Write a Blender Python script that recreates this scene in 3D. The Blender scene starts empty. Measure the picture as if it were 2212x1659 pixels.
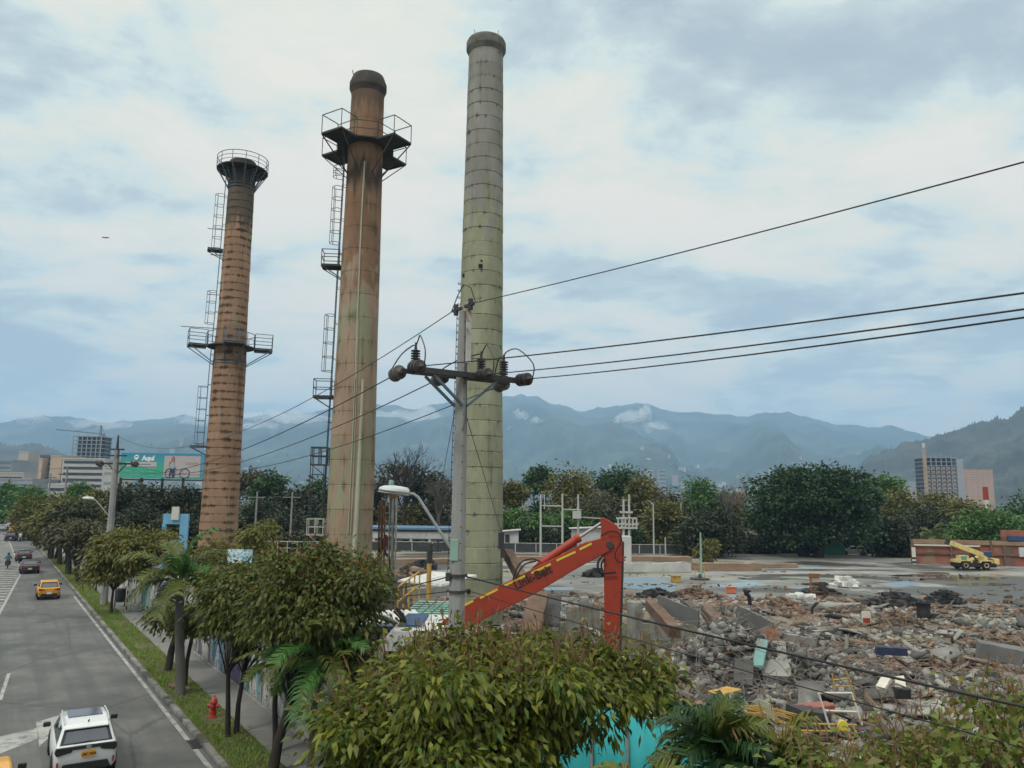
import bpy, bmesh, math, random
import numpy as np
from mathutils import Vector, Matrix, noise as mnoise
sc = bpy.context.scene
R_ = math.radians
# ------------------------------------------------------------------ camera
F, CX, CY, CH = 1661.0, 1106.0, 829.5, 7.0          # focal length / centre of a 2212 px wide view, camera height (m)
PITCH, ROLL = R_(8.5), R_(0.69)
cam_d = bpy.data.cameras.new("camera"); cam = bpy.data.objects.new("camera", cam_d)
sc.collection.objects.link(cam); sc.camera = cam
cam_d.sensor_width = 36; cam_d.lens = F / 2212 * 36; cam_d.clip_start = 0.1; cam_d.clip_end = 30000
CROT = Matrix.Rotation(math.pi / 2 + PITCH, 3, 'X') @ Matrix.Rotation(ROLL, 3, 'Z')
cam.matrix_world = Matrix.Translation((0, 0, CH)) @ CROT.to_4x4()
# ------------------------------------------------------------------ world and sun (bright overcast)
SUN_EL, SUN_AZ = R_(50), R_(215)                       # azimuth clockwise from +Y: behind the viewer, to the left
wd = bpy.data.worlds.new("World"); sc.world = wd; wd.use_nodes = True
sl = bpy.data.lights.new("sun", 'SUN'); so = bpy.data.objects.new("sun", sl); sc.collection.objects.link(so)
sl.energy = 1.5; sl.angle = R_(11); sl.color = (1.0, 0.95, 0.88)
sdir = Vector((math.sin(SUN_AZ) * math.cos(SUN_EL), math.cos(SUN_AZ) * math.cos(SUN_EL), math.sin(SUN_EL)))
so.rotation_euler = (-sdir).to_track_quat('-Z', 'Y').to_euler(); so.location = sdir * 60
sc.view_settings.view_transform = 'Standard'; sc.view_settings.look = 'None'
sc.view_settings.exposure = 0.2; sc.view_settings.gamma = 1.0; sc.view_settings.use_curve_mapping = False
try:
    sc.cycles.volume_bounces = 2; sc.cycles.max_bounces = 6; sc.cycles.transparent_max_bounces = 8
    sc.cycles.use_denoising = True
except Exception: pass

# ------------------------------------------------------------------ node helpers
def nd(nt, t, **kw):
    n = nt.nodes.new(t)
    for k, v in kw.items():
        if k.startswith('i_'):
            key = k[2:]; key = int(key) if key.isdigit() else key.replace('_', ' ')
            s = n.inputs[key]
            if hasattr(v, 'is_output') or isinstance(v, bpy.types.NodeSocket): nt.links.new(v, s)
            else: s.default_value = v
        else: setattr(n, k, v)
    return n
def ma(nt, op, a, b=0.0, c=None, clamp=False):
    n = nt.nodes.new('ShaderNodeMath'); n.operation = op; n.use_clamp = clamp
    for i, v in enumerate((a, b, c)):
        if v is None: continue
        if isinstance(v, bpy.types.NodeSocket): nt.links.new(v, n.inputs[i])
        else: n.inputs[i].default_value = v
    return n.outputs[0]
def ramp(nt, fac, stops, interp='LINEAR'):
    n = nt.nodes.new('ShaderNodeValToRGB'); cr = n.color_ramp; cr.interpolation = interp
    while len(cr.elements) < len(stops): cr.elements.new(0.5)
    for e, (p, c) in zip(cr.elements, stops):
        e.position = p; e.color = (c[0], c[1], c[2], 1) if not isinstance(c, (int, float)) else (c, c, c, 1)
    nt.links.new(fac, n.inputs[0]); return n.outputs[0]
def mix(nt, fac, a, b, bt='MIX'):
    n = nt.nodes.new('ShaderNodeMix'); n.data_type = 'RGBA'; n.blend_type = bt
    for s, v in ((n.inputs[0], fac), (n.inputs[6], a), (n.inputs[7], b)):
        if isinstance(v, bpy.types.NodeSocket): nt.links.new(v, s)
        elif isinstance(v, (int, float)): s.default_value = v
        else: s.default_value = (v[0], v[1], v[2], 1)
    return n.outputs[2]
def noise(nt, vec, scale, detail=4, rough=0.55, dist=0.0):
    n = nt.nodes.new('ShaderNodeTexNoise'); n.inputs['Scale'].default_value = scale
    n.inputs['Detail'].default_value = detail; n.inputs['Roughness'].default_value = rough
    n.inputs['Distortion'].default_value = dist
    if vec is not None: nt.links.new(vec, n.inputs['Vector'])
    return n.outputs['Fac']
def mapping(nt, vec, scale=(1, 1, 1), loc=(0, 0, 0), rot=(0, 0, 0)):
    n = nt.nodes.new('ShaderNodeMapping'); nt.links.new(vec, n.inputs[0])
    n.inputs['Scale'].default_value = scale; n.inputs['Location'].default_value = loc; n.inputs['Rotation'].default_value = rot
    return n.outputs[0]
def sep(nt, v):
    n = nt.nodes.new('ShaderNodeSeparateXYZ'); nt.links.new(v, n.inputs[0]); return n.outputs
def comb(nt, x, y, z):
    n = nt.nodes.new('ShaderNodeCombineXYZ')
    for s, v in zip(n.inputs, (x, y, z)):
        if isinstance(v, bpy.types.NodeSocket): nt.links.new(v, s)
        else: s.default_value = v
    return n.outputs[0]

# the sky: physical sky seen through gaps of a bright broken cloud deck (cloud colours are divided by the 0.1 strength)
nt = wd.node_tree; nt.nodes.clear()
wo = nd(nt, 'ShaderNodeOutputWorld'); bg = nd(nt, 'ShaderNodeBackground'); bg.inputs['Strength'].default_value = 0.1
nt.links.new(bg.outputs[0], wo.inputs[0])
sky = nd(nt, 'ShaderNodeTexSky', sky_type='NISHITA', sun_disc=False, sun_elevation=SUN_EL, sun_rotation=SUN_AZ)
tc = nd(nt, 'ShaderNodeTexCoord'); sx = sep(nt, tc.outputs['Generated'])
zz = ma(nt, 'MAXIMUM', sx[2], 0.0); den = ma(nt, 'ADD', zz, 0.17)
P = comb(nt, ma(nt, 'DIVIDE', sx[0], den), ma(nt, 'DIVIDE', sx[1], den), 0.0)
n1 = noise(nt, mapping(nt, P, (0.95, 1.0, 1), (2.3, 4.6, 0), (0, 0, R_(-20))), 1.0, 8, 0.55, 0.25)
n2 = noise(nt, mapping(nt, P, (1.7, 2.0, 1), (7.7, 1.2, 0), (0, 0, R_(-28))), 1.4, 8, 0.6, 0.3)
n3 = noise(nt, mapping(nt, P, (4.0, 6.0, 1), (2.7, 9.2, 0)), 1.0, 6, 0.6, 0.5)
cf = ma(nt, 'ADD', ma(nt, 'ADD', ma(nt, 'MULTIPLY', n1, 0.55), ma(nt, 'MULTIPLY', n2, 0.35)), ma(nt, 'MULTIPLY', n3, 0.10))
cc = ramp(nt, cf, [(0.42, (4.5, 5.2, 5.5)), (0.456, (5.4, 6.2, 6.2)), (0.480, (6.6, 7.4, 6.9)), (0.504, (7.7, 7.7, 6.6)), (0.55, (8.6, 8.0, 6.9))])
lowf = ramp(nt, sx[2], [(0.0, 0.45), (0.2, 0.0)])
cc = mix(nt, lowf, cc, (6.2, 6.4, 6.0))
zen = ramp(nt, zz, [(0.62, 0.0), (0.95, 1.0)])         # an overcast deck is brightest overhead
vm = nt.nodes.new('ShaderNodeVectorMath'); vm.operation = 'SCALE'; nt.links.new(cc, vm.inputs[0]); nt.links.new(ma(nt, 'ADD', 1.0, ma(nt, 'MULTIPLY', zen, 1.6)), vm.inputs['Scale']); cc = vm.outputs[0]
gap = ramp(nt, cf, [(0.36, 0.78), (0.44, 0.97)])
lp = mix(nt, gap, sky.outputs[0], cc)
nt.links.new(lp, bg.inputs['Color'])

# ------------------------------------------------------------------ geometry from the view
def ray(px, py): return CROT @ Vector(((px - CX) / F, -(py - CY) / F, -1.0))
def G(px, py, z=0.0):
    d = ray(px, py); t = (z - CH) / d.z; return Vector((d.x * t, d.y * t, z))
def at(px, py, Y):
    d = ray(px, py); t = Y / d.y; return Vector((d.x * t, Y, CH + d.z * t))
DR, NR = Vector((-0.555, 0.832, 0)), Vector((0.832, 0.555, 0))     # along the road (away), across it (to the right)
def RD(s, l, z=0.0): return DR * s + NR * l + Vector((0, 0, z))
ROADROT = math.atan2(-DR.x, DR.y)                        # turns local +Y into DR
def project(p):
    q = CROT.transposed() @ (Vector(p) - Vector((0, 0, CH))); return CX - F * q.x / q.z, CY + F * q.y / q.z
def road_s(px, l, z=0.0):                                # distance along the road at which lane l shows at column px
    lo, hi = 8.0, 400.0
    for _ in range(50):
        m = (lo + hi) / 2
        if project(RD(m, l, z))[0] > px: lo = m
        else: hi = m
    return (lo + hi) / 2

# ------------------------------------------------------------------ object helpers
def link(o): sc.collection.objects.link(o); return o
def tag(o, label=None, cat=None, group=None, kind=None):
    for k, v in (('label', label), ('category', cat), ('group', group), ('kind', kind)):
        if v: o[k] = v
    return o
def thing(name, label, cat, loc=(0, 0, 0), rz=0.0, group=None):
    o = link(bpy.data.objects.new(name, None)); o.location = loc; o.rotation_euler = (0, 0, rz)
    o.empty_display_size = 0.3
    return tag(o, label, cat, group)
def npmesh(name, V, Q, mat=None, smooth=False):
    V = np.asarray(V, np.float32).reshape(-1, 3); Q = np.asarray(Q, np.int32); k = Q.shape[1]
    me = bpy.data.meshes.new(name); me.vertices.add(len(V)); me.vertices.foreach_set('co', V.ravel())
    me.loops.add(Q.size); me.loops.foreach_set('vertex_index', Q.ravel())
    me.polygons.add(len(Q)); me.polygons.foreach_set('loop_start', np.arange(0, Q.size, k, dtype=np.int32))
    me.update(calc_edges=True); me.validate()
    if smooth: me.polygons.foreach_set('use_smooth', np.ones(len(Q), bool))
    if mat: me.materials.append(mat)
    return me
def npobj(name, V, Q, mat, parent=None, smooth=False):
    o = link(bpy.data.objects.new(name, npmesh(name, V, Q, mat, smooth)))
    if parent: o.parent = parent
    return o
class MB:
    def __init__(s): s.v = []; s.f = []
    def add(s, vs, fs):
        b = len(s.v); s.v += [tuple(v) for v in vs]; s.f += [tuple(b + i for i in f) for f in fs]; return s
    def box(s, c, d, rot=None):
        x, y, z = d[0] / 2, d[1] / 2, d[2] / 2
        vs = [Vector(p) for p in ((-x, -y, -z), (x, -y, -z), (x, y, -z), (-x, y, -z), (-x, -y, z), (x, -y, z), (x, y, z), (-x, y, z))]
        if rot is not None:
            m = rot if isinstance(rot, Matrix) else Matrix.Rotation(rot, 3, 'Z'); vs = [m @ v for v in vs]
        c = Vector(c)
        return s.add([v + c for v in vs], [(3, 2, 1, 0), (4, 5, 6, 7), (0, 1, 5, 4), (1, 2, 6, 5), (2, 3, 7, 6), (3, 0, 4, 7)])
    def bar(s, a, b, w, h=None, up=(0, 0, 1)):          # rectangular bar from a to b
        a, b = Vector(a), Vector(b); d = b - a; L = d.length
        if L < 1e-6: return s
        d.normalize(); u = Vector(up)
        if abs(d.dot(u)) > 0.98: u = Vector((0, 1, 0))
        x = d.cross(u).normalized(); u = x.cross(d)
        return s.box((a + b) / 2, (w, L, h or w), Matrix((x, d, u)).transposed())
    def tube(s, pts, r, n=8, cap=True):
        pts = [Vector(p) for p in pts]; rs = r if isinstance(r, (list, tuple)) else [r] * len(pts)
        vs = []; N = len(pts); px = None
        for i, p in enumerate(pts):
            d = (pts[min(i + 1, N - 1)] - pts[max(i - 1, 0)]).normalized()
            if px is None:
                px = d.cross(Vector((0, 0, 1)));
                if px.length < 0.05: px = d.cross(Vector((0, 1, 0)))
            px = (px - d * px.dot(d)).normalized(); py = d.cross(px)
            vs += [p + (px * math.cos(2 * math.pi * k / n) + py * math.sin(2 * math.pi * k / n)) * rs[i] for k in range(n)]
        fs = [(i * n + k, i * n + (k + 1) % n, (i + 1) * n + (k + 1) % n, (i + 1) * n + k) for i in range(N - 1) for k in range(n)]
        if cap: fs += [tuple(range(n - 1, -1, -1)), tuple(range((N - 1) * n, N * n))]
        return s.add(vs, fs)
    def lathe(s, prof, n=24, c=(0, 0, 0), capb=True, capt=True, axis=None):
        c = Vector(c); vs = []
        for r, z in prof:
            for k in range(n):
                v = Vector((r * math.cos(2 * math.pi * k / n), r * math.sin(2 * math.pi * k / n), z))
                if axis is not None: v = axis @ v
                vs.append(c + v)
        N = len(prof)
        fs = [(i * n + k, i * n + (k + 1) % n, (i + 1) * n + (k + 1) % n, (i + 1) * n + k) for i in range(N - 1) for k in range(n)]
        if capb: fs.append(tuple(range(n - 1, -1, -1)))
        if capt: fs.append(tuple(range((N - 1) * n, N * n)))
        return s.add(vs, fs)
    def ring(s, R, z, r, n=32, m=6, c=(0, 0, 0), a0=0.0, a1=2 * math.pi):
        closed = abs(a1 - a0 - 2 * math.pi) < 1e-6; N = n if closed else n + 1; vs = []
        for i in range(N):
            a = a0 + (a1 - a0) * i / n
            for k in range(m):
                b = 2 * math.pi * k / m; q = R + r * math.cos(b)
                vs.append((c[0] + q * math.cos(a), c[1] + q * math.sin(a), c[2] + z + r * math.sin(b)))
        fs = [((i % N) * m + k, ((i + 1) % N) * m + k, ((i + 1) % N) * m + (k + 1) % m, (i % N) * m + (k + 1) % m) for i in range(n) for k in range(m)]
        return s.add(vs, fs)
    def prism(s, poly, z0, z1, m=None):                   # polygon in xy extruded in z, then matrix m
        n = len(poly); vs = [Vector((x, y, z0)) for x, y in poly] + [Vector((x, y, z1)) for x, y in poly]
        if m is not None: vs = [m @ v for v in vs]
        return s.add(vs, [tuple(range(n - 1, -1, -1)), tuple(range(n, 2 * n))] + [(i, (i + 1) % n, n + (i + 1) % n, n + i) for i in range(n)])
    def loft(s, secs):
        n = len(secs[0]); vs = [p for q in secs for p in q]
        fs = [(i * n + k, i * n + (k + 1) % n, (i + 1) * n + (k + 1) % n, (i + 1) * n + k) for i in range(len(secs) - 1) for k in range(n)]
        fs += [tuple(range(n - 1, -1, -1)), tuple(range((len(secs) - 1) * n, len(secs) * n))]
        return s.add(vs, fs)
    def quad(s, a, b, c, d): return s.add([a, b, c, d], [(0, 1, 2, 3)])
    def build(s, name, mat, parent=None, smooth=None, bevel=0.0, kind=None, loc=None, rz=None):
        me = bpy.data.meshes.new(name); me.from_pydata([tuple(v) for v in s.v], [], s.f); me.update()
        bm = bmesh.new(); bm.from_mesh(me); bmesh.ops.recalc_face_normals(bm, faces=bm.faces); bm.to_mesh(me); bm.free()
        if mat: me.materials.append(mat)
        if smooth:
            me.polygons.foreach_set('use_smooth', np.ones(len(me.polygons), bool)); me.set_sharp_from_angle(angle=R_(smooth))
        o = link(bpy.data.objects.new(name, me))
        if parent: o.parent = parent
        if bevel:
            b = o.modifiers.new('bevel', 'BEVEL'); b.width = bevel; b.segments = 2; b.limit_method = 'ANGLE'; b.angle_limit = R_(40)
        if kind: o['kind'] = kind
        if loc is not None: o.location = loc
        if rz is not None: o.rotation_euler = (0, 0, rz)
        return o
def smoothpts(P, k=6):
    P = [Vector(p) for p in P]; Q = []
    for i in range(len(P) - 1):
        p0, p1, p2, p3 = P[max(0, i - 1)], P[i], P[i + 1], P[min(len(P) - 1, i + 2)]
        for j in range(k):
            t = j / k; Q.append(0.5 * (2 * p1 + (p2 - p0) * t + (2 * p0 - 5 * p1 + 4 * p2 - p3) * t * t + (3 * p1 - p0 - 3 * p2 + p3) * t ** 3))
    return Q + [P[-1]]
def kids(o): return [c for c in bpy.data.objects if c.parent == o]
def dup(root, loc, rz, label=None, cat=None, group=None, tree=None):
    def cp(o, par):
        c = o.copy(); link(c)
        if par is not None: c.parent = par
        for k in kids(o): cp(k, c)
        return c
    r = cp(root, None); r.location = loc; r.rotation_euler = (0, 0, rz); return tag(r, label, cat, group)
def text(name, s, size, mat, parent, m, extrude=0.004, bold=0.0, align='CENTER'):
    cu = bpy.data.curves.new(name, 'FONT'); cu.body = s; cu.size = size; cu.extrude = extrude; cu.offset = bold
    cu.align_x = align; cu.align_y = 'CENTER'; t = link(bpy.data.objects.new(name, cu))
    dg = bpy.context.evaluated_depsgraph_get(); me = bpy.data.meshes.new_from_object(t.evaluated_get(dg))
    bpy.data.objects.remove(t); me.name = name; me.transform(m if len(m) == 4 else m.to_4x4())
    me.materials.clear(); me.materials.append(mat)
    o = link(bpy.data.objects.new(name, me)); o.parent = parent; return o

# ------------------------------------------------------------------ materials
MATS = {}
def mat(name, cols, scale=2.0, rough=0.8, bump=0.15, bscale=None, metal=0.0, coord='Object', stretch=(1, 1, 1), spots=None, island=0.0, detail=5, spec=0.4, lo=0.3, hi=0.7):
    m = bpy.data.materials.new(name); m.use_nodes = True; nt = m.node_tree; b = nt.nodes['Principled BSDF']
    t = nd(nt, 'ShaderNodeTexCoord'); v = t.outputs[coord] if coord != 'Position' else nd(nt, 'ShaderNodeNewGeometry').outputs['Position']
    v = mapping(nt, v, stretch)
    n = noise(nt, v, scale, detail, 0.6)
    if island:
        g = nd(nt, 'ShaderNodeNewGeometry')
        n = ma(nt, 'ADD', ma(nt, 'MULTIPLY', n, 1 - island), ma(nt, 'MULTIPLY', g.outputs['Random Per Island'], island))
        lo, hi = lo - 0.12 * island, hi + 0.2 * island
    st = [(lo + (hi - lo) * i / max(1, len(cols) - 1), c) for i, c in enumerate(cols)]
    c = ramp(nt, n, st)
    if spots:
        sp_col, sp_scale, a0, a1 = spots
        c = mix(nt, ramp(nt, noise(nt, v, sp_scale, 6, 0.65, 0.4), [(a0, 0.0), (a1, 1.0)]), sp_col, c)
    nt.links.new(c, b.inputs['Base Color']); b.inputs['Roughness'].default_value = rough; b.inputs['Metallic'].default_value = metal
    b.inputs['Specular IOR Level'].default_value = spec
    if bump:
        bp = nd(nt, 'ShaderNodeBump'); bp.inputs['Strength'].default_value = bump; bp.inputs['Distance'].default_value = 0.05
        nt.links.new(noise(nt, v, bscale or scale * 6, 4), bp.inputs['Height']); nt.links.new(bp.outputs[0], b.inputs['Normal'])
    MATS[name] = m; return m
def leafmat(name, cols, trans=0.25, rough=0.5):
    m = bpy.data.materials.new(name); m.use_nodes = True; nt = m.node_tree; b = nt.nodes['Principled BSDF']; out = nt.nodes['Material Output']
    g = nd(nt, 'ShaderNodeNewGeometry'); n = noise(nt, g.outputs['Position'], 0.9, 3)
    f = ma(nt, 'ADD', ma(nt, 'MULTIPLY', g.outputs['Random Per Island'], 0.62), ma(nt, 'MULTIPLY', ma(nt, 'SUBTRACT', n, 0.22), 0.68))
    c = ramp(nt, f, [(0.05 + 0.9 * i / max(1, len(cols) - 1), q) for i, q in enumerate(cols)])
    nt.links.new(c, b.inputs['Base Color']); b.inputs['Roughness'].default_value = rough; b.inputs['Specular IOR Level'].default_value = 0.35
    tr = nd(nt, 'ShaderNodeBsdfTranslucent'); nt.links.new(c, tr.inputs[0])
    mx = nd(nt, 'ShaderNodeMixShader'); mx.inputs[0].default_value = trans
    nt.links.new(b.outputs[0], mx.inputs[1]); nt.links.new(tr.outputs[0], mx.inputs[2]); nt.links.new(mx.outputs[0], out.inputs[0])
    MATS[name] = m; return m
def flat(name, c, rough=0.6, metal=0.0, spec=0.4):
    d = tuple(x * 0.82 for x in c); return mat(name, [d, c], 3.0, rough, 0.0, metal=metal, spec=spec)
def glass(name, c=(0.02, 0.03, 0.04)):
    m = mat(name, [c, tuple(x * 1.3 for x in c)], 1.0, 0.06, 0.0, spec=0.6); return m
# ================================================================== SETTING
def fbm(x, y, o=4, s=0.0):
    v, a, f = 0.0, 1.0, 1.0
    for i in range(o):
        v += a * mnoise.noise((x * f + s, y * f - s * 1.7, s * 0.37 + i * 3.1)); a *= 0.5; f *= 2.03
    return v
def sst(a, b, x):
    t = max(0.0, min(1.0, (x - a) / (b - a))); return t * t * (3 - 2 * t)
GR = mat('soil', [(0.045, 0.045, 0.025), (0.075, 0.07, 0.04)], 0.05, 0.95, 0.2, coord='Object')
MB().quad((-6000, -150, -0.06), (6000, -150, -0.06), (6000, 7000, -0.06), (-6000, 7000, -0.06)).build('ground', GR, kind='structure')

def strip(name, l0, l1, s0, s1, z, m, kind='structure', n=1):
    b = MB()
    for i in range(n):
        a, c = s0 + (s1 - s0) * i / n, s0 + (s1 - s0) * (i + 1) / n
        b.quad(RD(a, l0, z), RD(a, l1, z), RD(c, l1, z), RD(c, l0, z))
    return b.build(name, m, kind=kind)
m_asph = mat('asphalt', [(0.085, 0.088, 0.084), (0.118, 0.118, 0.114), (0.15, 0.148, 0.142)], 0.5, 0.85, 0.3, 45, coord='Object', detail=10, spots=((0.075, 0.085, 0.078), 0.16, 0.40, 0.47), lo=.36, hi=.64)
_nt = m_asph.node_tree; _b = _nt.nodes['Principled BSDF']; _c = _b.inputs['Base Color'].links[0].from_socket; _v = nd(_nt, 'ShaderNodeNewGeometry').outputs['Position']
_tr = noise(_nt, mapping(_nt, _v, (1.1, 0.05, 1), rot=(0, 0, 0)), 1.0, 4, .6)                         # wheel tracks run along the road
_rv = nd(_nt, 'ShaderNodeVectorRotate', rotation_type='Z_AXIS'); _nt.links.new(_v, _rv.inputs['Vector']); _rv.inputs['Angle'].default_value = -math.atan2(0.555, 0.832)
_tr = noise(_nt, mapping(_nt, _rv.outputs[0], (1.3, 0.04, 1)), 1.0, 5, .6)
_c = mix(_nt, ramp(_nt, _tr, [(.40, .55), (.54, 0.0)]), _c, (.078, .08, .078))
_vo = nd(_nt, 'ShaderNodeTexVoronoi', feature='DISTANCE_TO_EDGE'); _nt.links.new(mapping(_nt, _rv.outputs[0], (.22, .09, 1)), _vo.inputs['Vector']); _vo.inputs['Scale'].default_value = 1.0
_ck = ma(_nt, 'LESS_THAN', ma(_nt, 'ADD', _vo.outputs[0], ma(_nt, 'MULTIPLY', noise(_nt, _v, 3.0, 5, .7), .05)), .032)
_c = mix(_nt, ma(_nt, 'MULTIPLY', _ck, .45), _c, (.05, .05, .05)); _nt.links.new(_c, _b.inputs['Base Color'])
m_conc = mat('pavement', [(0.15, 0.15, 0.14), (0.22, 0.215, 0.20)], 0.8, 0.9, 0.3, 20, detail=7, spots=((0.09, 0.09, 0.08), 1.1, 0.34, 0.42))
m_kerb = mat('kerb', [(0.13, 0.13, 0.115), (0.24, 0.235, 0.21)], 1.5, 0.9, 0.3, 14, spots=((0.06, 0.06, 0.045), 0.8, 0.40, 0.52))
m_paint = mat('road_paint', [(0.26, 0.26, 0.25), (0.40, 0.40, 0.38)], 1.2, 0.75, 0.1, 20, spots=((0.15, 0.15, 0.145), 2.2, 0.38, 0.50))
m_earth = mat('verge_soil', [(0.07, 0.06, 0.035), (0.13, 0.12, 0.06)], 1.5, 0.95, 0.5, 9)
KL, VL0, VL1, WL = 5.55, 5.72, 6.9, 8.05                  # lanes: kerb, verge, wall
S0, S1 = -30, 420
strip('road', -9.5, KL, S0, S1, 0.0, m_asph, n=45)
b = MB()                                                  # kerb: blocks 1 m long with a worn top
for i in range(0, 150):
    s = 4 + i * 1.0; h = 0.125 + 0.012 * random.Random(i).random()
    b.box(RD(s, KL + 0.085, h / 2), (0.17, 0.985, h), ROADROT)
b.build('kerb', m_kerb, kind='structure', bevel=0.015)
strip('verge', VL0, VL1, 2, 110, 0.10, m_earth, n=20)
strip('pavement', VL1, WL + 0.2, 2, 160, 0.13, m_conc, n=20)
strip('edge_line', KL - 0.26, KL - 0.13, 6, 62, 0.004, m_paint, n=14)
# far pavement and the verge on the other side of the road
strip('far_pavement', -13.5, -9.5, S0, S1, 0.12, m_conc, n=20)
# hatched area between the lanes: edge lines and bars that narrow to a point
hx = [G(0, 1322), G(47, 1235), G(12, 1152)]               # nose of the hatch and its edges
b = MB()
def line(b, p, q, w, z=0.006):
    p, q = Vector(p), Vector(q); d = (q - p).normalized(); n = Vector((d.y, -d.x, 0)) * w / 2; o = Vector((0, 0, z))
    b.quad(p - n + o, p + n + o, q + n + o, q - n + o)
def lane_l(p): return p.dot(NR)
def lane_s(p): return p.dot(DR)
A, B2, C2 = hx
line(b, A + (A - B2) * 0.6, B2, 0.16); line(b, B2, C2, 0.16)
sA, sB, sC = lane_s(A), lane_s(B2), lane_s(C2); lA, lB, lC = lane_l(A), lane_l(B2), lane_l(C2)
s = sA - 6
while s < sC - 3:
    l = lA + (lB - lA) * (s - sA) / (sB - sA) if s < sB else lB + (lC - lB) * (s - sB) / (sC - sB)
    p = RD(s, l - 0.12); q = RD(s + 1.4, -6.5)
    line(b, p, q, 0.62, 0.010); s += 1.75
b.build('hatch_marking', m_paint, kind='structure')
b = MB(); line(b, G(0, 1513), G(19, 1455), 0.12, 0.004); line(b, G(-60, 1760), G(-25, 1620), 0.12, 0.004)
b.build('dashed_line', m_paint, kind='structure')
# lane arrow bending right
q = [(0, 1607), (79, 1559), (79, 1554), (158, 1536), (103, 1590), (82, 1577), (20, 1612), (0, 1640)]
b = MB(); b.add([G(x, y, 0.005) for x, y in [(-40, 1612), (0, 1591), (80, 1572), (84, 1595), (0, 1628), (-40, 1650)]], [(0, 1, 4, 5), (1, 2, 3, 4)])
b.add([G(x, y, 0.005) for x, y in [(78, 1560), (160, 1535), (112, 1588), (85, 1612)]], [(0, 1, 2, 3)])
b.build('arrow_marking', m_paint, kind='structure')

# grass of the verge: blades as small bent faces
def blades(name, n, samp, h, w, m, seed, kind='stuff', label=None, cat=None):
    rg = np.random.default_rng(seed); p = samp(rg, n); a = rg.uniform(0, 2 * np.pi, n); hh = h * rg.uniform(0.4, 1.2, n)
    ln = rg.normal(0, 0.5, (n, 2)) * hh[:, None]; d = np.stack([np.cos(a), np.sin(a), 0 * a], 1) * (w * rg.uniform(0.5, 1.3, n))[:, None]
    top = p + np.stack([ln[:, 0], ln[:, 1], hh], 1)
    V = np.stack([p - d, p + d, top + d * 0.25, top - d * 0.25], 1).reshape(-1, 3)
    o = npobj(name, V, np.arange(4 * n).reshape(-1, 4), m); return tag(o, label, cat, kind=kind)
m_grass = leafmat('grass', [(0.09, 0.11, 0.02), (0.19, 0.22, 0.04), (0.15, 0.30, 0.05), (0.28, 0.26, 0.07)], 0.25, 0.7)
def vs(rg, n):
    s = 10 + 95 * rg.random(n) ** 1.7; l = VL0 + 0.05 + (VL1 - VL0 - 0.02) * rg.beta(1.1, 1.1, n)
    k = np.sin(s * 0.9) + np.sin(s * 2.3 + 1) + rg.normal(0, 0.9, n)
    l = np.where(k < -1.0, VL0 + 0.06 + 0.25 * rg.random(n), l)
    return np.stack([DR.x * s + NR.x * l, DR.y * s + NR.y * l, 0 * s + 0.09], 1)
blades('verge_grass', 42000, vs, 0.10, 0.016, m_grass, 3, label='patchy short green grass covering the roadside verge', cat='grass')

# ------------------------------------------------------------------ the demolition site
def hsite(x, y):
    l = x * NR.x + y * NR.y
    m = sst(WL + 0.7, WL + 3.5, l)
    far = 1 - sst(50, 56, y + 1.5 * mnoise.noise((x * 0.2, 0, 0)))
    h = (0.16 + 0.26 * fbm(x * 0.16, y * 0.16, 4, 2.0) + 0.13 * fbm(x * 0.7, y * 0.7, 3, 5.0)) * far
    h += 1.7 * math.exp(-((x - 8.9) / 2.8) ** 2) * sst(29.6, 31.0, y) * (1 - sst(31.6, 35.5, y)) * (1 + .35 * fbm(x * .9, y * .9, 3, 4.0))
    h += 0.25 * math.exp(-((x - 14) / 4.0) ** 2 - ((y - 24) / 2.5) ** 2) + 0.3 * math.exp(-((x - 24) / 5.0) ** 2 - ((y - 36) / 3.0) ** 2)
    h -= 1.5 * sst(1.0, 2.5, x) * (1 - sst(9.0, 11.5, x)) * sst(37, 39, y) * (1 - sst(45.2, 46.2, y))
    return h * m
m_site = mat('site_ground', [(0.10, 0.085, 0.065), (0.18, 0.155, 0.125), (0.24, 0.23, 0.20)], 0.5, 0.95, 0.6, 7, spots=((0.13, 0.08, 0.05), 0.35, 0.38, 0.52), detail=8)
NX, NY = 190, 150; xs = np.linspace(-26, 62, NX); ys = np.linspace(8, 62, NY)
V = []
for yy in ys:
    for xx in xs:
        l = xx * NR.x + yy * NR.y
        V.append((xx, yy, hsite(xx, yy) if l > WL + 0.6 else -0.045))
Q = [(j * NX + i, j * NX + i + 1, (j + 1) * NX + i + 1, (j + 1) * NX + i) for j in range(NY - 1) for i in range(NX - 1)
     if xs[i + 1] * NR.x + ys[j + 1] * NR.y > WL + 0.6]
npobj('site_ground', V, Q, m_site, smooth=True)['kind'] = 'structure'
# the old factory floor: bare slab with damp streaks, puddles and paint remains
m_slab = bpy.data.materials.new('slab'); m_slab.use_nodes = True; nt = m_slab.node_tree; bs = nt.nodes['Principled BSDF']
pv = nd(nt, 'ShaderNodeNewGeometry').outputs['Position']
c = ramp(nt, noise(nt, mapping(nt, pv, (0.10, 0.16, 1)), 1.0, 9, 0.72), [(0.36, (0.085, 0.082, 0.075)), (0.48, (0.17, 0.166, 0.158)), (0.62, (0.29, 0.285, 0.27))])
c = mix(nt, ramp(nt, noise(nt, mapping(nt, pv, (0.045, 0.075, 1), (3, 7, 0)), 1.0, 6, 0.6), [(0.54, 0.0), (0.62, 0.75)]), c, (0.20, 0.205, 0.13))
c = mix(nt, ramp(nt, noise(nt, mapping(nt, pv, (0.08, 0.12, 1), (13, 1, 0)), 1.0, 5, 0.6), [(0.62, 0.0), (0.67, 0.8)]), c, (0.21, 0.33, 0.40))
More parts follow.
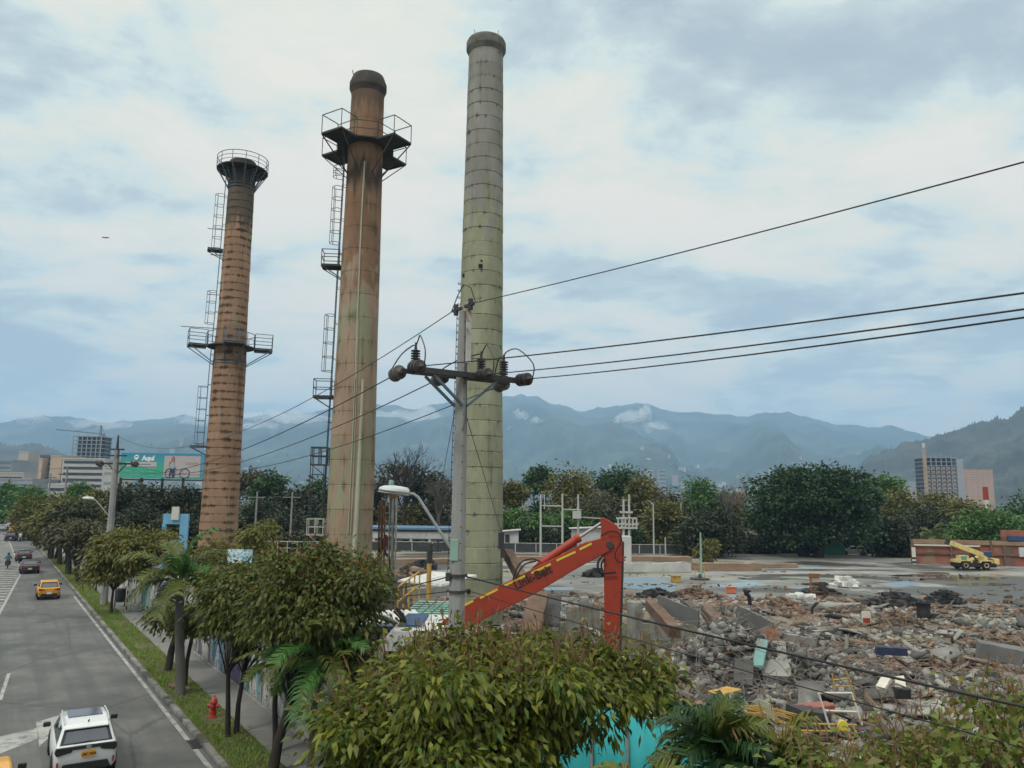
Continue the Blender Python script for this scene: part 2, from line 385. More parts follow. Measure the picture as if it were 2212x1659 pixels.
c = mix(nt, ramp(nt, noise(nt, mapping(nt, pv, (0.09, 0.13, 1), (1, 31, 0)), 1.0, 5, 0.6), [(0.62, 0.0), (0.70, 0.7)]), c, (0.24, 0.13, 0.07))
wet = ramp(nt, noise(nt, mapping(nt, pv, (0.06, 0.12, 1), (21, 5, 0)), 1.0, 6, 0.62, 0.5), [(0.50, 0.0), (0.55, 1.0)])
c = mix(nt, wet, c, (0.045, 0.044, 0.036))
nt.links.new(c, bs.inputs['Base Color']); nt.links.new(ma(nt, 'SUBTRACT', 0.85, ma(nt, 'MULTIPLY', wet, 0.45)), bs.inputs['Roughness'])
rg = random.Random(4); front = []
x = -20.0
while x < 125:
    l_ok = True; front.append((x, 52.5 + 2.6 * fbm(x * 0.12, 0, 3, 9.0) + rg.uniform(-0.5, 0.5))); x += rg.uniform(0.6, 1.8)
b = MB()
for (x0, y0), (x1, y1) in zip(front, front[1:]):
    xl = lambda y: (WL + 0.9 - y * NR.y) / NR.x
    b.quad((x0, y0, 0.16), (x1, y1, 0.16), (x1, 62, 0.16), (x0, 62, 0.16)); b.quad((x0, y0, -0.3), (x1, y1, -0.3), (x1, y1, 0.16), (x0, y0, 0.16))
for k in range(8):
    y0, y1 = 62 + k * 6.5, 62 + (k + 1) * 6.5
    b.quad((xl(y0) if xl(y0) > -40 else -40, y0, 0.16), (125, y0, 0.16), (125, y1, 0.16), (xl(y1) if xl(y1) > -60 else -60, y1, 0.16))
b.build('factory_floor', m_slab, kind='structure')
m_blue = mat('floor_paint', [(0.11, 0.19, 0.27), (0.17, 0.25, 0.31)], 0.6, 0.8, 0.1, stretch=(0.4, 1, 1), spots=((0.22, 0.22, 0.21), 0.5, 0.42, 0.52))
b = MB()
for poly in ([(1338, 1247), (1405, 1246), (1462, 1257), (1455, 1281), (1336, 1268)], [(1570, 1284), (1632, 1283), (1600, 1292), (1570, 1290)],
             [(1895, 1260), (1960, 1255), (1990, 1262), (1930, 1270)], [(1168, 1269), (1240, 1268), (1235, 1275), (1170, 1275)]):
    b.add([G(px, py, 0.166) for px, py in poly], [tuple(range(len(poly)))])
b.build('painted_floor', m_blue, kind='structure')
m_water = mat('puddle', [(0.035, 0.035, 0.028), (0.06, 0.055, 0.04)], 0.4, 0.12, 0.02, 3, spec=0.5)
b = MB(); r2 = random.Random(8)
for cx, cy, w, h in ((2080, 1250, 95, 5), (1990, 1243, 70, 3), (2120, 1262, 70, 3), (1770, 1262, 50, 3), (1930, 1283, 45, 3), (2020, 1238, 40, 2)):
    n = 18; pts = []
    for k in range(n):
        a = 2 * math.pi * k / n; q = 0.75 + 0.4 * r2.random(); pts.append(G(cx + w * math.cos(a) * q, cy - h * math.sin(a) * q, 0.172))
    b.add(pts, [tuple(range(n - 1, -1, -1))])
b.build('puddle', m_water, kind='structure')

# ------------------------------------------------------------------ hills
def hillmat(name, cols, sc_):
    return mat(name, cols, sc_, 0.95, 0.0, coord='Object', detail=9, lo=0.35, hi=0.65)
def ridge(name, prof, R0, foot, m, seed, rough=0.03, back=0.6, rows=36, step=7, treeline=0.0):
    """a hill whose skyline follows prof (view columns, rows), ridge at distance R0, foot at distance foot"""
    def yat(px):
        for (a, ya), (c, yc) in zip(prof, prof[1:]):
            if a <= px <= c:
                t = (px - a) / (c - a); return ya + (yc - ya) * (t * t * (3 - 2 * t) * 0.5 + t * 0.5)
        return prof[0][1] if px < prof[0][0] else prof[-1][1]
    V = []; cols = []; rg = random.Random(seed)
    px = prof[0][0]
    while px <= prof[-1][0]:
        cols.append(px); px += step
    for j in range(rows + 9):
        for px in cols:
            d = ray(px, yat(px)); hl = math.hypot(d.x, d.y); dx, dy = d.x / hl, d.y / hl
            H = CH + R0 * d.z / hl
            if j <= rows:
                t = j / rows; r = foot + (R0 - foot) * t; az = math.atan2(dx, dy)
                sp = 1.5 * fbm(az * 9 + 0.6 * t, t * 1.6, 5, seed)
                z = H * (t ** 1.35) * (1 + 0.9 * sp * (1 - t) * min(1, t * 3)) + H * rough * fbm(az * 60, t * 9, 4, seed + 7) * min(1, t * 4)
                z = min(z, CH + (H - CH) * r / R0 * (0.6 + 0.4 * t)) if t < 0.97 else z
                if j == rows and treeline: z += rg.random() ** 3 * treeline
            else:
                k = (j - rows) / 8; r = R0 * (1 + back * k); z = H * (1 - k) - 10 * k
            V.append((dx * r, dy * r, z if j else -3))
    n = len(cols)
    Q = [(j * n + i, j * n + i + 1, (j + 1) * n + i + 1, (j + 1) * n + i) for j in range(rows + 8) for i in range(n - 1)]
    o = npobj(name, V, Q, m, smooth=True); o['kind'] = 'structure'; return V, n
m_far = hillmat('far_forest', [(0.012, 0.026, 0.028), (0.03, 0.052, 0.045), (0.07, 0.095, 0.075)], 0.004)
m_near = hillmat('near_forest', [(0.016, 0.022, 0.02), (0.032, 0.04, 0.034), (0.06, 0.066, 0.052)], 0.012)
FARP = [(-420, 960), (-200, 930), (0, 913), (45, 905), (130, 897), (170, 906), (225, 914), (270, 911), (330, 905), (400, 897), (470, 905), (540, 900), (640, 893), (740, 880), (820, 872), (852, 874), (885, 886), (930, 878),
        (985, 862), (1060, 866), (1090, 858), (1120, 852), (1160, 857), (1195, 870), (1225, 879), (1265, 887), (1300, 881), (1335, 874), (1365, 870), (1400, 876), (1440, 887), (1490, 893), (1545, 890), (1580, 898), (1610, 902), (1650, 893),
        (1700, 888), (1735, 897), (1765, 906), (1810, 917), (1850, 916), (1890, 922), (1920, 919), (1960, 933), (2010, 944), (2120, 950), (2400, 940), (2700, 960)]
FARV, FARN = ridge('mountain_ridge', FARP, 5200, 1500, m_far, 11, back=0.35, step=6)
ridge('wooded_hill', [(1790, 1062), (1830, 1040), (1880, 985), (1930, 968), (1960, 956), (2010, 946), (2040, 936), (2090, 921), (2125, 912), (2160, 905), (2212, 886), (2300, 850), (2450, 815), (2650, 800)], 1900, 900, m_near, 23, rough=0.05, step=1.6, treeline=7)
ridge('low_hill', [(-420, 950), (-150, 955), (0, 961), (20, 964), (40, 966), (60, 961), (75, 963), (110, 968), (130, 978), (160, 995), (210, 1020), (260, 1050)], 2300, 1200, m_near, 31, rough=0.05, step=2.0, treeline=7)
# the far town: pale specks of buildings on the lower slopes
rg = random.Random(77); b = MB()
rows_ = 36
for i in range(900):
    px_i = rg.randrange(60, FARN - 1); j = min(26, int(abs(rg.gauss(0, 6.5)))); p = Vector(FARV[j * FARN + px_i]); p2 = Vector(FARV[(j + 1) * FARN + px_i])
    p = p.lerp(p2, rg.random()); p.x += rg.uniform(-20, 20); h = rg.uniform(4, 9) if rg.random() < 0.93 else rg.uniform(14, 30)
    b.box((p.x, p.y, max(0, p.z) + h / 2 - 3), (rg.uniform(6, 15), rg.uniform(6, 12), h + 6), rg.uniform(-0.6, 0.6))
m_town = mat('town', [(0.16, 0.13, 0.12), (0.28, 0.26, 0.25), (0.45, 0.44, 0.43)], 0.02, 0.9, 0, island=0.9)
tag(b.build('distant_town', m_town), 'pale far-off town spread along the foot of the blue mountains', 'town', kind='stuff')
# ================================================================== CHIMNEYS
def chimmat(name, c1, c2, jh, stains, dark_z=None, green=None, blocks=False, upper=None, joint=0.55, jw=0.05, pale=None, h0=0.0):
    m = bpy.data.materials.new(name); m.use_nodes = True; nt = m.node_tree; b = nt.nodes['Principled BSDF']
    ob = nd(nt, 'ShaderNodeTexCoord').outputs['Object']; x, y, z = sep(nt, ob)
    th = ma(nt, 'ARCTAN2', x, ma(nt, 'MULTIPLY', y, -1.0)); u = ma(nt, 'MULTIPLY', th, 1.6)     # 0 faces the road side
    cz = comb(nt, u, z, 0.0)
    n = noise(nt, mapping(nt, cz, (0.55, 0.22, 1)), 1.0, 8, 0.65)
    c = ramp(nt, n, [(0.32, c1), (0.68, c2)])
    if green:
        gcol, glo, ghi, gs = green
        c = mix(nt, ramp(nt, noise(nt, mapping(nt, cz, (gs, gs * 0.35, 1), (5, 9, 0)), 1.0, 5, 0.6), [(glo, 0.0), (ghi, 0.85)]), c, gcol)
    if upper:                                             # another coat above a ragged line
        uz, uc1, uc2 = upper
        lim = ma(nt, 'ADD', z, ma(nt, 'MULTIPLY', ma(nt, 'SUBTRACT', noise(nt, mapping(nt, cz, (0.9, 0.45, 1), (3, 3, 0)), 1.0, 5), 0.5), 15.0))
        f = ma(nt, 'MULTIPLY', ma(nt, 'SUBTRACT', lim, uz - 0.8), 0.62, clamp=True)
        c = mix(nt, f, c, ramp(nt, n, [(0.32, uc1), (0.68, uc2)]))
    zj = ma(nt, 'DIVIDE', ma(nt, 'ADD', z, h0), jh); fr = ma(nt, 'FRACT', zj); row = ma(nt, 'FLOOR', zj)
    if blocks:
        bu = ma(nt, 'ADD', ma(nt, 'DIVIDE', u, 0.95), ma(nt, 'MULTIPLY', ma(nt, 'FRACT', ma(nt, 'MULTIPLY', row, 0.5)), 1.0))
        wn = nd(nt, 'ShaderNodeTexWhiteNoise', noise_dimensions='2D'); nt.links.new(comb(nt, ma(nt, 'FLOOR', bu), row, 0.0), wn.inputs['Vector'])
        c = mix(nt, ma(nt, 'MULTIPLY', wn.outputs['Value'], 0.34), c, tuple(q * 0.72 for q in c1))
        vj = ma(nt, 'LESS_THAN', ma(nt, 'FRACT', bu), 0.025)
    wr = nd(nt, 'ShaderNodeTexWhiteNoise', noise_dimensions='1D'); nt.links.new(row, wr.inputs['W'])
    c = mix(nt, ma(nt, 'MULTIPLY', wr.outputs['Value'], 0.28), c, tuple(q * 0.70 for q in c1))
    # stains: dark growth that hangs on the joints, and streaks running down from them
    for (col, lo, hi, su, szz, pw) in stains:
        s1 = noise(nt, mapping(nt, cz, (su, szz, 1), (pw * 3.3, 1.7, 0)), 1.0, 6, 0.68, 0.3)
        w = ma(nt, 'POWER', ma(nt, 'ABSOLUTE', ma(nt, 'SUBTRACT', ma(nt, 'MULTIPLY', fr, 2.0), 1.0)), 1.3)
        s1 = ma(nt, 'ADD', s1, ma(nt, 'MULTIPLY', ma(nt, 'SUBTRACT', w, 0.45), pw))
        c = mix(nt, ramp(nt, s1, [(lo, 0.0), (hi, 0.9)]), c, col)
    if pale:
        c = mix(nt, ramp(nt, noise(nt, mapping(nt, cz, (1.6, 0.12, 1), (2, 4, 0)), 1.0, 4, 0.6), [(0.60, 0.0), (0.72, 0.55)]), c, pale)
    if dark_z:
        for (z0, z1, dcol, amt) in dark_z:                # darker bands with ragged edges
            zn = ma(nt, 'ADD', z, ma(nt, 'MULTIPLY', ma(nt, 'SUBTRACT', noise(nt, mapping(nt, cz, (1.7, 0.3, 1)), 1.0, 5), 0.5), 5.0))
            f = ma(nt, 'MULTIPLY', ma(nt, 'MULTIPLY', ma(nt, 'SUBTRACT', zn, z0), 0.8, clamp=True), ma(nt, 'MULTIPLY', ma(nt, 'SUBTRACT', z1, zn), 0.8, clamp=True))
            c = mix(nt, ma(nt, 'MULTIPLY', f, amt), c, dcol)
    # the joint itself is recessed and dirty, of uneven depth
    jn = ma(nt, 'LESS_THAN', fr, ma(nt, 'MULTIPLY', ma(nt, 'SUBTRACT', noise(nt, mapping(nt, cz, (1.4, 0.9, 1)), 1.0, 5, 0.75), 0.40), 7 * jw))
    if blocks: jn = ma(nt, 'MAXIMUM', jn, ma(nt, 'MULTIPLY', vj, 0.12))
    c = mix(nt, ma(nt, 'MULTIPLY', jn, joint), c, tuple(q * 0.30 for q in c1))
    nt.links.new(c, b.inputs['Base Color']); b.inputs['Roughness'].default_value = 0.95; b.inputs['Specular IOR Level'].default_value = 0.2
    bp = nd(nt, 'ShaderNodeBump'); bp.inputs['Strength'].default_value = 0.5; bp.inputs['Distance'].default_value = 0.06
    h = ma(nt, 'SUBTRACT', ma(nt, 'MULTIPLY', noise(nt, ob, 3.2, 8, 0.7), 1.0), ma(nt, 'MULTIPLY', jn, 0.8))
    nt.links.new(h, bp.inputs['Height']); nt.links.new(bp.outputs[0], b.inputs['Normal']); return m
m_steel = mat('painted_steel', [(0.07, 0.11, 0.14), (0.12, 0.16, 0.19)], 3, 0.6, 0.1, spots=((0.10, 0.06, 0.04), 5, 0.36, 0.46))
m_dark = mat('dark_steel', [(0.022, 0.024, 0.026), (0.05, 0.05, 0.052)], 3, 0.65, 0.1, spots=((0.07, 0.045, 0.03), 4, 0.34, 0.46))
m_deck = mat('deck_steel', [(0.03, 0.032, 0.03), (0.06, 0.058, 0.05)], 2, 0.8, 0.1)
m_wsteel = mat('pale_steel', [(0.34, 0.34, 0.31), (0.50, 0.49, 0.45)], 3, 0.6, 0.1, spots=((0.22, 0.13, 0.08), 4, 0.36, 0.44))
m_soot = mat('sooty_concrete', [(0.035, 0.03, 0.026), (0.075, 0.065, 0.055)], 1.5, 0.95, 0.4, 8)

def E(xl, xr, y, Y):                                      # centre x, radius, height read off two edges
    p, q = at(xl, y, Y), at(xr, y, Y); c = (p + q) / 2; return c.x, (q.x - p.x) / 2 * math.cos(math.atan2(c.x, Y)), c.z
def profile(samples, Y):
    ss = sorted((E(*s, Y) for s in samples), key=lambda q: q[2]); return sum(q[0] for q in ss) / len(ss), [(q[1], q[2]) for q in ss]
def rad(prof, z):
    if z <= prof[0][1]:
        (r0, z0), (r1, z1) = prof[0], prof[-1]; return r0 + (r1 - r0) / (z1 - z0) * (z - z0)
    for (r0, z0), (r1, z1) in zip(prof, prof[1:]):
        if z <= z1: return r0 + (r1 - r0) * (z - z0) / (z1 - z0)
    return prof[-1][0]
def shaft_mesh(prof, ztop, jh, lip, seed, n=56, h0=0.0):
    rg = random.Random(seed); P = []; z = -0.3; zs = []; k = 0
    P.append((rad(prof, 0) + 0.0, -0.3)); zj = jh - (h0 % jh)
    while zj < ztop - 0.05:
        d = rg.uniform(-0.3, 1) * lip
        P += [(rad(prof, zj - jh + 0.06) + d, zj - jh + 0.06), (rad(prof, zj - 0.03) + d, zj - 0.03), (rad(prof, zj) - lip * 0.8, zj), (rad(prof, zj + .03) - lip * .8, zj + 0.03)] if zj - jh > 0 else [(rad(prof, zj - 0.03), zj - 0.03)]
        zj += jh
    P = sorted({round(q[1], 3): q for q in P}.values(), key=lambda q: q[1])
    P.append((rad(prof, ztop), ztop)); return MB().lathe(P, n, capt=True)
def pol(r, a, z): return Vector((r * math.sin(a), -r * math.cos(a), z))        # a = 0 faces the viewer, positive to the right
def box_balcony(t, a, r0, r1, w, z, h, names=('balcony',), m=None, down=1.6, deckm=None, rails=2, rs=None):
    """a square steel balcony sticking out at angle a: deck, posts, rails, struts to the wall; railing is a sub-part"""
    m = m or m_steel; u = Vector((math.sin(a), -math.cos(a), 0)); v = Vector((u.y, -u.x, 0)); Z = Vector((0, 0, 1))
    b = MB(); b.box(u * (r0 + r1) / 2 + Z * z, (w, r1 - r0, 0.07), Matrix((v, u, Z)).transposed())
    o = b.build(names[0], deckm or m_deck, t)
    b = MB()
    for sgn in (-1, 1):
        b.bar(u * r1 + v * sgn * w / 2 + Z * (z - 0.08), u * ((rs or r0) - 0.08) + v * sgn * w * 0.28 + Z * (z - down), 0.06)
        b.bar(u * r1 + v * sgn * w / 2 + Z * (z - 0.08), u * r0 + v * sgn * w / 2 + Z * (z - 0.08), 0.07)
    b.bar(u * r1 - v * w / 2 + Z * (z - 0.08), u * r1 + v * w / 2 + Z * (z - 0.08), 0.07)
    b.build('strut', m, o)
    b = MB(); cs = [u * (r0 + 0.05) - v * w / 2, u * r1 - v * w / 2, u * r1 + v * w / 2, u * (r0 + 0.05) + v * w / 2]
    for c in cs: b.bar(c + Z * z, c + Z * (z + h), 0.05)
    for k in range(rails):
        hh = h * (1 - k * 0.5)
        for p, q in zip(cs, cs[1:]): b.bar(p + Z * (z + hh), q + Z * (z + hh), 0.045)
    b.build('railing', m, o); return o
def ladder(t, a, prof, z0, z1, cage=(), m=None, off=0.22, w=0.42, cr=0.40):
    m = m or m_steel; b = MB(); n = max(2, int((z1 - z0) / 2)); u = Vector((math.sin(a), -math.cos(a), 0)); v = Vector((u.y, -u.x, 0))
    q = lambda z, s, o=0: u * (rad(prof, z) + off + o) + v * s + Vector((0, 0, z))
    for s in (-w / 2, w / 2): b.tube([q(z0 + (z1 - z0) * k / n, s) for k in range(n + 1)], 0.03, 5)
    z = z0 + 0.15
    while z < z1: b.bar(q(z, -w / 2), q(z, w / 2), 0.028); z += 0.34
    z = z0
    while z < z1: b.bar(q(z, -w / 2), q(z, -w / 2, -off), 0.03); b.bar(q(z, w / 2), q(z, w / 2, -off), 0.03); z += 2.4
    o = b.build('ladder', m, t)
    for (c0, c1) in cage:
        b = MB(); k = 0; z = c0; nn = max(2, round((c1 - c0) / 0.85)); pts = {}
        for k in range(nn + 1):
            z = c0 + (c1 - c0) * k / nn
            hoop = [q(z, -w / 2)] + [q(z, -cr * math.cos(f), cr * 1.7 * math.sin(f)) for f in (0.35, 0.8, 1.2, math.pi / 2, math.pi - 1.2, math.pi - 0.8, math.pi - 0.35)] + [q(z, w / 2)]
            b.tube(hoop, 0.022, 5)
            for i in (2, 4, 6): pts.setdefault(i, []).append(hoop[i])
        for i in pts: b.tube(pts[i], 0.02, 5)
        b.build('ladder_cage', m, o)
    return o

# ---- the short chimney with a round gallery on top
Y1 = 60.0
cx1, P1 = profile([(432.7, 515, 1117), (446.7, 522, 942), (458.3, 531.3, 796), (470.7, 535.7, 687.5), (484.8, 544.2, 518.8), (493.5, 550.3, 412)], Y1)
t1 = thing('chimney', 'short brown ringed chimney stack with a round railed gallery at its very top', 'chimney', (cx1, Y1, 0), math.atan2(-cx1, Y1))
zt1 = at(525, 398, Y1).z; JH1 = (at(471, 942, Y1).z - at(471, 1117, Y1).z) / 10.0
m_c1 = chimmat('brown_rings', (0.24, 0.145, 0.09), (0.385, 0.25, 0.165), JH1,
               [((0.045, 0.028, 0.018), 0.55, 0.64, 0.85, 0.35, 0.20), ((0.095, 0.06, 0.038), 0.53, 0.68, 0.9, 0.10, 0.10)],
               dark_z=[(zt1 - 4.4, zt1 + 2, (0.07, 0.065, 0.055), 0.8), (at(0, 800, Y1).z + 7.0 - 7.0, at(0, 745, Y1).z, (0.06, 0.05, 0.04), 0.75)],
               green=((0.22, 0.22, 0.15), 0.60, 0.70, 0.5), pale=(0.33, 0.33, 0.30))
shaft_mesh(P1, zt1, JH1, 0.018, 1).build('shaft', m_c1, t1, smooth=9)
zc0 = at(525, 400, Y1).z; ztop1 = at(525, 338, Y1 - 1.2).z; rt1 = E(500.3, 554, 345, Y1)[1]
MB().lathe([(rad(P1, zt1) + .03, zt1 - 0.25), (rad(P1, zt1) + 0.05, zt1 + .1), (rt1, zt1 + 0.4), (rt1, ztop1 - 0.5), (rt1 + 0.06, ztop1 - .45), (rt1 + 0.06, ztop1), (rt1 - 0.35, ztop1), (rt1 - .35, ztop1 - 1.2)], 40).build('rim', m_soot, t1, smooth=35)
zd1 = at(525, 372, Y1).z; Rg = E(470, 582, 372, Y1)[1]
b = MB(); b.lathe([(rt1 + 0.02, zd1), (Rg, zd1), (Rg, zd1 + 0.09), (rt1 + .02, zd1 + 0.09)], 40, capb=False, capt=False)
g1 = b.build('gallery', m_deck, t1)
b = MB(); b.ring(Rg, zd1 + 1.05, 0.03, 40); b.ring(Rg, zd1 + 0.70, 0.022, 40); b.ring(Rg, zd1 + 0.38, 0.022, 40)
for k in range(12):
    a = 2 * math.pi * k / 12 + 0.1; b.bar(pol(Rg, a, zd1), pol(Rg, a, zd1 + 1.05), 0.05)
b.build('railing', m_steel, g1)
b = MB()
for k in range(12):
    a = 2 * math.pi * k / 12 + 0.1
    b.bar(pol(Rg - .05, a, zd1), pol(rad(P1, zd1 - 1.5) + 0.02, a, zd1 - 1.55), 0.07); b.bar(pol(Rg - .05, a, zd1 - .04), pol(rt1, a, zd1 - .04), 0.07)
    b.bar(pol((Rg + rt1) / 2, a, zd1), pol(rad(P1, zd1 - .9), a, zd1 - 1.2), 0.05)
b.ring(rad(P1, zd1 - 1.5) + 0.04, zd1 - 1.5, 0.05, 40); b.ring(rad(P1, zd1 - 1.5) + 0.04, zd1 - 1.25, 0.04, 40)
b.build('bracket', m_steel, g1)
zm = at(500, 752, Y1).z; rm = rad(P1, zm); R2 = E(454, 548, 752, Y1)[1] * 1.12
b = MB(); b.lathe([(rm, zm), (R2, zm), (R2, zm + 0.08), (rm, zm + 0.08)], 32, capb=False, capt=False)
g = b.build('walkway', m_deck, t1)
b = MB(); b.ring(R2, zm + 1.1, 0.03, 40); b.ring(R2, zm + 0.6, 0.022, 40); b.ring(rm + 0.04, zm - 1.35, 0.05, 40); b.ring(rm + 0.04, zm - 1.1, 0.04, 40)
for k in range(12): b.bar(pol(R2, k * math.pi / 6 + .2, zm), pol(R2, k * math.pi / 6 + .2, zm + 1.1), 0.045)
b.build('railing', m_steel, g)
Ro = E(408, 590, 752, Y1)[1]
for a in (0.08, math.pi / 2 - 0.02, math.pi, -math.pi / 2 + 0.12):
    box_balcony(t1, a, R2 - 0.05, Ro, 1.5, zm, 1.15, down=1.45, rs=rm)
AL = -math.pi / 2 + 0.05
zz_ = lambda y, Y=Y1, x=450: at(x, y, Y).z
ladder(t1, AL, P1, zz_(965), zm - 0.2, cage=[(zz_(960), zz_(838))])
ladder(t1, AL, P1, zm + 0.4, zd1 - 0.2, cage=[(zz_(703), zz_(634)), (zz_(542), zz_(427))])
for yy in (545, 965): box_balcony(t1, AL, rad(P1, zz_(yy)) + 0.02, rad(P1, zz_(yy)) + 1.15, 0.8, zz_(yy), 0.02, names=('rest_platform',), down=0.7, rails=1)
b = MB()
for yy, L in ((500, 1.3), (555, 0.9), (640, 0.9), (712, 2.6)):
    z = zz_(yy); b.bar(pol(rad(P1, z), AL, z), pol(rad(P1, z) + L, AL - .1, z), 0.05)
b.build('bracket_arm', m_steel, t1)

# ---- the middle chimney with the four-armed platform
Y2 = 50.0
cx2, P2 = profile([(699, 801, 1204), (712.4, 809.9, 979.5), (728.2, 816.6, 754.7), (736, 821, 616), (744, 824, 480), (751.3, 826.9, 322.5), (755.6, 828.8, 291), (759.7, 830.7, 188)], Y2)
t2 = thing('chimney', 'middle brown chimney stack with square balconies near its top and a white pipe', 'chimney', (cx2, Y2, 0), math.atan2(-cx2, Y2))
zt2 = at(797, 185, Y2).z; JH2 = (at(0, 979.5, Y2).z - at(0, 1204, Y2).z) / 4.25 * 2 / 2
m_c2 = chimmat('brown_concrete', (0.26, 0.178, 0.125), (0.42, 0.31, 0.23), JH2,
               [((0.06, 0.04, 0.026), 0.55, 0.72, 2.6, 0.10, 0.08), ((0.09, 0.085, 0.045), 0.56, 0.68, 0.6, 0.16, 0.08)],
               dark_z=[(at(0, 425, Y2).z, at(0, 335, Y2).z, (0.045, 0.04, 0.035), 0.88), (zt2 - 2.6, zt2 + 3, (0.06, 0.055, 0.05), 0.6)],
               upper=(at(0, 590, Y2).z, (0.17, 0.095, 0.055), (0.30, 0.18, 0.11)), green=((0.27, 0.28, 0.18), 0.48, 0.55, 0.55), joint=0.34, jw=0.02, pale=(0.28, 0.27, 0.22))
shaft_mesh(P2, zt2, JH2, 0.010, 2).build('shaft', m_c2, t2, smooth=9)
rr = E(755.6, 836.3, 190, Y2)[1]; rt2 = E(763.5, 832.5, 160, Y2)[1]; zr = at(797, 186, Y2).z; ztop2 = at(797, 141, Y2 - 1.6).z
MB().lathe([(rad(P2, zr) + 0.02, zr - 0.75), (rr - 0.12, zr - 0.6), (rr, zr - 0.35), (rr, zr + 0.05), (rr - .1, zr + 0.3), (rt2 + 0.05, zr + 0.42), (rt2, zr + 0.5), (rt2 + .03, ztop2 - 0.2), (rt2 - 0.03, ztop2), (rt2 - 0.4, ztop2), (rt2 - .4, ztop2 - 1)], 44).build('rim', m_soot, t2, smooth=22)
zp = at(790, 322, Y2).z; rp = rad(P2, zp); Rw = rp + 0.75
b = MB(); b.prism([(Rw * 1.06 * math.cos(math.pi / 8 + k * math.pi / 4), Rw * 1.06 * math.sin(math.pi / 8 + k * math.pi / 4)) for k in range(8)], zp, zp + 0.08)
g = b.build('platform', m_deck, t2)
b = MB(); oc = [pol(Rw * 1.06, math.pi / 8 + k * math.pi / 4, zp) for k in range(9)]
for p, q in zip(oc, oc[1:]):
    for h in (1.15, 0.6): b.bar(p + Vector((0, 0, h)), q + Vector((0, 0, h)), 0.04)
    b.bar(p, p + Vector((0, 0, 1.15)), 0.05)
b.build('railing', m_dark, g)
Rb = 3.12
for a in (math.pi / 4, -math.pi / 4, 3 * math.pi / 4, -3 * math.pi / 4):
    box_balcony(t2, a + 0.03, Rw * 0.93, Rb + 0.15, 1.75, zp, 1.25, down=2.1, m=m_dark, rails=1, rs=rp)
AL2 = -math.pi / 2 - 0.12
z2 = lambda y: at(735, y, Y2).z
ladder(t2, AL2, P2, z2(855), zp, cage=[(z2(803), z2(682)), (z2(527), z2(407)), (z2(385), z2(362))], m=m_dark)
ladder(t2, AL2, P2, z2(1240), z2(860), m=m_dark)
for yt, yb, wd_ in ((545, 577, 1.15), (822, 858, 1.15)):
    z = z2(yb); box_balcony(t2, AL2, rad(P2, z) + 0.02, rad(P2, z) + 1.25, 1.0, z, z2(yt) - z2(yb), names=('rest_balcony',), m=m_dark, down=0.9)
# caged landings low on the ladder
for yt, yb, mm in ((968, 1005, m_dark), (1121, 1155, m_wsteel)):
    z0, z1 = z2(yb), z2(yt); r = rad(P2, z0) + 0.03; u = Vector((math.sin(AL2), -math.cos(AL2), 0)); v = Vector((u.y, -u.x, 0)); b = MB()
    Z = Vector((0, 0, 1))
    for s in (-0.55, 0.0, 0.55):
        for e in (0.1, 0.6, 1.1): b.bar(u * (r + e) + v * s + Z * z0, u * (r + e) + v * s + Z * z1, 0.055)
    for z in (z0, (z0 + z1) / 2, z1):
        for s in (-0.55, 0.55): b.bar(u * r + v * s + Z * z, u * (r + 1.1) + v * s + Z * z, 0.06)
        b.bar(u * (r + 1.1) - v * .55 + Z * z, u * (r + 1.1) + v * .55 + Z * z, 0.06)
    b.bar(u * r + Z * (z0 - 0.9), u * (r + 1.1) + Z * z0, 0.05)
    b.build('ladder_landing', mm, t2)
b = MB(); u = Vector((math.sin(AL2), -math.cos(AL2), 0)); v = Vector((u.y, -u.x, 0))   # lattice tower that carries the low ladder
rL = rad(P2, 4) + 0.25
for s in (-.45, .45):
    for e in (0.0, 0.85): b.bar(u * (rL + e) + v * s, u * (rL + e) + v * s + Vector((0, 0, z2(1005))), 0.05)
z = 0.4
while z < z2(1008):
    for s in (-.45, .45): b.bar(u * rL + v * s + Vector((0, 0, z)), u * (rL + .85) + v * s + Vector((0, 0, z)), 0.035)
    b.bar(u * (rL + .85) - v * .45 + Vector((0, 0, z)), u * (rL + .85) + v * .45 + Vector((0, 0, z)), 0.035); z += 0.8
b.build('ladder_tower', m_dark, t2)
m_wpipe = mat('white_pipe', [(0.27, 0.28, 0.20), (0.42, 0.42, 0.32)], 2, 0.8, 0.1, stretch=(1, 1, 0.2))
def facepipe(name, pts, rs, m):                           # a pipe that follows the front of the stack
    V = []
    for px, py in pts:
        z = at(px, py, Y2).z; r = rad(P2, z)
        best = min((abs(project(t2.matrix_basis @ pol(r + 0.04, a / 100, z))[0] - px), a / 100) for a in range(-140, 141)); V.append(pol(r + 0.04, best[1], z))
    MB().tube(V, rs, 8).build(name, m, t2, smooth=50)
facepipe('downpipe', [(788, 365), (781, 480), (776, 600), (771, 720), (768, 826)], 0.055, m_wpipe)
facepipe('conduit', [(767, 826), (762, 940), (757, 1050), (752, 1150)], 0.035, m_wpipe)
facepipe('conduit', [(774, 700), (768, 900), (762, 1060), (757, 1150)], 0.03, m_wpipe)
facepipe('downpipe', [(784, 826), (779, 930), (773, 1060), (766, 1180), (760, 1300)], [0.09, 0.11, 0.14, 0.16, 0.18], m_wpipe)
MB().tube([pol(rt2 - .1, -1.2, ztop2 - 0.6), pol(rt2 + .1, -1.2, ztop2 + 0.2)], 0.03, 6).build('lightning_rod', m_dark, t2)

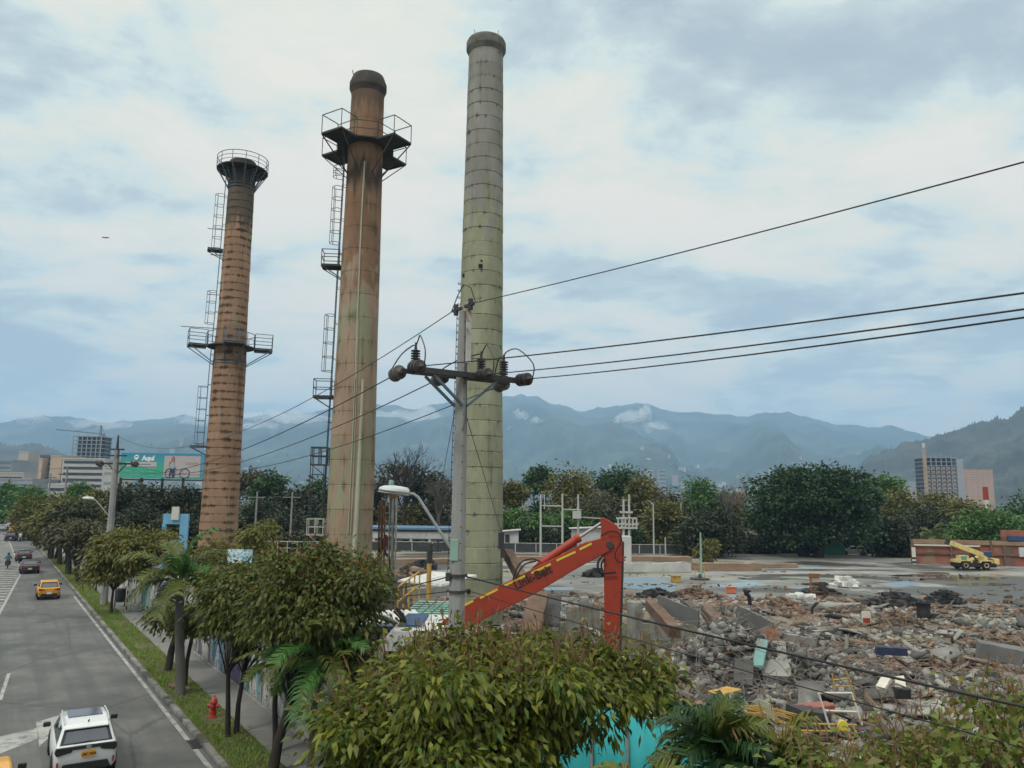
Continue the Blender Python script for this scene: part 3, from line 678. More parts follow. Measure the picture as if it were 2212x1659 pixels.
# ---- the tall grey and green chimney
Y3 = 44.0
cx3, P3 = profile([(968.7, 1083.3, 1317), (978.9, 1084.6, 1022), (988.8, 1085.6, 847), (997.6, 1086.3, 549), (1007.5, 1087.4, 319.5), (1015.5, 1089.4, 113.7)], Y3)
t3 = thing('chimney', 'tallest chimney stack of mossy concrete blocks, grey above and greenish below', 'chimney', (cx3, Y3, 0), math.atan2(-cx3, Y3))
zt3 = at(1052, 118, Y3).z; JH3 = (at(1040, 847, Y3).z - at(1040, 1317, Y3).z) / 14
m_c3 = chimmat('grey_blocks', (0.235, 0.24, 0.16), (0.37, 0.375, 0.26), JH3,
               [((0.085, 0.085, 0.06), 0.55, 0.72, 1.6, 0.16, 0.08), ((0.06, 0.06, 0.055), 0.64, 0.70, 1.8, 1.0, 0.18)],
               upper=(at(1040, 470, Y3).z, (0.205, 0.195, 0.185), (0.325, 0.315, 0.295)), green=((0.20, 0.19, 0.095), 0.64, 0.74, 0.7), blocks=True, joint=0.26, jw=0.03,
               dark_z=[(at(0, 1290, Y3).z, at(0, 1195, Y3).z, (0.12, 0.125, 0.08), 0.35)])
shaft_mesh(P3, zt3, JH3, 0.016, 3).build('shaft', m_c3, t3, smooth=9)
m_cap = mat('cap_concrete', [(0.10, 0.10, 0.085), (0.17, 0.165, 0.145)], 1.5, 0.95, 0.4, 8, spots=((0.06, 0.07, 0.045), 2, 0.38, 0.46))
rr = E(1009, 1094.5, 102, Y3)[1]; rt3 = E(1017, 1088.5, 85, Y3)[1]; zr = at(1052, 101, Y3).z; ztop3 = at(1052, 67, Y3 - 1).z
MB().lathe([(rad(P3, zr) + .02, zr - 0.6), (rr - .08, zr - 0.45), (rr, zr - 0.3), (rr, zr + 0.12), (rr - .08, zr + 0.3), (rt3 + .02, zr + 0.36), (rt3, ztop3 - .1), (rt3 - .05, ztop3), (rt3 - 0.4, ztop3), (rt3 - .4, ztop3 - 1)], 44).build('rim', m_cap, t3, smooth=22)
m_black = mat('black_hole', [(0.006, 0.006, 0.006), (0.012, 0.012, 0.012)], 3, 0.9, 0)
for px, py, s in ((1038, 588, 0.22), (1002, 602, 0.2), (1040, 577, 0.1)):
    z = at(px, py, Y3).z; r = rad(P3, z); a = min((abs(project(t3.matrix_basis @ pol(r, q / 100, z))[0] - px), q / 100) for q in range(-150, 151))[1]
    u = Vector((math.sin(a), -math.cos(a), 0)); v = Vector((u.y, -u.x, 0))
    MB().box(u * (r - 0.05) + Vector((0, 0, z)), (s, 0.2, s), Matrix((v, u, Vector((0, 0, 1)))).transposed()).build('vent_hole', m_black, t3)
z3 = lambda y: at(990, y, Y3).z
z = z3(1345)
while z < z3(600):                                        # step irons up the left side
    r = rad(P3, z); p = pol(r - .02, -1.50, z); q = pol(r + .17, -1.50, z); s = pol(r + .17, -1.74, z); e = pol(r - .02, -1.74, z)
    MB().tube([p, q, s, e], 0.022, 5).build('step_iron', m_dark, t3); z += 0.42
b = MB(); b.tube([pol(rad(P3, z3(y)) + 0.2, -1.75, z3(y)) for y in (1345, 1100, 850, 660)], 0.02, 5); b.build('cable', m_dark, t3)
b = MB()
for a in (-0.9, 0.9): b.bar(pol(rt3 - .15, a, ztop3 - .2), pol(rt3 - .1, a, ztop3 + 0.35), 0.03)
b.build('lightning_rod', m_dark, t3)

# ================================================================== POWER LINE
m_polec = mat('pole_concrete', [(0.20, 0.20, 0.195), (0.30, 0.30, 0.29)], 2.0, 0.9, 0.35, 18, stretch=(1, 1, 0.35), spots=((0.11, 0.11, 0.105), 2.2, 0.36, 0.44))
m_ins = mat('insulator', [(0.025, 0.020, 0.022), (0.05, 0.04, 0.04)], 2, 0.35, 0)
m_ins2 = mat('old_insulator', [(0.07, 0.06, 0.055), (0.11, 0.10, 0.09)], 2, 0.45, 0)
m_wire = flat('wire', (0.03, 0.03, 0.033), 0.5)
YP = 15.6
pb = at(988, 1340, YP); pbase = Vector((pb.x + 0.0, YP, 0)); ptop = at(1001, 652, YP)
pole = thing('utility_pole', 'tall grey concrete utility pole with a steel crossarm in front of the tallest chimney', 'utility pole', (ptop.x, YP, 0))
zA = at(995, 812, YP).z; rb_, rt_ = 0.185, 0.105
b = MB(); Z = Vector((0, 0, 1)); n = 8
secs = []
for z, r in ((-0.3, 0.205), (3.7, 0.178), (zA - 0.6, 0.132), (ptop.z - 0.2, 0.092)):
    secs.append([(math.cos(math.pi / 8 + 2 * math.pi * k / n) * r, math.sin(math.pi / 8 + 2 * math.pi * k / n) * r, z) for k in range(n)])
b.loft(secs); b.build('shaft', m_polec, pole, bevel=0.012)
b = MB()
for k in range(22):
    z = 4.2 + k * 0.32
    if z < ptop.z - 0.4:
        r = 0.178 - (z - 3.7) * 0.0125
        b.lathe([(0.013, 0), (0.013, 0.01)], 8, (0.055, -r * 0.955, z), axis=Matrix.Rotation(R_(90), 3, 'X'))
b.build('bolt_hole', m_black, pole)
ca = NR; cb = DR
hl = 1.28
b = MB(); off = -cb * 0.17
b.bar(off - ca * hl + Z * zA, off + ca * hl + Z * zA, 0.09, 0.11); b.bar(off + cb * .34 - ca * hl + Z * zA, off + cb * .34 + ca * hl + Z * zA, 0.07, 0.09)
b.build('crossarm', m_dark, pole)
for s in (-1, 1):
    b = MB(); b.bar(off + ca * s * 0.75 + Z * (zA - .06), off * 0.9 + ca * s * 0.06 + Z * (zA - 0.62), 0.05); b.build('brace', m_steel, pole)
b = MB(); b.bar(off + cb * .34 - ca * 0.75 + Z * (zA - .06), cb * .15 - ca * .06 + Z * (zA - 0.62), 0.05); b.build('brace', m_steel, pole)
b = MB(); b.bar(ca * 0.05 - cb * 0.16 + Z * (zA + 0.25), ca * 0.05 - cb * 0.15 + Z * (ptop.z - 0.05), 0.10, 0.05, up=cb); b.build('steel_channel', m_wsteel, pole)
def disc_string(parent, p, d, L, r, m, n=3, name='insulator'):
    d = Vector(d).normalized(); x = (d.cross(Z) if abs(d.z) < .95 else d.cross(Vector((0, 1, 0)))).normalized(); ax = Matrix((x, d.cross(x), d)).transposed(); pr = [(0.03, 0)]
    for k in range(n):
        z = L * (k + 0.15) / n; w = L / n
        pr += [(0.045, z), (r, z + w * 0.12), (r * 1.0, z + w * 0.45), (r * 0.7, z + w * 0.60), (0.045, z + w * 0.68)]
    pr += [(0.03, L), (0.02, L + 0.14)]
    return MB().lathe(pr, 18, p, axis=ax).build(name, m, parent, smooth=50)
ends = {}
for i, s in enumerate((-1.25, 0.28, 1.25)):
    pr = off + ca * s + Z * zA - cb * 0.08; d = (-cb * 1.0 + Z * -0.05); disc_string(pole, pr, d, 0.38, 0.135, m_ins, 3); ends[('r', i)] = pr + d.normalized() * 0.5
    pl = off + cb * 0.42 + ca * (s - (0.55 if i == 1 else 0)) + Z * zA; d = cb * 1.0 + Z * -0.12; disc_string(pole, pl, d, 0.38, 0.145, m_ins2, 2); ends[('l', i)] = pl + d.normalized() * 0.5
tops = []
for s in (-1.1, 0.42, 0.98):
    p = off + cb * .1 + ca * s + Z * (zA + 0.05); disc_string(pole, p, Z, 0.36, 0.095, m_ins, 7, 'surge_arrester'); tops.append(p + Z * 0.42)
for i in range(3):
    b = MB(); A_, T_, L_ = ends[('r', i)], tops[i], ends[('l', i)]
    b.tube(smoothpts([A_, A_ + Z * 0.30 - cb * 0.02, (A_ + T_) / 2 + Z * 0.40, T_ + Z * .12 - cb * 0.1, T_]), 0.013, 6)
    b.tube(smoothpts([T_, T_ + Z * .04 + cb * 0.15, (L_ + T_) / 2 + Z * 0.16 + cb * .1, L_ + Z * .12, L_]), 0.013, 6); b.build('jumper', m_wire, pole, smooth=60)
b = MB(); tp = Vector((0, 0, ptop.z - 0.12))
for s in (-1, 1): b.bar(tp + cb * s * 0.08, tp + cb * s * 0.42, 0.06); b.lathe([(0.05, 0), (0.05, .1), (0.03, .11), (.05, .13), (.05, .23)], 10, tp + cb * s * 0.3 + Z * -.11)
b.tube([tp - cb * 0.5, tp - cb * .3 + Z * 0.35, tp + Z * 0.5, tp + cb * .25 + Z * .3, tp + cb * 0.5], 0.012, 5)
b.build('top_bracket', m_dark, pole)
b = MB()                                                  # clamps of the telephone cables
zc = at(985, 1245, YP).z
b.lathe([(0.20, 0), (0.20, 0.05)], 16, (0, 0, zc)); b.lathe([(0.205, 0), (0.205, .04)], 16, (0, 0, zc - 0.3)); b.box(-ca * .22 + Z * zc, (0.08, .08, .16)); b.box(ca * .24 - cb * .05 + Z * (zc - .3), (0.07, .07, .1))
b.build('cable_clamp', m_dark, pole)
PB = Vector((ptop.x, YP, 0))
def wire(name, label, cat, A, B, sag, r, group=None, n=28, m=None):
    A, B = Vector(A), Vector(B); b = MB()
    b.tube([A.lerp(B, k / n) - Z * sag * 4 * (k / n) * (1 - k / n) for k in range(n + 1)], r, 6); o = b.build(name, m or m_wire, smooth=60); return tag(o, label, cat, group)
def thru(A, px, py, Y, t, sag): return Vector(A) + (at(px, py, Y) + Z * sag * 4 * t * (1 - t) - Vector(A)) / t
wg = 'overhead lines on the concrete pole'
A = PB + Vector((0, 0, ptop.z - 0.12)) - cb * 0.5
wire('power_line', 'thin single wire running from the pole top up to the right edge', 'power line', A, thru(A, 2212, 350, 7.2, 0.28, 0.5), 0.5, 0.009, wg)
for i, (yy, w) in enumerate(((633, 'upper thick wire running from the left insulator to the right edge'), (668, 'middle thick wire running from the central insulator to the right edge'), (686, 'lowest thick wire running from the right insulator to the right edge'))):
    A = PB + ends[('r', i)]; wire('power_line', w, 'power line', A, thru(A, 2212, yy, 7.2, 0.28, 0.6), 0.6, 0.011, wg)
# the next pole up the road
YL = 50.0
LB = at(241, 1110, YL); lp_ = thing('utility_pole', 'grey concrete utility pole with crossarm left of the turquoise billboard', 'utility pole', (LB.x, YL, 0))
zl = at(246, 940, YL).z; zla = at(243, 1001, YL).z
b = MB(); b.loft([[(math.cos(math.pi / 4 * k) * r, math.sin(math.pi / 4 * k) * r, z) for k in range(8)] for z, r in ((-0.2, 0.24), (zla, 0.19), (zla + .9, 0.16))]); b.build('shaft', m_polec, lp_)
b = MB(); b.tube([(0, 0, zla + 0.8), (0, 0, zl)], [0.1, 0.05], 8); b.build('top_mast', m_dark, lp_)
hw = (at(287, 1001, YL).x - at(205, 1001, YL).x) / 2
b = MB(); b.bar((-hw, 0.2, zla), (hw, 0.2, zla), 0.12); b.bar((-hw * .5, 0.2, zla), (0, 0.18, zla - 0.7), .06); b.bar((hw * .5, 0.2, zla), (0, 0.18, zla - 0.7), .06)
b.bar((-.4, -.1, zla + .9), (.5, -.1, zla + .9), .1); b.bar((-.5, -.1, zla + .5), (.7, -.1, zla + .5), .1); b.build('crossarm', m_dark, lp_)
for s in (-1, 1): MB().lathe([(0.05, -.25), (0.2, -.2), (.22, 0), (0.2, .2), (0.05, .25)], 14, (s * hw * .92, 0.15, zla), axis=Matrix.Rotation(R_(80), 3, 'X')).build('insulator', m_ins, lp_, smooth=50)
LP = Vector((LB.x, YL, 0))
A = PB + Vector((0, 0, ptop.z - 0.12)) + cb * 0.5
wire('power_line', 'thin wire sagging from the pole top past the chimneys to the left pole', 'power line', A, LP + Vector((0, 0, zl - 0.05)), 1.7, 0.010, wg)
for i, (tx, w) in enumerate(((-hw, 'highest of three wires crossing the brown chimneys'), (0, 'middle of three wires crossing the brown chimneys'), (hw, 'lowest of three wires crossing the brown chimneys'))):
    wire('power_line', w, 'power line', PB + ends[('l', i)], LP + Vector((tx * .92, 0.0, zla)), 1.25, 0.012, wg)
m_cable = flat('cable_black', (0.014, 0.014, 0.015), 0.6)
A = PB + Vector((0, 0, zc)) + ca * .15; wire('telephone_cable', 'thick black cable sagging from the pole across the rubble', 'cable', A, thru(A, 2212, 1527, 7.3, 0.3, 0.35), 0.35, 0.014, 'cables over the site', m=m_cable)
A = PB + Vector((0, 0, zc - .28)) + ca * .22; wire('telephone_cable', 'thin lower cable running from the pole over the rubble', 'cable', A, thru(A, 1990, 1555, 9.2, 0.25, 0.3), 0.3, 0.008, 'cables over the site', m=m_cable)
A = PB + Vector((0, 0, zc)) - ca * .2; wire('telephone_cable', 'thin cable from the pole leading left past the middle chimney', 'cable', A, at(560, 1228, 38), 0.7, 0.013, 'cables over the site', m=m_cable)
A = PB + Vector((0, 0, zc - .28)) - ca * .2; wire('telephone_cable', 'lowest cable from the pole leading left over the dark tree', 'cable', A, at(520, 1255, 36), 0.4, 0.011, 'cables over the site', m=m_cable)
# guy wire with its strain weight
A = PB + Vector((0.05, 0, zA - 0.65)); B = at(1083, 1150, 24)
wire('guy_wire', 'fine slanting stay wire in front of the tall chimney', 'wire', A, B, 0.0, 0.008)
wire('guy_wire', 'fine stay wire left of the concrete pole', 'wire', PB + Vector((-.1, 0.1, zA - .5)), at(960, 1010, 20) + Vector((-.1, 0, -.6)), 0.0, 0.006)
b = MB(); b.tube([B + Z * .15, B - Z * 1.9], 0.012, 5); b.box(B - Z * .25, (0.16, 0.14, 0.5), 0.3); b.box(B - Z * 0.62 + Vector((.04, 0, 0)), (0.11, 0.1, 0.28), 0.1)
tag(b.build('strain_weight', m_dark, bevel=0.02), 'black weight hanging by the right edge of the tall chimney', 'weight')

# street lamp on the pole
m_lamp = mat('lamp_shell', [(0.42, 0.46, 0.47), (0.55, 0.58, 0.58)], 2, 0.45, 0); m_galv = mat('galvanised', [(0.20, 0.22, 0.22), (0.30, 0.32, 0.32)], 3, 0.5, 0.05)
m_lens = mat('lamp_lens', [(0.30, 0.30, 0.28), (0.36, 0.36, 0.33)], 2, 0.2, 0)
m_boxg = mat('box_green', [(0.20, 0.33, 0.28), (0.26, 0.38, 0.32)], 2, 0.6, 0.05)
def lamp(label, p0, p1, p2, p3, L, hr, box=None, group='street lamps on arms'):
    """arm p0 (at the pole) - p1 - p2 (neck) and a head of length L towards p3"""
    t = thing('street_lamp', label, 'street lamp', p0, 0, group); q = [Vector(p) - Vector(p0) for p in (p0, p1, p2, p3)]
    MB().tube([q[0], q[0].lerp(q[1], 0.5), q[1], q[1].lerp(q[2], 0.55) + Z * 0.03, q[2]], 0.036 * hr / .19, 8).build('arm', m_galv, t, smooth=60)
    d = (q[3] - q[2]).normalized(); x = d.cross(Z).normalized(); u = x.cross(d)
    def body(hz, sc_, z0):
        secs = []
        for f, w, h in ((0, .30, .5), (.08, .42, .9), (.3, .8, 1), (.6, 1, 1), (.85, .8, .75), (.97, .4, .4), (1, .12, .15)):
            secs.append([q[2] + d * (L * f) + x * (math.cos(a) * hr * w * sc_) + u * (z0 + (math.sin(a) * hz * h if math.sin(a) > 0 else math.sin(a) * hz * .25 * h)) for a in [2 * math.pi * k / 14 for k in range(14)]])
        return MB().loft(secs)
    h = body(0.13 * hr / .19, 1.0, 0.02).build('lamp_head', m_lamp, t, smooth=60)
    body(0.09 * hr / .19, 0.75, -0.03).build('lens', m_lens, h, smooth=60)
    MB().lathe([(.045, 0), (.05, .03), (.045, .09), (.02, .1)], 10, q[2] + d * L * 0.62 + u * .13).build('photocell', m_boxg, h)
    if box: MB().box(Z * 0, (0.16, 0.1, 0.42)).build('junction_box', m_boxg, t, bevel=0.01, loc=box)
    return t
lamp('cobra-head street lamp on a long slanting arm from the concrete pole', at(976, 1188, YP - .12), at(903, 1074, YP - .1), at(884, 1067, YP - .1), at(820, 1059, YP - .1), 0.62, 0.165, box=(0.05, 0.0, 0.0))
lamp('street lamp on a thin arm from the left concrete pole', at(233, 1112, YL), at(207, 1081, YL), at(203, 1079, YL), at(183, 1077, YL), 0.75, 0.2)
# two lesser poles farther along the road
for (px, yt, yb, Y, lab) in ((146, 1010, 1085, 92, 'slim old pole with a crossbar before the striped office block'), (110, 1022, 1062, 135, 'small distant pole with a crossbar before the orange-edged block')):
    p = at(px, yt, Y); t = thing('utility_pole', lab, 'utility pole', (p.x, Y, 0)); MB().tube([(0, 0, 0), (0, 0, p.z)], [0.16, 0.1], 8).build('shaft', m_polec, t)
    b = MB(); b.bar((-1.0, 0, p.z - .8), (1.0, 0, p.z - .8), 0.12); b.bar((-.9, 0, p.z - 1.7), (.9, 0, p.z - 1.7), 0.1); b.build('crossarm', m_dark, t)
# ================================================================== EXCAVATOR
m_red = mat('excavator_red', [(0.27, 0.032, 0.016), (0.34, 0.045, 0.022)], 1.2, 0.5, 0.12, 12, spots=((0.13, 0.04, 0.03), 2.2, 0.33, 0.45), spec=0.35)
m_yel = flat('stripe_yellow', (0.68, 0.52, 0.06)); m_rubber = flat('rubber', (0.016, 0.016, 0.017), 0.75); m_chrome = mat('cylinder_rod', [(0.24, 0.24, 0.24), (0.34, 0.34, 0.34)], 2, 0.4, 0, metal=0.3)
m_white = mat('dirty_white', [(0.42, 0.42, 0.40), (0.60, 0.60, 0.57)], 1.2, 0.7, 0.08, 10, spots=((0.25, 0.25, 0.23), 2.0, 0.34, 0.44)); m_bluep = flat('blue_paint', (0.025, 0.065, 0.16), 0.55)
m_blackl = flat('black_letter', (0.02, 0.02, 0.02), 0.6)
YE = 21.0
ex = thing('excavator', 'red excavator arm with yellow dashes bending over in front of the tallest chimney', 'excavator', (at(1010, 1300, YE).x, YE, 0))
EO = Vector((ex.location.x, YE, 0))
# boom and stick lie in a plane turned slightly away from the viewer
def ep(px, py, dy=0.0): return at(px, py, YE + dy) - EO
def plate(pts, th, name, m, parent, bevel=0.015, shift=0.0):  # outline in the working plane, thickness th across it
    a = [ep(px, py, shift - th / 2) for px, py in pts]; c = [ep(px, py, shift + th / 2) for px, py in pts]; n = len(pts)
    sc_ = YE / (YE + th)
    return MB().add(a + c, [tuple(range(n)), tuple(range(2 * n - 1, n - 1, -1))] + [(i, n + i, n + (i + 1) % n, (i + 1) % n) for i in range(n)]).build(name, m, parent, bevel=bevel)
boom = plate([(940, 1356), (1003, 1304), (1100, 1254), (1200, 1204), (1262, 1172), (1312, 1159), (1322, 1172), (1318, 1190), (1250, 1226), (1150, 1286), (1060, 1330), (990, 1368), (945, 1395)], 0.42, 'boom', m_red, ex, 0.02)
for x0, y0, x1, y1 in ((986, 1316, 1022, 1298), (1037, 1292, 1075, 1273), (1090, 1265, 1134, 1244), (1148, 1238, 1190, 1218), (1202, 1211, 1243, 1192), (1252, 1187, 1278, 1174)):
    p, q = ep(x0, y0, -0.216), ep(x1, y1, -0.216); MB().bar(p, q, 0.006, 0.055, up=(0, -1, 0.001) if False else (0, 0, 1)).build('yellow_dash', m_yel, boom)
p, q = ep(1121, 1262, -.222), ep(1181, 1233, -.222); d = (q - p).normalized(); up = Vector((0, -1, 0)).cross(d) * -1
up = Vector((-d.z, 0, d.x)); M = Matrix((d, up, Vector((0, -1, 0)))).transposed().to_4x4(); M.translation = (p + q) / 2
text('lettering', 'Link-Belt', 0.30, m_blackl, boom, M, bold=0.006)
plate([(1296, 1120), (1303, 1117), (1330, 1133), (1342, 1148), (1345, 1172), (1341, 1300), (1337, 1404), (1336, 1520), (1307, 1520), (1306, 1404), (1305, 1300), (1304, 1204), (1300, 1190), (1297, 1160), (1299, 1142)], 0.36, 'stick', m_red, ex, 0.02, shift=0.02)
b = MB(); b.tube([ep(1171, 1215, -.05), ep(1249, 1162, -.05)], 0.105, 14); b.lathe([(0.12, 0), (.13, .05), (.12, .12)], 14, ep(1244, 1165, -.05), axis=Vector((ep(1249, 1162) - ep(1171, 1215))).normalized().to_track_quat('Z', 'Y').to_matrix())
cy = b.build('boom_cylinder', m_red, ex, smooth=50)
MB().tube([ep(1245, 1165, -.05), ep(1298, 1130, -.05)], 0.042, 10).build('piston_rod', m_chrome, cy, smooth=50)
plate([(1140, 1236), (1172, 1204), (1192, 1200), (1200, 1210)], 0.22, 'cylinder_bracket', m_red, ex)
plate([(1309, 1172), (1318, 1168), (1326, 1176), (1322, 1186), (1312, 1186)], 0.46, 'pivot_pin', m_dark, ex)
for pts, r in ((((1108, 1252), (1118, 1225), (1130, 1212), (1150, 1207), (1165, 1212)), .02), (((1114, 1249), (1124, 1230), (1136, 1218), (1158, 1212)), .02),
               (((1304, 1198), (1293, 1212), (1292, 1228), (1300, 1238), (1330, 1236)), .028), (((1306, 1206), (1299, 1220), (1302, 1234)), .024), (((1298, 1158), (1318, 1148), (1337, 1152), (1342, 1168), (1334, 1184)), .018), (((1334, 1184), (1328, 1200), (1334, 1212), (1344, 1214)), .016)):
    P_ = [ep(x, y, -.26) for x, y in pts]
    Q_ = []                                               # smooth the hose
    for i in range(len(P_) - 1):
        p0, p1, p2, p3 = P_[max(0, i - 1)], P_[i], P_[i + 1], P_[min(len(P_) - 1, i + 2)]
        for k in range(6):
            t = k / 6; Q_.append(0.5 * (2 * p1 + (p2 - p0) * t + (2 * p0 - 5 * p1 + 4 * p2 - p3) * t * t + (3 * p1 - p0 - 3 * p2 + p3) * t ** 3))
    MB().tube(Q_ + [P_[-1]], r, 8).build('hose', m_rubber, ex, smooth=60)
MB().tube([ep(1346, 1170, -.05), ep(1345, 1230, -.1), ep(1340, 1410, -.1)], 0.03, 8).build('hydraulic_pipe', m_dark, ex, smooth=60)
b = MB(); b.bar(ep(1343, 1204, -.1), ep(1352, 1204, -.1), 0.07, 0.05); b.bar(ep(1343, 1210, -.1), ep(1350, 1210, -.1), 0.04, 0.05); b.build('pipe_clamp', m_red, ex)
# upper carriage: white hood, blue strip, louvres, exhaust; tracks under it
HY = 20.6; hz = lambda px, py, dy=0: at(px, py, HY + dy) - EO
a0, a1, a2, a3 = hz(815, 1366), hz(912, 1335), hz(985, 1352), hz(985, 1420)
xh0, xh1 = hz(822, 1400).x, hz(985, 1400).x; zt = hz(850, 1352).z
b = MB(); b.loft([[(xh0, y, 1.25), (xh1, y, 1.25), (xh1, y, zt - .25), (xh1 - .2, y, zt), (xh0 + .35, y, zt), (xh0, y, zt - .45)] for y in (-0.9, 1.7)])
house = b.build('engine_house', m_white, ex, bevel=0.06)
MB().box(((xh0 + .45 + xh1 - .9) / 2, 0.4, zt + 0.03), (xh1 - xh0 - 1.35, 2.0, 0.06)).build('blue_roof_strip', m_bluep, house)
g0, g1 = hz(836, 1398), hz(902, 1424); b = MB()
for k in range(16):
    x = g0.x + (g1.x - g0.x) * (k + .5) / 16; b.box((x, -0.94, (g0.z + g1.z) / 2), (0.025, 0.05, abs(g0.z - g1.z)), 0.4)
b.box(((g0.x + g1.x) / 2, -0.91, (g0.z + g1.z) / 2), (g1.x - g0.x, 0.02, abs(g0.z - g1.z))); b.build('louvre_grille', m_black, house)
e0 = hz(868, 1404); b = MB(); b.tube([Vector((e0.x, -0.3, zt - .35)), Vector((e0.x, -0.3, zt + .12)), Vector((e0.x - .05, -0.3, zt + .24)), Vector((e0.x - .22, -.3, zt + .4))], 0.085, 10)
b.build('exhaust', m_rubber, ex, smooth=60)
b = MB(); 
for y in (-0.75, 1.55): b.loft([[(xh0 - .3, y + s, .4), (xh0, y + s, .05), (xh1 + .3, y + s, .05), (xh1 + .6, y + s, .4), (xh1 + .3, y + s, .85), (xh0, y + s, .85)] for s in (-.3, .3)])
b.build('track', m_rubber, ex); MB().lathe([(0.8, 0.8), (0.8, 1.26)], 20, ((xh0 + xh1) / 2, .4, 0)).build('slew_ring', m_dark, ex)

# ================================================================== ROAD VEHICLES
m_carw = mat('car_white', [(0.58, 0.60, 0.60), (0.66, 0.68, 0.68)], 0.5, 0.22, 0, spec=0.5); m_cary = mat('car_yellow', [(0.60, 0.29, 0.03), (0.66, 0.33, 0.04)], 0.5, 0.3, 0, spec=0.5)
m_card = mat('car_charcoal', [(0.035, 0.036, 0.042), (0.05, 0.05, 0.058)], 0.5, 0.2, 0, spec=0.5); m_carn = mat('car_navy', [(0.035, 0.035, 0.06), (0.05, 0.05, 0.08)], 0.5, 0.25, 0, spec=0.5)
m_carb = mat('car_brown', [(0.075, 0.07, 0.068), (0.10, 0.095, 0.09)], 0.5, 0.22, 0, spec=0.5); m_cars = mat('car_silver', [(0.42, 0.43, 0.45), (0.5, 0.51, 0.53)], 0.5, 0.25, 0, spec=0.5)
m_glass = glass('car_glass'); m_glassb = mat('rear_glass', [(0.05, 0.06, 0.08), (0.09, 0.085, 0.11)], 0.8, 0.10, 0, spec=0.6); m_tail = mat('tail_red', [(0.25, 0.015, 0.015), (0.36, 0.03, 0.02)], 2, 0.3, 0); m_trim = flat('black_trim', (0.018, 0.018, 0.02), 0.5)
m_plate = flat('plate_orange', (0.66, 0.30, 0.02), 0.5); m_platew = flat('plate_white', (0.62, 0.64, 0.66), 0.5); m_platey = flat('plate_yellow', (0.62, 0.58, 0.25), 0.5); m_rim = mat('wheel_rim', [(0.22, 0.22, 0.23), (0.35, 0.35, 0.36)], 2, 0.4, 0, metal=0.3)
def car(name, label, cat, p, rz, paint, L=4.15, W=1.76, H=1.55, sh=0.98, kind='suv', plate=None, ptext=None, group='vehicles on the road'):
    """rear axle side at local y = 0, nose at y = L"""
    t = thing(name, label, cat, p, rz, group); w = W / 2; t.scale = (.8, .8, .8)
    def sec(y, ww, zb, zs, rnd=0.10):
        return [(-ww * .90, y, zb), (-ww, y, zb + .16), (-ww, y, zs - rnd), (-ww * .93, y, zs), (ww * .93, y, zs), (ww, y, zs - rnd), (ww, y, zb + .16), (ww * .90, y, zb)]
    if kind == 'sedan': S = [(0.0, .80, .38, sh - .10), (0.10, .93, .28, sh - .02), (0.5, .98, .24, sh), (L * .5, 1, .22, sh - .02), (L * .72, .99, .22, sh - .06), (L * .9, .95, .24, sh - .22), (L - .06, .84, .28, sh - .30), (L, .74, .34, sh - .36)]
    else: S = [(0.0, .86, .36, sh - .04), (0.07, .95, .27, sh - .01), (0.45, .99, .24, sh), (L * .5, 1, .22, sh - .03), (L * .72, .99, .22, sh - .05), (L * .88, .96, .24, sh - .12), (L - .08, .86, .28, sh - .22), (L, .76, .34, sh - .30)]
    body = MB().loft([sec(y, w * f, zb, zs) for y, f, zb, zs in S]).build('body', paint, t, bevel=0.045, smooth=40)
    # greenhouse
    ry0, ry1, fy1, fy0 = (0.75, 1.35, L * .60, L * .73) if kind == 'sedan' else (0.10, 0.52, L * .60, L * .76)
    wb, wt = w * .93, w * .74; zb = sh - .03
    rs = [(ry0, wb, zb), (ry1, wt, H - .05), ((ry1 + fy1) / 2, wt * 1.02, H), (fy1, wt * .98, H - .05), (fy0, wb, zb - .04)]
    V = []; 
    for y, ww, z in rs: V += [(-ww, y, z), (ww, y, z)]
    V += [(-wb, (ry0 + fy0) / 2, zb - .02), (wb, (ry0 + fy0) / 2, zb - .02)]
    cab = MB().add(V, [(0, 1, 3, 2), (2, 3, 5, 4), (4, 5, 7, 6), (6, 7, 9, 8), (0, 2, 4, 10), (10, 4, 6, 8), (1, 11, 5, 3), (11, 9, 7, 5)]).build('cabin', paint, t, bevel=0.05, smooth=40)
    def pane(name, P, u0, u1, v0, v1, m, off=0.006, parent=None):
        P = [Vector(q) for q in P]; f = lambda u, v: (P[0] * (1 - u) + P[1] * u) * (1 - v) + (P[3] * (1 - u) + P[2] * u) * v
        n = (P[1] - P[0]).cross(P[3] - P[0]).normalized(); q = [f(u0, v0), f(u1, v0), f(u1, v1), f(u0, v1)]
        a = [x + n * off for x in q]; c = [x - n * 0.03 for x in q]
        return MB().add(c + a, [(4, 5, 6, 7), (3, 2, 1, 0), (0, 1, 5, 4), (1, 2, 6, 5), (2, 3, 7, 6), (3, 0, 4, 7)]).build(name, m, parent or t)
    V = [Vector(v) for v in V]
    pane('rear_window', (V[0], V[1], V[3], V[2]), .05, .95, .10, .93, m_trim, parent=cab); pane('rear_glass', (V[0], V[1], V[3], V[2]), .11, .89, .16, .72, m_glassb, .012, parent=cab)
    pane('windscreen', (V[9], V[8], V[6], V[7]), .05, .95, .08, .94, m_glass, parent=cab)
    for sg in (0, 1):
        lo0, up0 = V[0 + sg], V[2 + sg]; lo1, up1 = V[8 + sg], V[6 + sg]
        q = (lo1, lo0, up0, up1) if sg == 0 else (lo0, lo1, up1, up0)
        for u0, u1 in (((.06, .47), (.51, .88)) if sg == 1 else ((.12, .49), (.53, .94))): pane('side_window', q, u0, u1, .16, .88, m_glass, 0.02, parent=cab)
    # wheels with tyre and rim, arches
    rw = 0.34
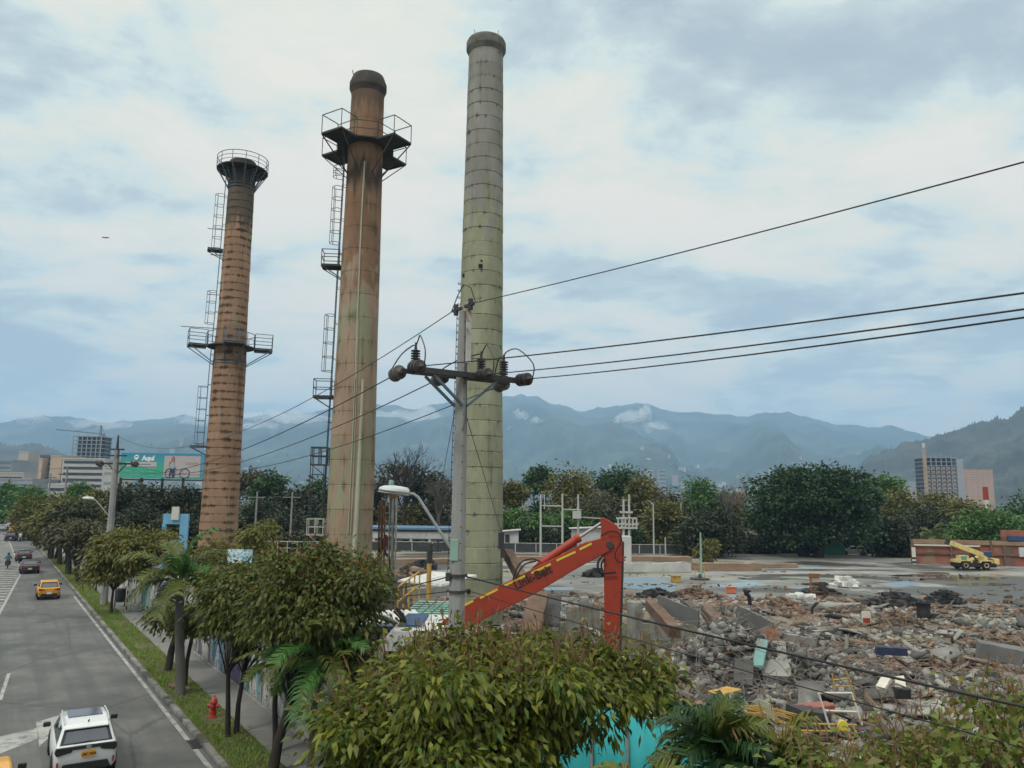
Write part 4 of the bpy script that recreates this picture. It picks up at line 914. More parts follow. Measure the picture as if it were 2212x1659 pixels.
    for y in (0.72, L - .80):
        for sg in (-1, 1):
            ax = Matrix.Rotation(R_(90) * sg, 3, 'Y')
            wh = MB().lathe([(rw - .13, -.10), (rw - .03, -.11), (rw, -.07), (rw, .07), (rw - .03, .105), (rw - .13, .10)], 22, (sg * (w - .085), y, rw), axis=ax).build('wheel', m_rubber, t, smooth=40)
            MB().lathe([(rw - .12, 0.09), (rw - .14, .075), (.06, .085), (.05, .1)], 16, (sg * (w - .085), y, rw), axis=ax).build('rim', m_rim, wh)
            MB().lathe([(rw + .07, -.02), (rw + .07, .012)], 22, (sg * (w - .01), y, rw + .02), axis=ax).build('wheel_arch', m_trim, t)
    zl = sh - .12
    for sg in (-1, 1):
        MB().loft([[(sg * a, y, zl + h) for a, h in ((w * .42, .02), (w * .93, .10), (w * .97, -.02), (w * .90, -.12), (w * .46, -.05))] for y in (-.035, .12)]).build('tail_light', m_tail if kind != 'suv' else m_trim, t, bevel=.012)
        MB().box((sg * (w + .12), L * .70, sh + .04), (.22, .10, .15), -.15 * sg).build('mirror', m_trim, t, bevel=.03)
        MB().box((sg * w * .86, -.02, .52), (.05, .06, .16)).build('reflector', m_tail, t)
    MB().loft([[(-w * .80, y, .30), (w * .80, y, .30), (w * .68, y, .52), (-w * .68, y, .52)] for y in (-.045, .1)]).build('lower_bumper', m_trim, t, bevel=.015)
    if plate:
        pl = MB().box((0.0 if kind != 'suv' else .07, -.03 if kind == 'suv' else -.055, .76 if kind == 'suv' else .56), (.36, .05, .17)).build('licence_plate', plate, t)
        if ptext:
            M = Matrix(((1, 0, 0), (0, 0, -1), (0, 1, 0))).to_4x4(); M.translation = (.07, -.058, .76)
            text('plate_lettering', ptext, .115, m_blackl, pl, M, bold=.003)
    if kind == 'suv':
        MB().loft([[(-w * .9, y, zl + .02), (w * .9, y, zl + .02), (w * .9, y, zl + .11), (-w * .9, y, zl + .11)] for y in (-.04, .06)]).build('light_bar', m_trim, t, bevel=.01)
        MB().lathe([(.075, 0), (.075, .012)], 16, (0.06, -.05, zl + .07), axis=Matrix.Rotation(R_(90), 3, 'X') @ Matrix.Diagonal((1, .72, 1))).build('emblem', m_rim, t)
        MB().box((0, fy1 - .62, H - .004), (wt * 1.5, 1.05, .02), Matrix.Rotation(R_(-1), 3, 'X')).build('glass_roof', m_glassb, cab)
        for sg in (-1, 1): MB().tube([(sg * wt * .94, ry1 + .12, H - .03), (sg * wt * .96, ry1 + .25, H + .04), (sg * wt * .98, (ry1 + fy1) / 2, H + .055), (sg * wt * .96, fy1 - .2, H + .03), (sg * wt * .95, fy1 - .08, H - .03)], .022, 6).build('roof_rail', m_cars, cab)
        MB().tube([(.05, ry1 + .18, H - .01), (.05, ry1 + .02, H + .10)], [.03, .008], 6).build('antenna', m_trim, cab)
        MB().bar((-.35, .04, sh + .06), (.12, .02, sh + .1), .03).build('wiper', m_trim, cab)
        MB().loft([[(-wt * .95, y, z), (wt * .95, y, z), (wt * .9, y, z + .04), (-wt * .9, y, z + .04)] for y, z in ((ry1 - .16, H - .13), (ry1 + .06, H - .05))]).build('spoiler', paint, cab, bevel=.01)
    return t
rz0 = ROADROT
def carat(px, py, dx=0.0): p = G(px, py, 0.0); return (p.x + dx, p.y, 0.004)
car('car', 'white compact car with black rear glass and an orange plate beside the road arrow', 'car', G(181, 1684, 0.0), rz0 - 0.03, m_carw, 4.18, 1.78, 1.56, 1.02, 'suv', m_plate, 'LBC 054')
car('car', 'small yellow hatchback with a white plate driving away', 'car', G(105, 1296, 0), rz0, m_cary, 3.6, 1.62, 1.50, .98, 'hatch', m_platew)
car('car', 'charcoal sedan with red tail lamps just ahead of the yellow hatchback', 'car', G(64, 1240, 0), rz0, m_card, 4.5, 1.80, 1.45, .96, 'sedan', m_platey)
car('car', 'dark brown car just ahead of the charcoal sedan', 'car', G(51, 1213, 0), rz0, m_carb, 4.3, 1.78, 1.50, .98, 'hatch', m_platew)
car('car', 'dark navy van-like car next to a red-tailed motorcycle far up the road', 'car', G(22, 1169, 0), rz0, m_carn, 4.2, 1.78, 1.7, 1.05, 'hatch', m_platew)
car('car', 'yellow car mostly cut off by the left edge beside the white car', 'car', RD(19.7, 0.40, 0), rz0, m_cary, 3.7, 1.64, 1.50, .98, 'hatch', m_platew)
fc = [(29, 1152, m_cary, 'pale yellow-roofed car in front of the far white bus'), (4, 1148, m_cars, 'silver car at the left edge left of the white bus'), (3, 1131, m_carn, 'distant blue car at the left edge above the silver car'), (8, 1118, m_carw, 'distant white car near the vanishing point of the road'), (14, 1111, m_cars, 'farthest tiny silver car below the green roadside tree')]
for px, py, m, lab in fc: car('car', lab, 'car', G(px, py, 0), rz0, m, 4.2, 1.75, 1.5, 1.0, 'hatch')
# the bus
p = G(26, 1146, 0); t = thing('bus', 'white bus with a green rear window among the far traffic', 'bus', p, rz0, 'vehicles on the road'); t.scale = (.8, .8, .8)
m_busg = mat('bus_green', [(0.10, 0.26, 0.20), (0.13, 0.32, 0.24)], 2, .2, 0)
MB().box((0, 4.2, 1.75), (2.4, 8.4, 2.7)).build('body', m_carw, t, bevel=.12); MB().box((0, -.01, 2.35), (2.0, .06, .9)).build('rear_window', m_busg, t); MB().box((0, -.02, .62), (2.3, .08, .5)).build('bumper', m_carn, t)
for sg in (-1, 1): MB().box((sg * 1.2, 4.2, 2.3), (.05, 7.6, .9)).build('side_window', m_glass, t); MB().box((sg * 1.0, -.02, 1.2), (.16, .06, .3)).build('tail_light', m_tail, t)
for y in (1.6, 6.6):
    for sg in (-1, 1): MB().lathe([(.46, -.14), (.48, 0), (.46, .14)], 18, (sg * 1.08, y, .47), axis=Matrix.Rotation(R_(90), 3, 'Y')).build('wheel', m_rubber, t)

# motorcycles and their riders
m_moto = flat('moto_black', (0.02, 0.02, 0.022), 0.4); m_motor = flat('moto_red', (0.30, 0.03, 0.03), 0.4)
def motorcycle(label, p, rz, m, group='motorcycles'):
    t = thing('motorcycle', label, 'motorcycle', p, rz, group); t.scale = (.8, .8, .8)
    for y in (0.3, 1.6):
        wh = MB().ring(.26, 0, .055, 24, 8).build('wheel', m_rubber, t); wh.rotation_euler = (0, R_(90), 0); wh.location = (0, y, .31)
    MB().loft([[(-.09, .42, .45), (.09, .42, .45), (.1, .42, .72), (-.1, .42, .72)], [(-.16, .9, .35), (.16, .9, .35), (.14, .9, .78), (-.14, .9, .78)], [(-.13, 1.25, .45), (.13, 1.25, .45), (.14, 1.22, .98), (-.14, 1.22, .98)], [(-.05, 1.45, .7), (.05, 1.45, .7), (.06, 1.4, .95), (-.06, 1.4, .95)]]).build('body', m, t, bevel=.04)
    MB().loft([[(-.1, .15, .80), (.1, .15, .80), (.08, .15, .86), (-.08, .15, .86)], [(-.14, .5, .76), (.14, .5, .76), (.12, .5, .84), (-.12, .5, .84)], [(-.1, .95, .80), (.1, .95, .80), (.08, .95, .86), (-.08, .95, .86)]]).build('seat', m_trim, t, bevel=.02)
    MB().tube([(-.36, 1.15, 1.05), (-.2, 1.28, 1.08), (.2, 1.28, 1.08), (.36, 1.15, 1.05)], .02, 6).build('handlebar', m_trim, t)
    b = MB()
    for sg in (-1, 1): b.tube([(sg * .09, 1.62, .31), (sg * .09, 1.32, 1.05)], .03, 6)
    b.build('fork', m_rim, t); MB().box((0, .1, .70), (.14, .06, .08)).build('tail_light', m_tail, t, bevel=.02); MB().tube([(.15, .95, .3), (.17, .3, .36), (.17, .05, .42)], .045, 8).build('exhaust', m_rim, t)
    return t
def rider(label, p, rz, jacket, helmet, group='people on motorcycles'):
    J = dict(pel=(0, .45, .90), sp=(0, .55, 1.15), ch=(0, .66, 1.36), nk=(0, .72, 1.50), hd=(0, .76, 1.66))
    V = [J['pel'], J['sp'], J['ch'], J['nk'], J['hd']]; Ed = [(0, 1), (1, 2), (2, 3), (3, 4)]; Rr = [.17, .15, .175, .065, .10]
    for s in (-1, 1):
        i = len(V); V += [(s * .20, .66, 1.40), (s * .34, .80, 1.18), (s * .33, 1.08, 1.08), (s * .33, 1.16, 1.06)]; Rr += [.075, .058, .045, .05]; Ed += [(2, i), (i, i + 1), (i + 1, i + 2), (i + 2, i + 3)]
        i = len(V); V += [(s * .12, .48, .86), (s * .24, .92, .78), (s * .20, .74, .36), (s * .20, .86, .28)]; Rr += [.11, .085, .06, .05]; Ed += [(0, i), (i, i + 1), (i + 1, i + 2), (i + 2, i + 3)]
    me = bpy.data.meshes.new('person'); me.from_pydata(V, Ed, []); o = link(bpy.data.objects.new('person', me)); me.materials.append(jacket)
    sk = o.modifiers.new('skin', 'SKIN'); o.modifiers.new('sub', 'SUBSURF').render_levels = 1
    for k, r in enumerate(Rr): me.skin_vertices[0].data[k].radius = (r, r); me.skin_vertices[0].data[k].use_root = (k == 0)
    o.location = p; o.rotation_euler = (0, 0, rz); o.scale = (.8, .8, .8); tag(o, label, 'person', group)
    MB().lathe([(.03, -.16), (.12, -.14), (.145, -.02), (.135, .08), (.08, .15), (.02, .165)], 16, (0, .77, 1.68)).build('helmet', helmet, o, smooth=60); return o
m_jk1 = flat('jacket_blue', (0.03, 0.08, 0.11), .8); m_jk2 = flat('jacket_white', (0.45, 0.43, 0.48), .8); m_hl = flat('helmet_dark', (0.03, 0.06, 0.08), .3)
for px, py, jm, mm, la, lb in ((16, 1229, m_jk1, m_moto, 'black motorcycle riding over the hatched lane marking', 'rider in a dark blue jacket and helmet on the hatched marking'), (43, 1171, m_jk2, m_motor, 'red-tailed scooter right of the dark navy car', 'rider in a pale jacket and dark helmet right of the navy car')):
    p = G(px, py, 0); motorcycle(la, p, rz0, mm); rider(lb, p, rz0, jm, m_hl)

# mobile crane on the slab
m_cry = mat('crane_yellow', [(0.55, 0.42, 0.15), (0.66, 0.52, 0.22)], 1, 0.6, 0.05, spots=((0.30, 0.24, 0.12), 2, .34, .42)); m_crw = flat('crane_white', (0.6, 0.58, 0.5))
YC = 84.0; CO = at(2105, 1236, YC); CO.z = 0.17
cr = thing('mobile_crane', 'yellow rough-terrain crane with its boom raised to the left by the brick wall', 'crane', CO)
cp = lambda px, py, dy=0: at(px, py, YC + dy) - CO
zx = lambda px: cp(px, 1230).x
x0, x1 = zx(2062), zx(2145)
zy = lambda py: cp(2100, py).z
MB().box(((x0 + x1) / 2, 0, zy(1220)), (x1 - x0, 1.5, .40)).build('chassis', m_trim, cr, bevel=.05)
for px in (2077, 2121):
    for y in (-.75, .75):
        wh = MB().lathe([(.2, -.16), (.42, -.16), (.47, -.08), (.47, .08), (.42, .16), (.2, .16)], 22, (zx(px), y, .47), axis=Matrix.Rotation(R_(90), 3, 'X')).build('wheel', m_rubber, cr, smooth=40)
        MB().lathe([(.25, .13), (.24, .18), (.08, .13)], 18, (zx(px), y, .47), axis=Matrix.Rotation(R_(90), 3, 'X')).build('rim', m_cry, wh)
    MB().loft([[(zx(px) + a, y, z) for a, z in ((-.66, .72), (-.6, 1.0), (.6, 1.0), (.66, .72), (.56, .75), (.5, .9), (-.5, .9), (-.56, .75))] for y in (-.95, .95)]).build('fender', m_cry, cr)
MB().loft([[(zx(2066), y, .95), (zx(2088), y, .95), (zx(2086), y, zy(1199)), (zx(2068), y, zy(1200))] for y in (-.75, .1)]).build('cab', m_cry, cr, bevel=.04)
MB().box((zx(2075), -.76, zy(1205)), (.6, .04, .42)).build('cab_window', m_busg, cr)
MB().loft([[(zx(2096), y, .95), (zx(2130), y, .95), (zx(2130), y, 1.35), (zx(2126), y, zy(1199)), (zx(2110), y, zy(1203))] for y in (-.45, .45)]).build('turret', m_cry, cr, bevel=.04)
pB, pA = cp(2122, 1199, -.7), cp(2050, 1172, -.7); MB().bar(pB, pA, .42, .50).build('boom', m_cry, cr, bevel=.03); MB().bar(pA, pA + (pA - pB).normalized() * .35, .36, .55).build('boom_head', m_dark, cr)
MB().bar(cp(2112, 1212, -.6), cp(2092, 1190, -.6), .14).build('lift_cylinder', m_dark, cr); MB().box(cp(2130, 1197), (.8, .9, .55)).build('winch', m_bluep, cr, bevel=.05)
MB().box((x1 + .1, 0, .85), (.5, 1.4, .6)).build('counterweight', m_cry, cr, bevel=.05)
# ================================================================== TREES AND PLANTS
def leaf_cloud(rg, pts, nrm, L, W, droop, quad2=True, curl=0.25):
    """leaves at pts whose axes follow nrm pulled down by droop; two folded quads or one rhomb each"""
    n = len(pts); ax = nrm + rg.normal(0, 0.6, (n, 3)); ax[:, 2] -= droop; ax /= np.linalg.norm(ax, axis=1, keepdims=True) + 1e-9
    sd = np.cross(ax, rg.normal(0, 1, (n, 3))); sd[:, 2] *= 0.5; sd /= np.linalg.norm(sd, axis=1, keepdims=True) + 1e-9
    up = np.cross(sd, ax); l = (L * (0.45 + 1.05 * rg.random(n) ** 1.3))[:, None]; w = (W * rg.uniform(0.7, 1.25, n))[:, None]
    B = pts; T = pts + ax * l; T[:, 2] -= curl * l[:, 0]; M = pts + ax * l * 0.5 + up * l * 0.10
    if quad2:
        Lf = M + sd * w * 0.5 - up * w * 0.14; Rt = M - sd * w * 0.5 - up * w * 0.14
        V = np.stack([B, Lf, T, Rt, M], 1).reshape(-1, 3); k = np.arange(n)[:, None] * 5
        Q = np.concatenate([k + np.array([[0, 1, 2, 4]]), k + np.array([[0, 4, 2, 3]])], 1).reshape(-1, 4)
    else:
        V = np.stack([B, M + sd * w * 0.5, T, M - sd * w * 0.5], 1).reshape(-1, 3); Q = np.arange(4 * n).reshape(-1, 4)
    return V, Q
def crown_points(rg, ell, n, clump, shell=0.55, per=60, low=-0.75, jit=(.86, .28)):
    """points in clumps spread through ellipsoids; returns points, outward directions and the clump centres"""
    tot = sum(e[3] * e[4] * e[5] for e in ell); P, N, C = [], [], []
    for (cx, cy, cz, rx, ry, rz) in ell:
        k = max(6, int(n * (rx * ry * rz / tot) / per))
        d = rg.normal(0, 1, (k * 3, 3)); d /= np.linalg.norm(d, axis=1, keepdims=True); d = d[d[:, 2] > low][:k]; k = len(d)
        r = (shell + (1 - shell) * rg.random(k) ** 0.6) * (jit[0] + jit[1] * rg.random(k)); c = d * r[:, None] * np.array([rx, ry, rz]) + np.array([cx, cy, cz]); C.append(c)
        q = rg.normal(0, 1, (k, per, 3)) * clump * np.array([1, 1, .62]) * (0.55 + 0.8 * rg.random((k, 1, 1)))
        p = (c[:, None] + q).reshape(-1, 3); nn = (d[:, None] * 0.8 + q / (clump * 1.2)).reshape(-1, 3); P.append(p); N.append(nn)
    return np.concatenate(P), np.concatenate(N), np.concatenate(C)
m_bark = mat('bark', [(0.055, 0.045, 0.035), (0.10, 0.085, 0.07)], 3, 0.95, 0.6, 12, stretch=(1, 1, .25)); m_barkd = mat('dark_bark', [(0.018, 0.014, 0.011), (0.042, 0.033, 0.026)], 3, 0.95, 0.6, 12, stretch=(1, 1, .25)); m_barkg = mat('grey_bark', [(0.07, 0.066, 0.06), (0.13, 0.12, 0.11)], 3, 0.9, 0.4, 12, stretch=(1, 1, .25))
def wood(base, h, r, tips, rg, m, name='trunk', parent=None, lean=(0, 0), stems=1, spread=0.3, fork=0.55, twig=0.5, n=7):
    b = MB(); rd = random.Random(int(rg.integers(1 << 30)))
    for s in range(stems):
        a = 2 * math.pi * s / max(1, stems) + 0.7; o = Vector((math.cos(a), math.sin(a), 0)) * (spread if stems > 1 else 0)
        top = Vector(base) + Vector((lean[0], lean[1], h * fork)) + o * 2.0; p0 = Vector(base) + o + Vector((0, 0, -0.15))
        mid = p0.lerp(top, 0.5) + Vector((rd.uniform(-1, 1), rd.uniform(-1, 1), 0)) * h * 0.03; b.tube([p0, p0.lerp(mid, .15) + Vector((0, 0, 0)), mid, top], [r * 1.35, r * 1.02, r * 0.85, r * 0.68], n)
        for i, t in enumerate(tips):
            if i % stems != s: continue
            t = Vector(t); j = top + Vector((0, 0, -h * 0.08 * rd.random())); c = j.lerp(t, 0.5) + Vector((rd.uniform(-1, 1), rd.uniform(-1, 1), rd.uniform(0, 1))) * (t - j).length * 0.12
            b.tube([j, c, t], [r * 0.42 * twig + .008, r * 0.26 * twig + .006, r * .05 + .004], 5)
    return b.build(name, m, parent, smooth=70)
SEED = [100]
def tree(name, label, base, ell, n, L, W, m, group, trunk=(0.2, m_bark), fork=0.5, droop=0.5, clump=None, near=False, stems=1, lean=(0, 0), ntips=26, per=60, shell=0.5, curl=0.25, cat='tree', low=-0.75, extra=None, spread=0.3):
    """ell: ellipsoids (x, y, z, rx, ry, rz) relative to the base"""
    SEED[0] += 1; rg = np.random.default_rng(SEED[0]); t = thing(name, label, cat, base, 0, group)
    clump = clump or 0.16 * min(max(e[3] for e in ell), 3.5)
    P, N, C = crown_points(rg, ell, n, clump, shell, per, low, (.68, .56) if near else (.80, .38))
    V, Q = leaf_cloud(rg, P, N, L, W, droop, near, curl); npobj('crown', V, Q, m, t)
    if extra:
        em, en, eL, eW, ed = extra; top_ = np.where((N[:, 2] > .35) & (P[:, 2] > np.quantile(P[:, 2], .55)))[0]; k = rg.choice(top_, en); sel = P[k] + rg.normal(0, .08, (en, 3)); sel[:, 2] += eL * .5
        V, Q = leaf_cloud(rg, sel, N[k] * .4 + np.array([0, 0, .9]), eL, eW, ed, False, 0.1); npobj('blossom', V, Q, em, t)
    h = min(e[2] for e in ell); sel = C[rg.choice(len(C), min(ntips, len(C)), replace=False)]
    wood((0, 0, 0), h, trunk[0], sel, rg, trunk[1], parent=t, fork=fork, stems=stems, lean=lean, spread=spread); return t
lm = {
 'big': leafmat('leaf_large', [(0.026, 0.034, 0.006), (0.06, 0.075, 0.01), (0.115, 0.135, 0.014), (0.20, 0.21, 0.02), (0.05, 0.12, 0.018), (0.19, 0.14, 0.03)], 0.32),
 'olive': leafmat('leaf_olive', [(0.028, 0.036, 0.008), (0.052, 0.066, 0.012), (0.085, 0.105, 0.018), (0.13, 0.14, 0.026), (0.08, 0.10, 0.018)], 0.3),
 'yel': leafmat('leaf_yellowgreen', [(0.045, 0.055, 0.012), (0.10, 0.11, 0.02), (0.16, 0.16, 0.03), (0.20, 0.17, 0.04), (0.07, 0.10, 0.02)], 0.28),
 'dry': leafmat('leaf_dry', [(0.055, 0.085, 0.012), (0.10, 0.15, 0.02), (0.14, 0.19, 0.025), (0.17, 0.14, 0.04), (0.20, 0.13, 0.05)], 0.3),
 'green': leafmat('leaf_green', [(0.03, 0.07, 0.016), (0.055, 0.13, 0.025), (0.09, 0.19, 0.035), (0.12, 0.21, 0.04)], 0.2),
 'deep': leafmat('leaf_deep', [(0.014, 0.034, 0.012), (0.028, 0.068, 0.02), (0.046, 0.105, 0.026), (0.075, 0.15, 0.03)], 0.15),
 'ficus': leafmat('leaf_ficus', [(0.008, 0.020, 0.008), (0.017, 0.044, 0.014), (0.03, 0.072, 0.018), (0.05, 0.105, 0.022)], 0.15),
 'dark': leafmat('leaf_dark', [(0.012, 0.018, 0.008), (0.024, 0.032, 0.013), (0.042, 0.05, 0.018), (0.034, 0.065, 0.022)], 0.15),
 'brown': leafmat('leaf_brownish', [(0.045, 0.04, 0.022), (0.08, 0.07, 0.035), (0.11, 0.10, 0.045), (0.07, 0.09, 0.03)], 0.15),
 'farol': leafmat('leaf_far_olive', [(0.055, 0.055, 0.014), (0.11, 0.11, 0.026), (0.18, 0.16, 0.04), (0.13, 0.15, 0.035)], 0.15),
 'palm': leafmat('leaf_palm', [(0.05, 0.07, 0.014), (0.09, 0.115, 0.022), (0.13, 0.15, 0.03)], 0.25, 0.45),
 'palmg': leafmat('leaf_palm_bright', [(0.04, 0.11, 0.025), (0.065, 0.16, 0.035), (0.10, 0.21, 0.045)], 0.25, 0.45),
 'palmd': leafmat('leaf_palm_dark', [(0.012, 0.04, 0.014), (0.02, 0.065, 0.02), (0.05, 0.08, 0.02)], 0.2, 0.45),
 'flower': leafmat('seed_brown', [(0.14, 0.075, 0.035), (0.20, 0.12, 0.06), (0.16, 0.12, 0.05)], 0.2, 0.8),
 'red': leafmat('blossom_red', [(0.30, 0.07, 0.04), (0.36, 0.12, 0.05), (0.26, 0.10, 0.04)], 0.2, 0.8),
}
def row(px, l=6.45): return RD(road_s(px, l), l, 0.1)
def rel(base, px, py, dY=0.0):                            # crown centre seen at px, py, in the depth plane of the base
    q = at(px, py, base.y + dY); return (q.x - base.x, q.y - base.y, q.z - base.z)
def rr_(base, w): return w / F * base.y
def ragged(ell, n, seed):
    rd = random.Random(seed); out = list(ell)
    for k in range(n):
        cx, cy, cz, rx, ry, rz = rd.choice(ell); d = Vector((rd.gauss(0, 1), rd.gauss(0, 1), rd.gauss(.15, .8))).normalized(); f = rd.uniform(.95, 1.18); s = rd.uniform(.16, .30) * min(rx, 1.7)
        out.append((cx + d.x * rx * f, cy + d.y * ry * f, cz + d.z * rz * f, s, s, s * rd.uniform(.6, .9)))
    return out
# --- the big one in front
gb = 'trees along the pavement'
base = Vector((-0.7, 12.2, 0.1))
q = lambda px, py, dY=0.0: rel(base, px, py, dY)
ell = [(*q(1010, 1548), 1.6, 1.6, 1.0), (*q(900, 1560, .3), 1.15, 1.2, .95), (*q(1240, 1482, .5), 1.1, 1.2, .45), (*q(940, 1670, -.6), 1.3, 1.5, 1.0), (*q(1130, 1590, -.3), .45, .6, .35), (*q(830, 1620, -.3), .7, .8, .6), (*q(1370, 1495, .8), .62, .8, .36), (*q(1020, 1452, .2), 1.2, 1.2, .5), (*q(1180, 1468, .3), 1.0, 1.1, .45)]
tree('street_tree', 'broad bright green tree with large drooping leaves below the red excavator arm', base, ragged(ell, 26, 1), 30000, 0.15, 0.072, lm['big'], gb, (0.11, m_barkd), 0.55, 1.0, 0.21, True, ntips=70, per=80, shell=.45, extra=(lm['flower'], 2600, .22, .026, -1.0), low=-.95)
# --- the dark pair
base = row(501); q = lambda px, py, dY=0.0: rel(base, px, py, dY)
ell = [(*q(548, 1288), 1.5, 1.6, .82), (*q(486, 1318), .7, .9, .45), (*q(580, 1245, .4), 1.3, 1.4, .42), (*q(520, 1342, -.2), 1.05, 1.1, .35), (*q(610, 1330, -.3), .9, .9, .4), (*q(490, 1250, .2), .7, .8, .35)]
tree('street_tree', 'dark olive spreading tree on two slim stems beside the red hydrant', base, ragged(ell, 16, 2), 10500, 0.18, 0.085, lm['olive'], gb, (0.085, m_barkd), 0.62, .95, 0.27, True, stems=2, spread=.12, ntips=44, shell=.4, low=-.9)
base = row(585); q = lambda px, py, dY=0.0: rel(base, px, py, dY)
ell = [(*q(700, 1285, .3), 1.45, 1.6, .80), (*q(740, 1330, .5), .95, 1.1, .6), (*q(640, 1330), 1.3, 1.3, .55), (*q(722, 1222, .8), .6, .8, .40), (*q(790, 1390, .3), .45, .6, .3), (*q(650, 1225, .2), .5, .7, .25), (*q(770, 1250, .2), .6, .8, .5)]
tree('street_tree', 'dark tree with a thick leaning trunk and reddish seed sprays before the middle chimney', base, ragged(ell, 16, 3), 10000, 0.175, 0.085, lm['olive'], gb, (0.15, m_barkd), 0.55, .95, 0.27, True, ntips=44, shell=.4, lean=(.35, .2), extra=(lm['red'], 700, .12, .03, -.7), low=-.9)
# --- the lighter tree to the left
base = row(240); q = lambda px, py, dY=0.0: rel(base, px, py, dY)
ell = [(*q(268, 1185), 1.25, 1.3, .9), (*q(335, 1172, 1), 1.1, 1.1, .75), (*q(216, 1232, -.5), .45, .6, .8), (*q(288, 1228), .8, .9, .4), (*q(238, 1175), .7, .8, .55)]
tree('street_tree', 'olive and yellow-green leafy tree left of the shortest chimney', base, ragged(ell, 16, 4), 9500, 0.24, 0.12, lm['yel'], gb, (0.09, m_barkd), 0.6, 0.9, 0.30, True, ntips=36, shell=.4, low=-.9)
base = row(455, 9.3); q = lambda px, py, dY=0.0: rel(base, px, py, dY)
ell = [(*q(465, 1205), 1.2, 1.2, .7), (*q(560, 1165, 1.0), .9, 1.0, .9), (*q(540, 1215), 1.0, 1.0, .6)]
tree('young_tree', 'yellowing leafy sapling behind the wall at the foot of the shortest chimney', base, ell, 4200, 0.24, 0.10, lm['yel'], 'young trees behind the wall', (0.06, m_bark), 0.5, .9, .26, True, ntips=24, low=-.9)
# slender trunk and leaning trunk by the palm
for px, lab, w, lean, ex_ in ((362, 'short leaning tree trunk with patchy bark beside the grey palm', .15, (.25, .1), (375, 1330)), (398, 'slim straight dark tree right of the grey palm', .09, (.1, .15), (420, 1340))):
    base = row(px); q = lambda px, py, dY=0.0: rel(base, px, py, dY)
    tree('street_tree', lab, base, [(*q(*ex_), .8, .8, .42)], 1800, .2, .1, lm['olive'], gb, (w, m_barkd), .8, .8, .22, True, ntips=14, lean=lean, low=-.9)
# --- smaller street trees farther along
for px, l, lab, ell_, n, m, wd_ in (
   (172, 6.45, 'grey twiggy tree with dense dark stems left of the near olive tree', [(190, 1165, 2.0, 1.6, 1.3), (150, 1150, 1.6, 1.5, 1.0)], 3200, 'brown', .16),
   (152, 6.3, 'dark brownish tree with several trunks on the grass strip', [(150, 1140, 1.8, 1.6, 1.2), (165, 1110, 1.7, 1.6, .9)], 4200, 'dark', .2),
   (132, 6.3, 'olive rounded tree on the verge beside the far dark sign', [(128, 1120, 2.2, 2.0, 1.7), (100, 1135, 1.8, 1.6, 1.1)], 5200, 'farol', .2),
   (113, 6.0, 'bushy dark green tree at the far end of the grass strip', [(110, 1105, 2.8, 2.4, 2.0)], 5200, 'olive', .2)):
    base = row(px, l); ell = [(*rel(base, x, y), a, c, d) for x, y, a, c, d in ell_]
    tree('street_tree', lab, base, ell, n, .34, .17, lm[m], gb, (wd_, m_barkd), .5, .6, .36, False, stems=3, spread=.35, ntips=40, low=-.8)
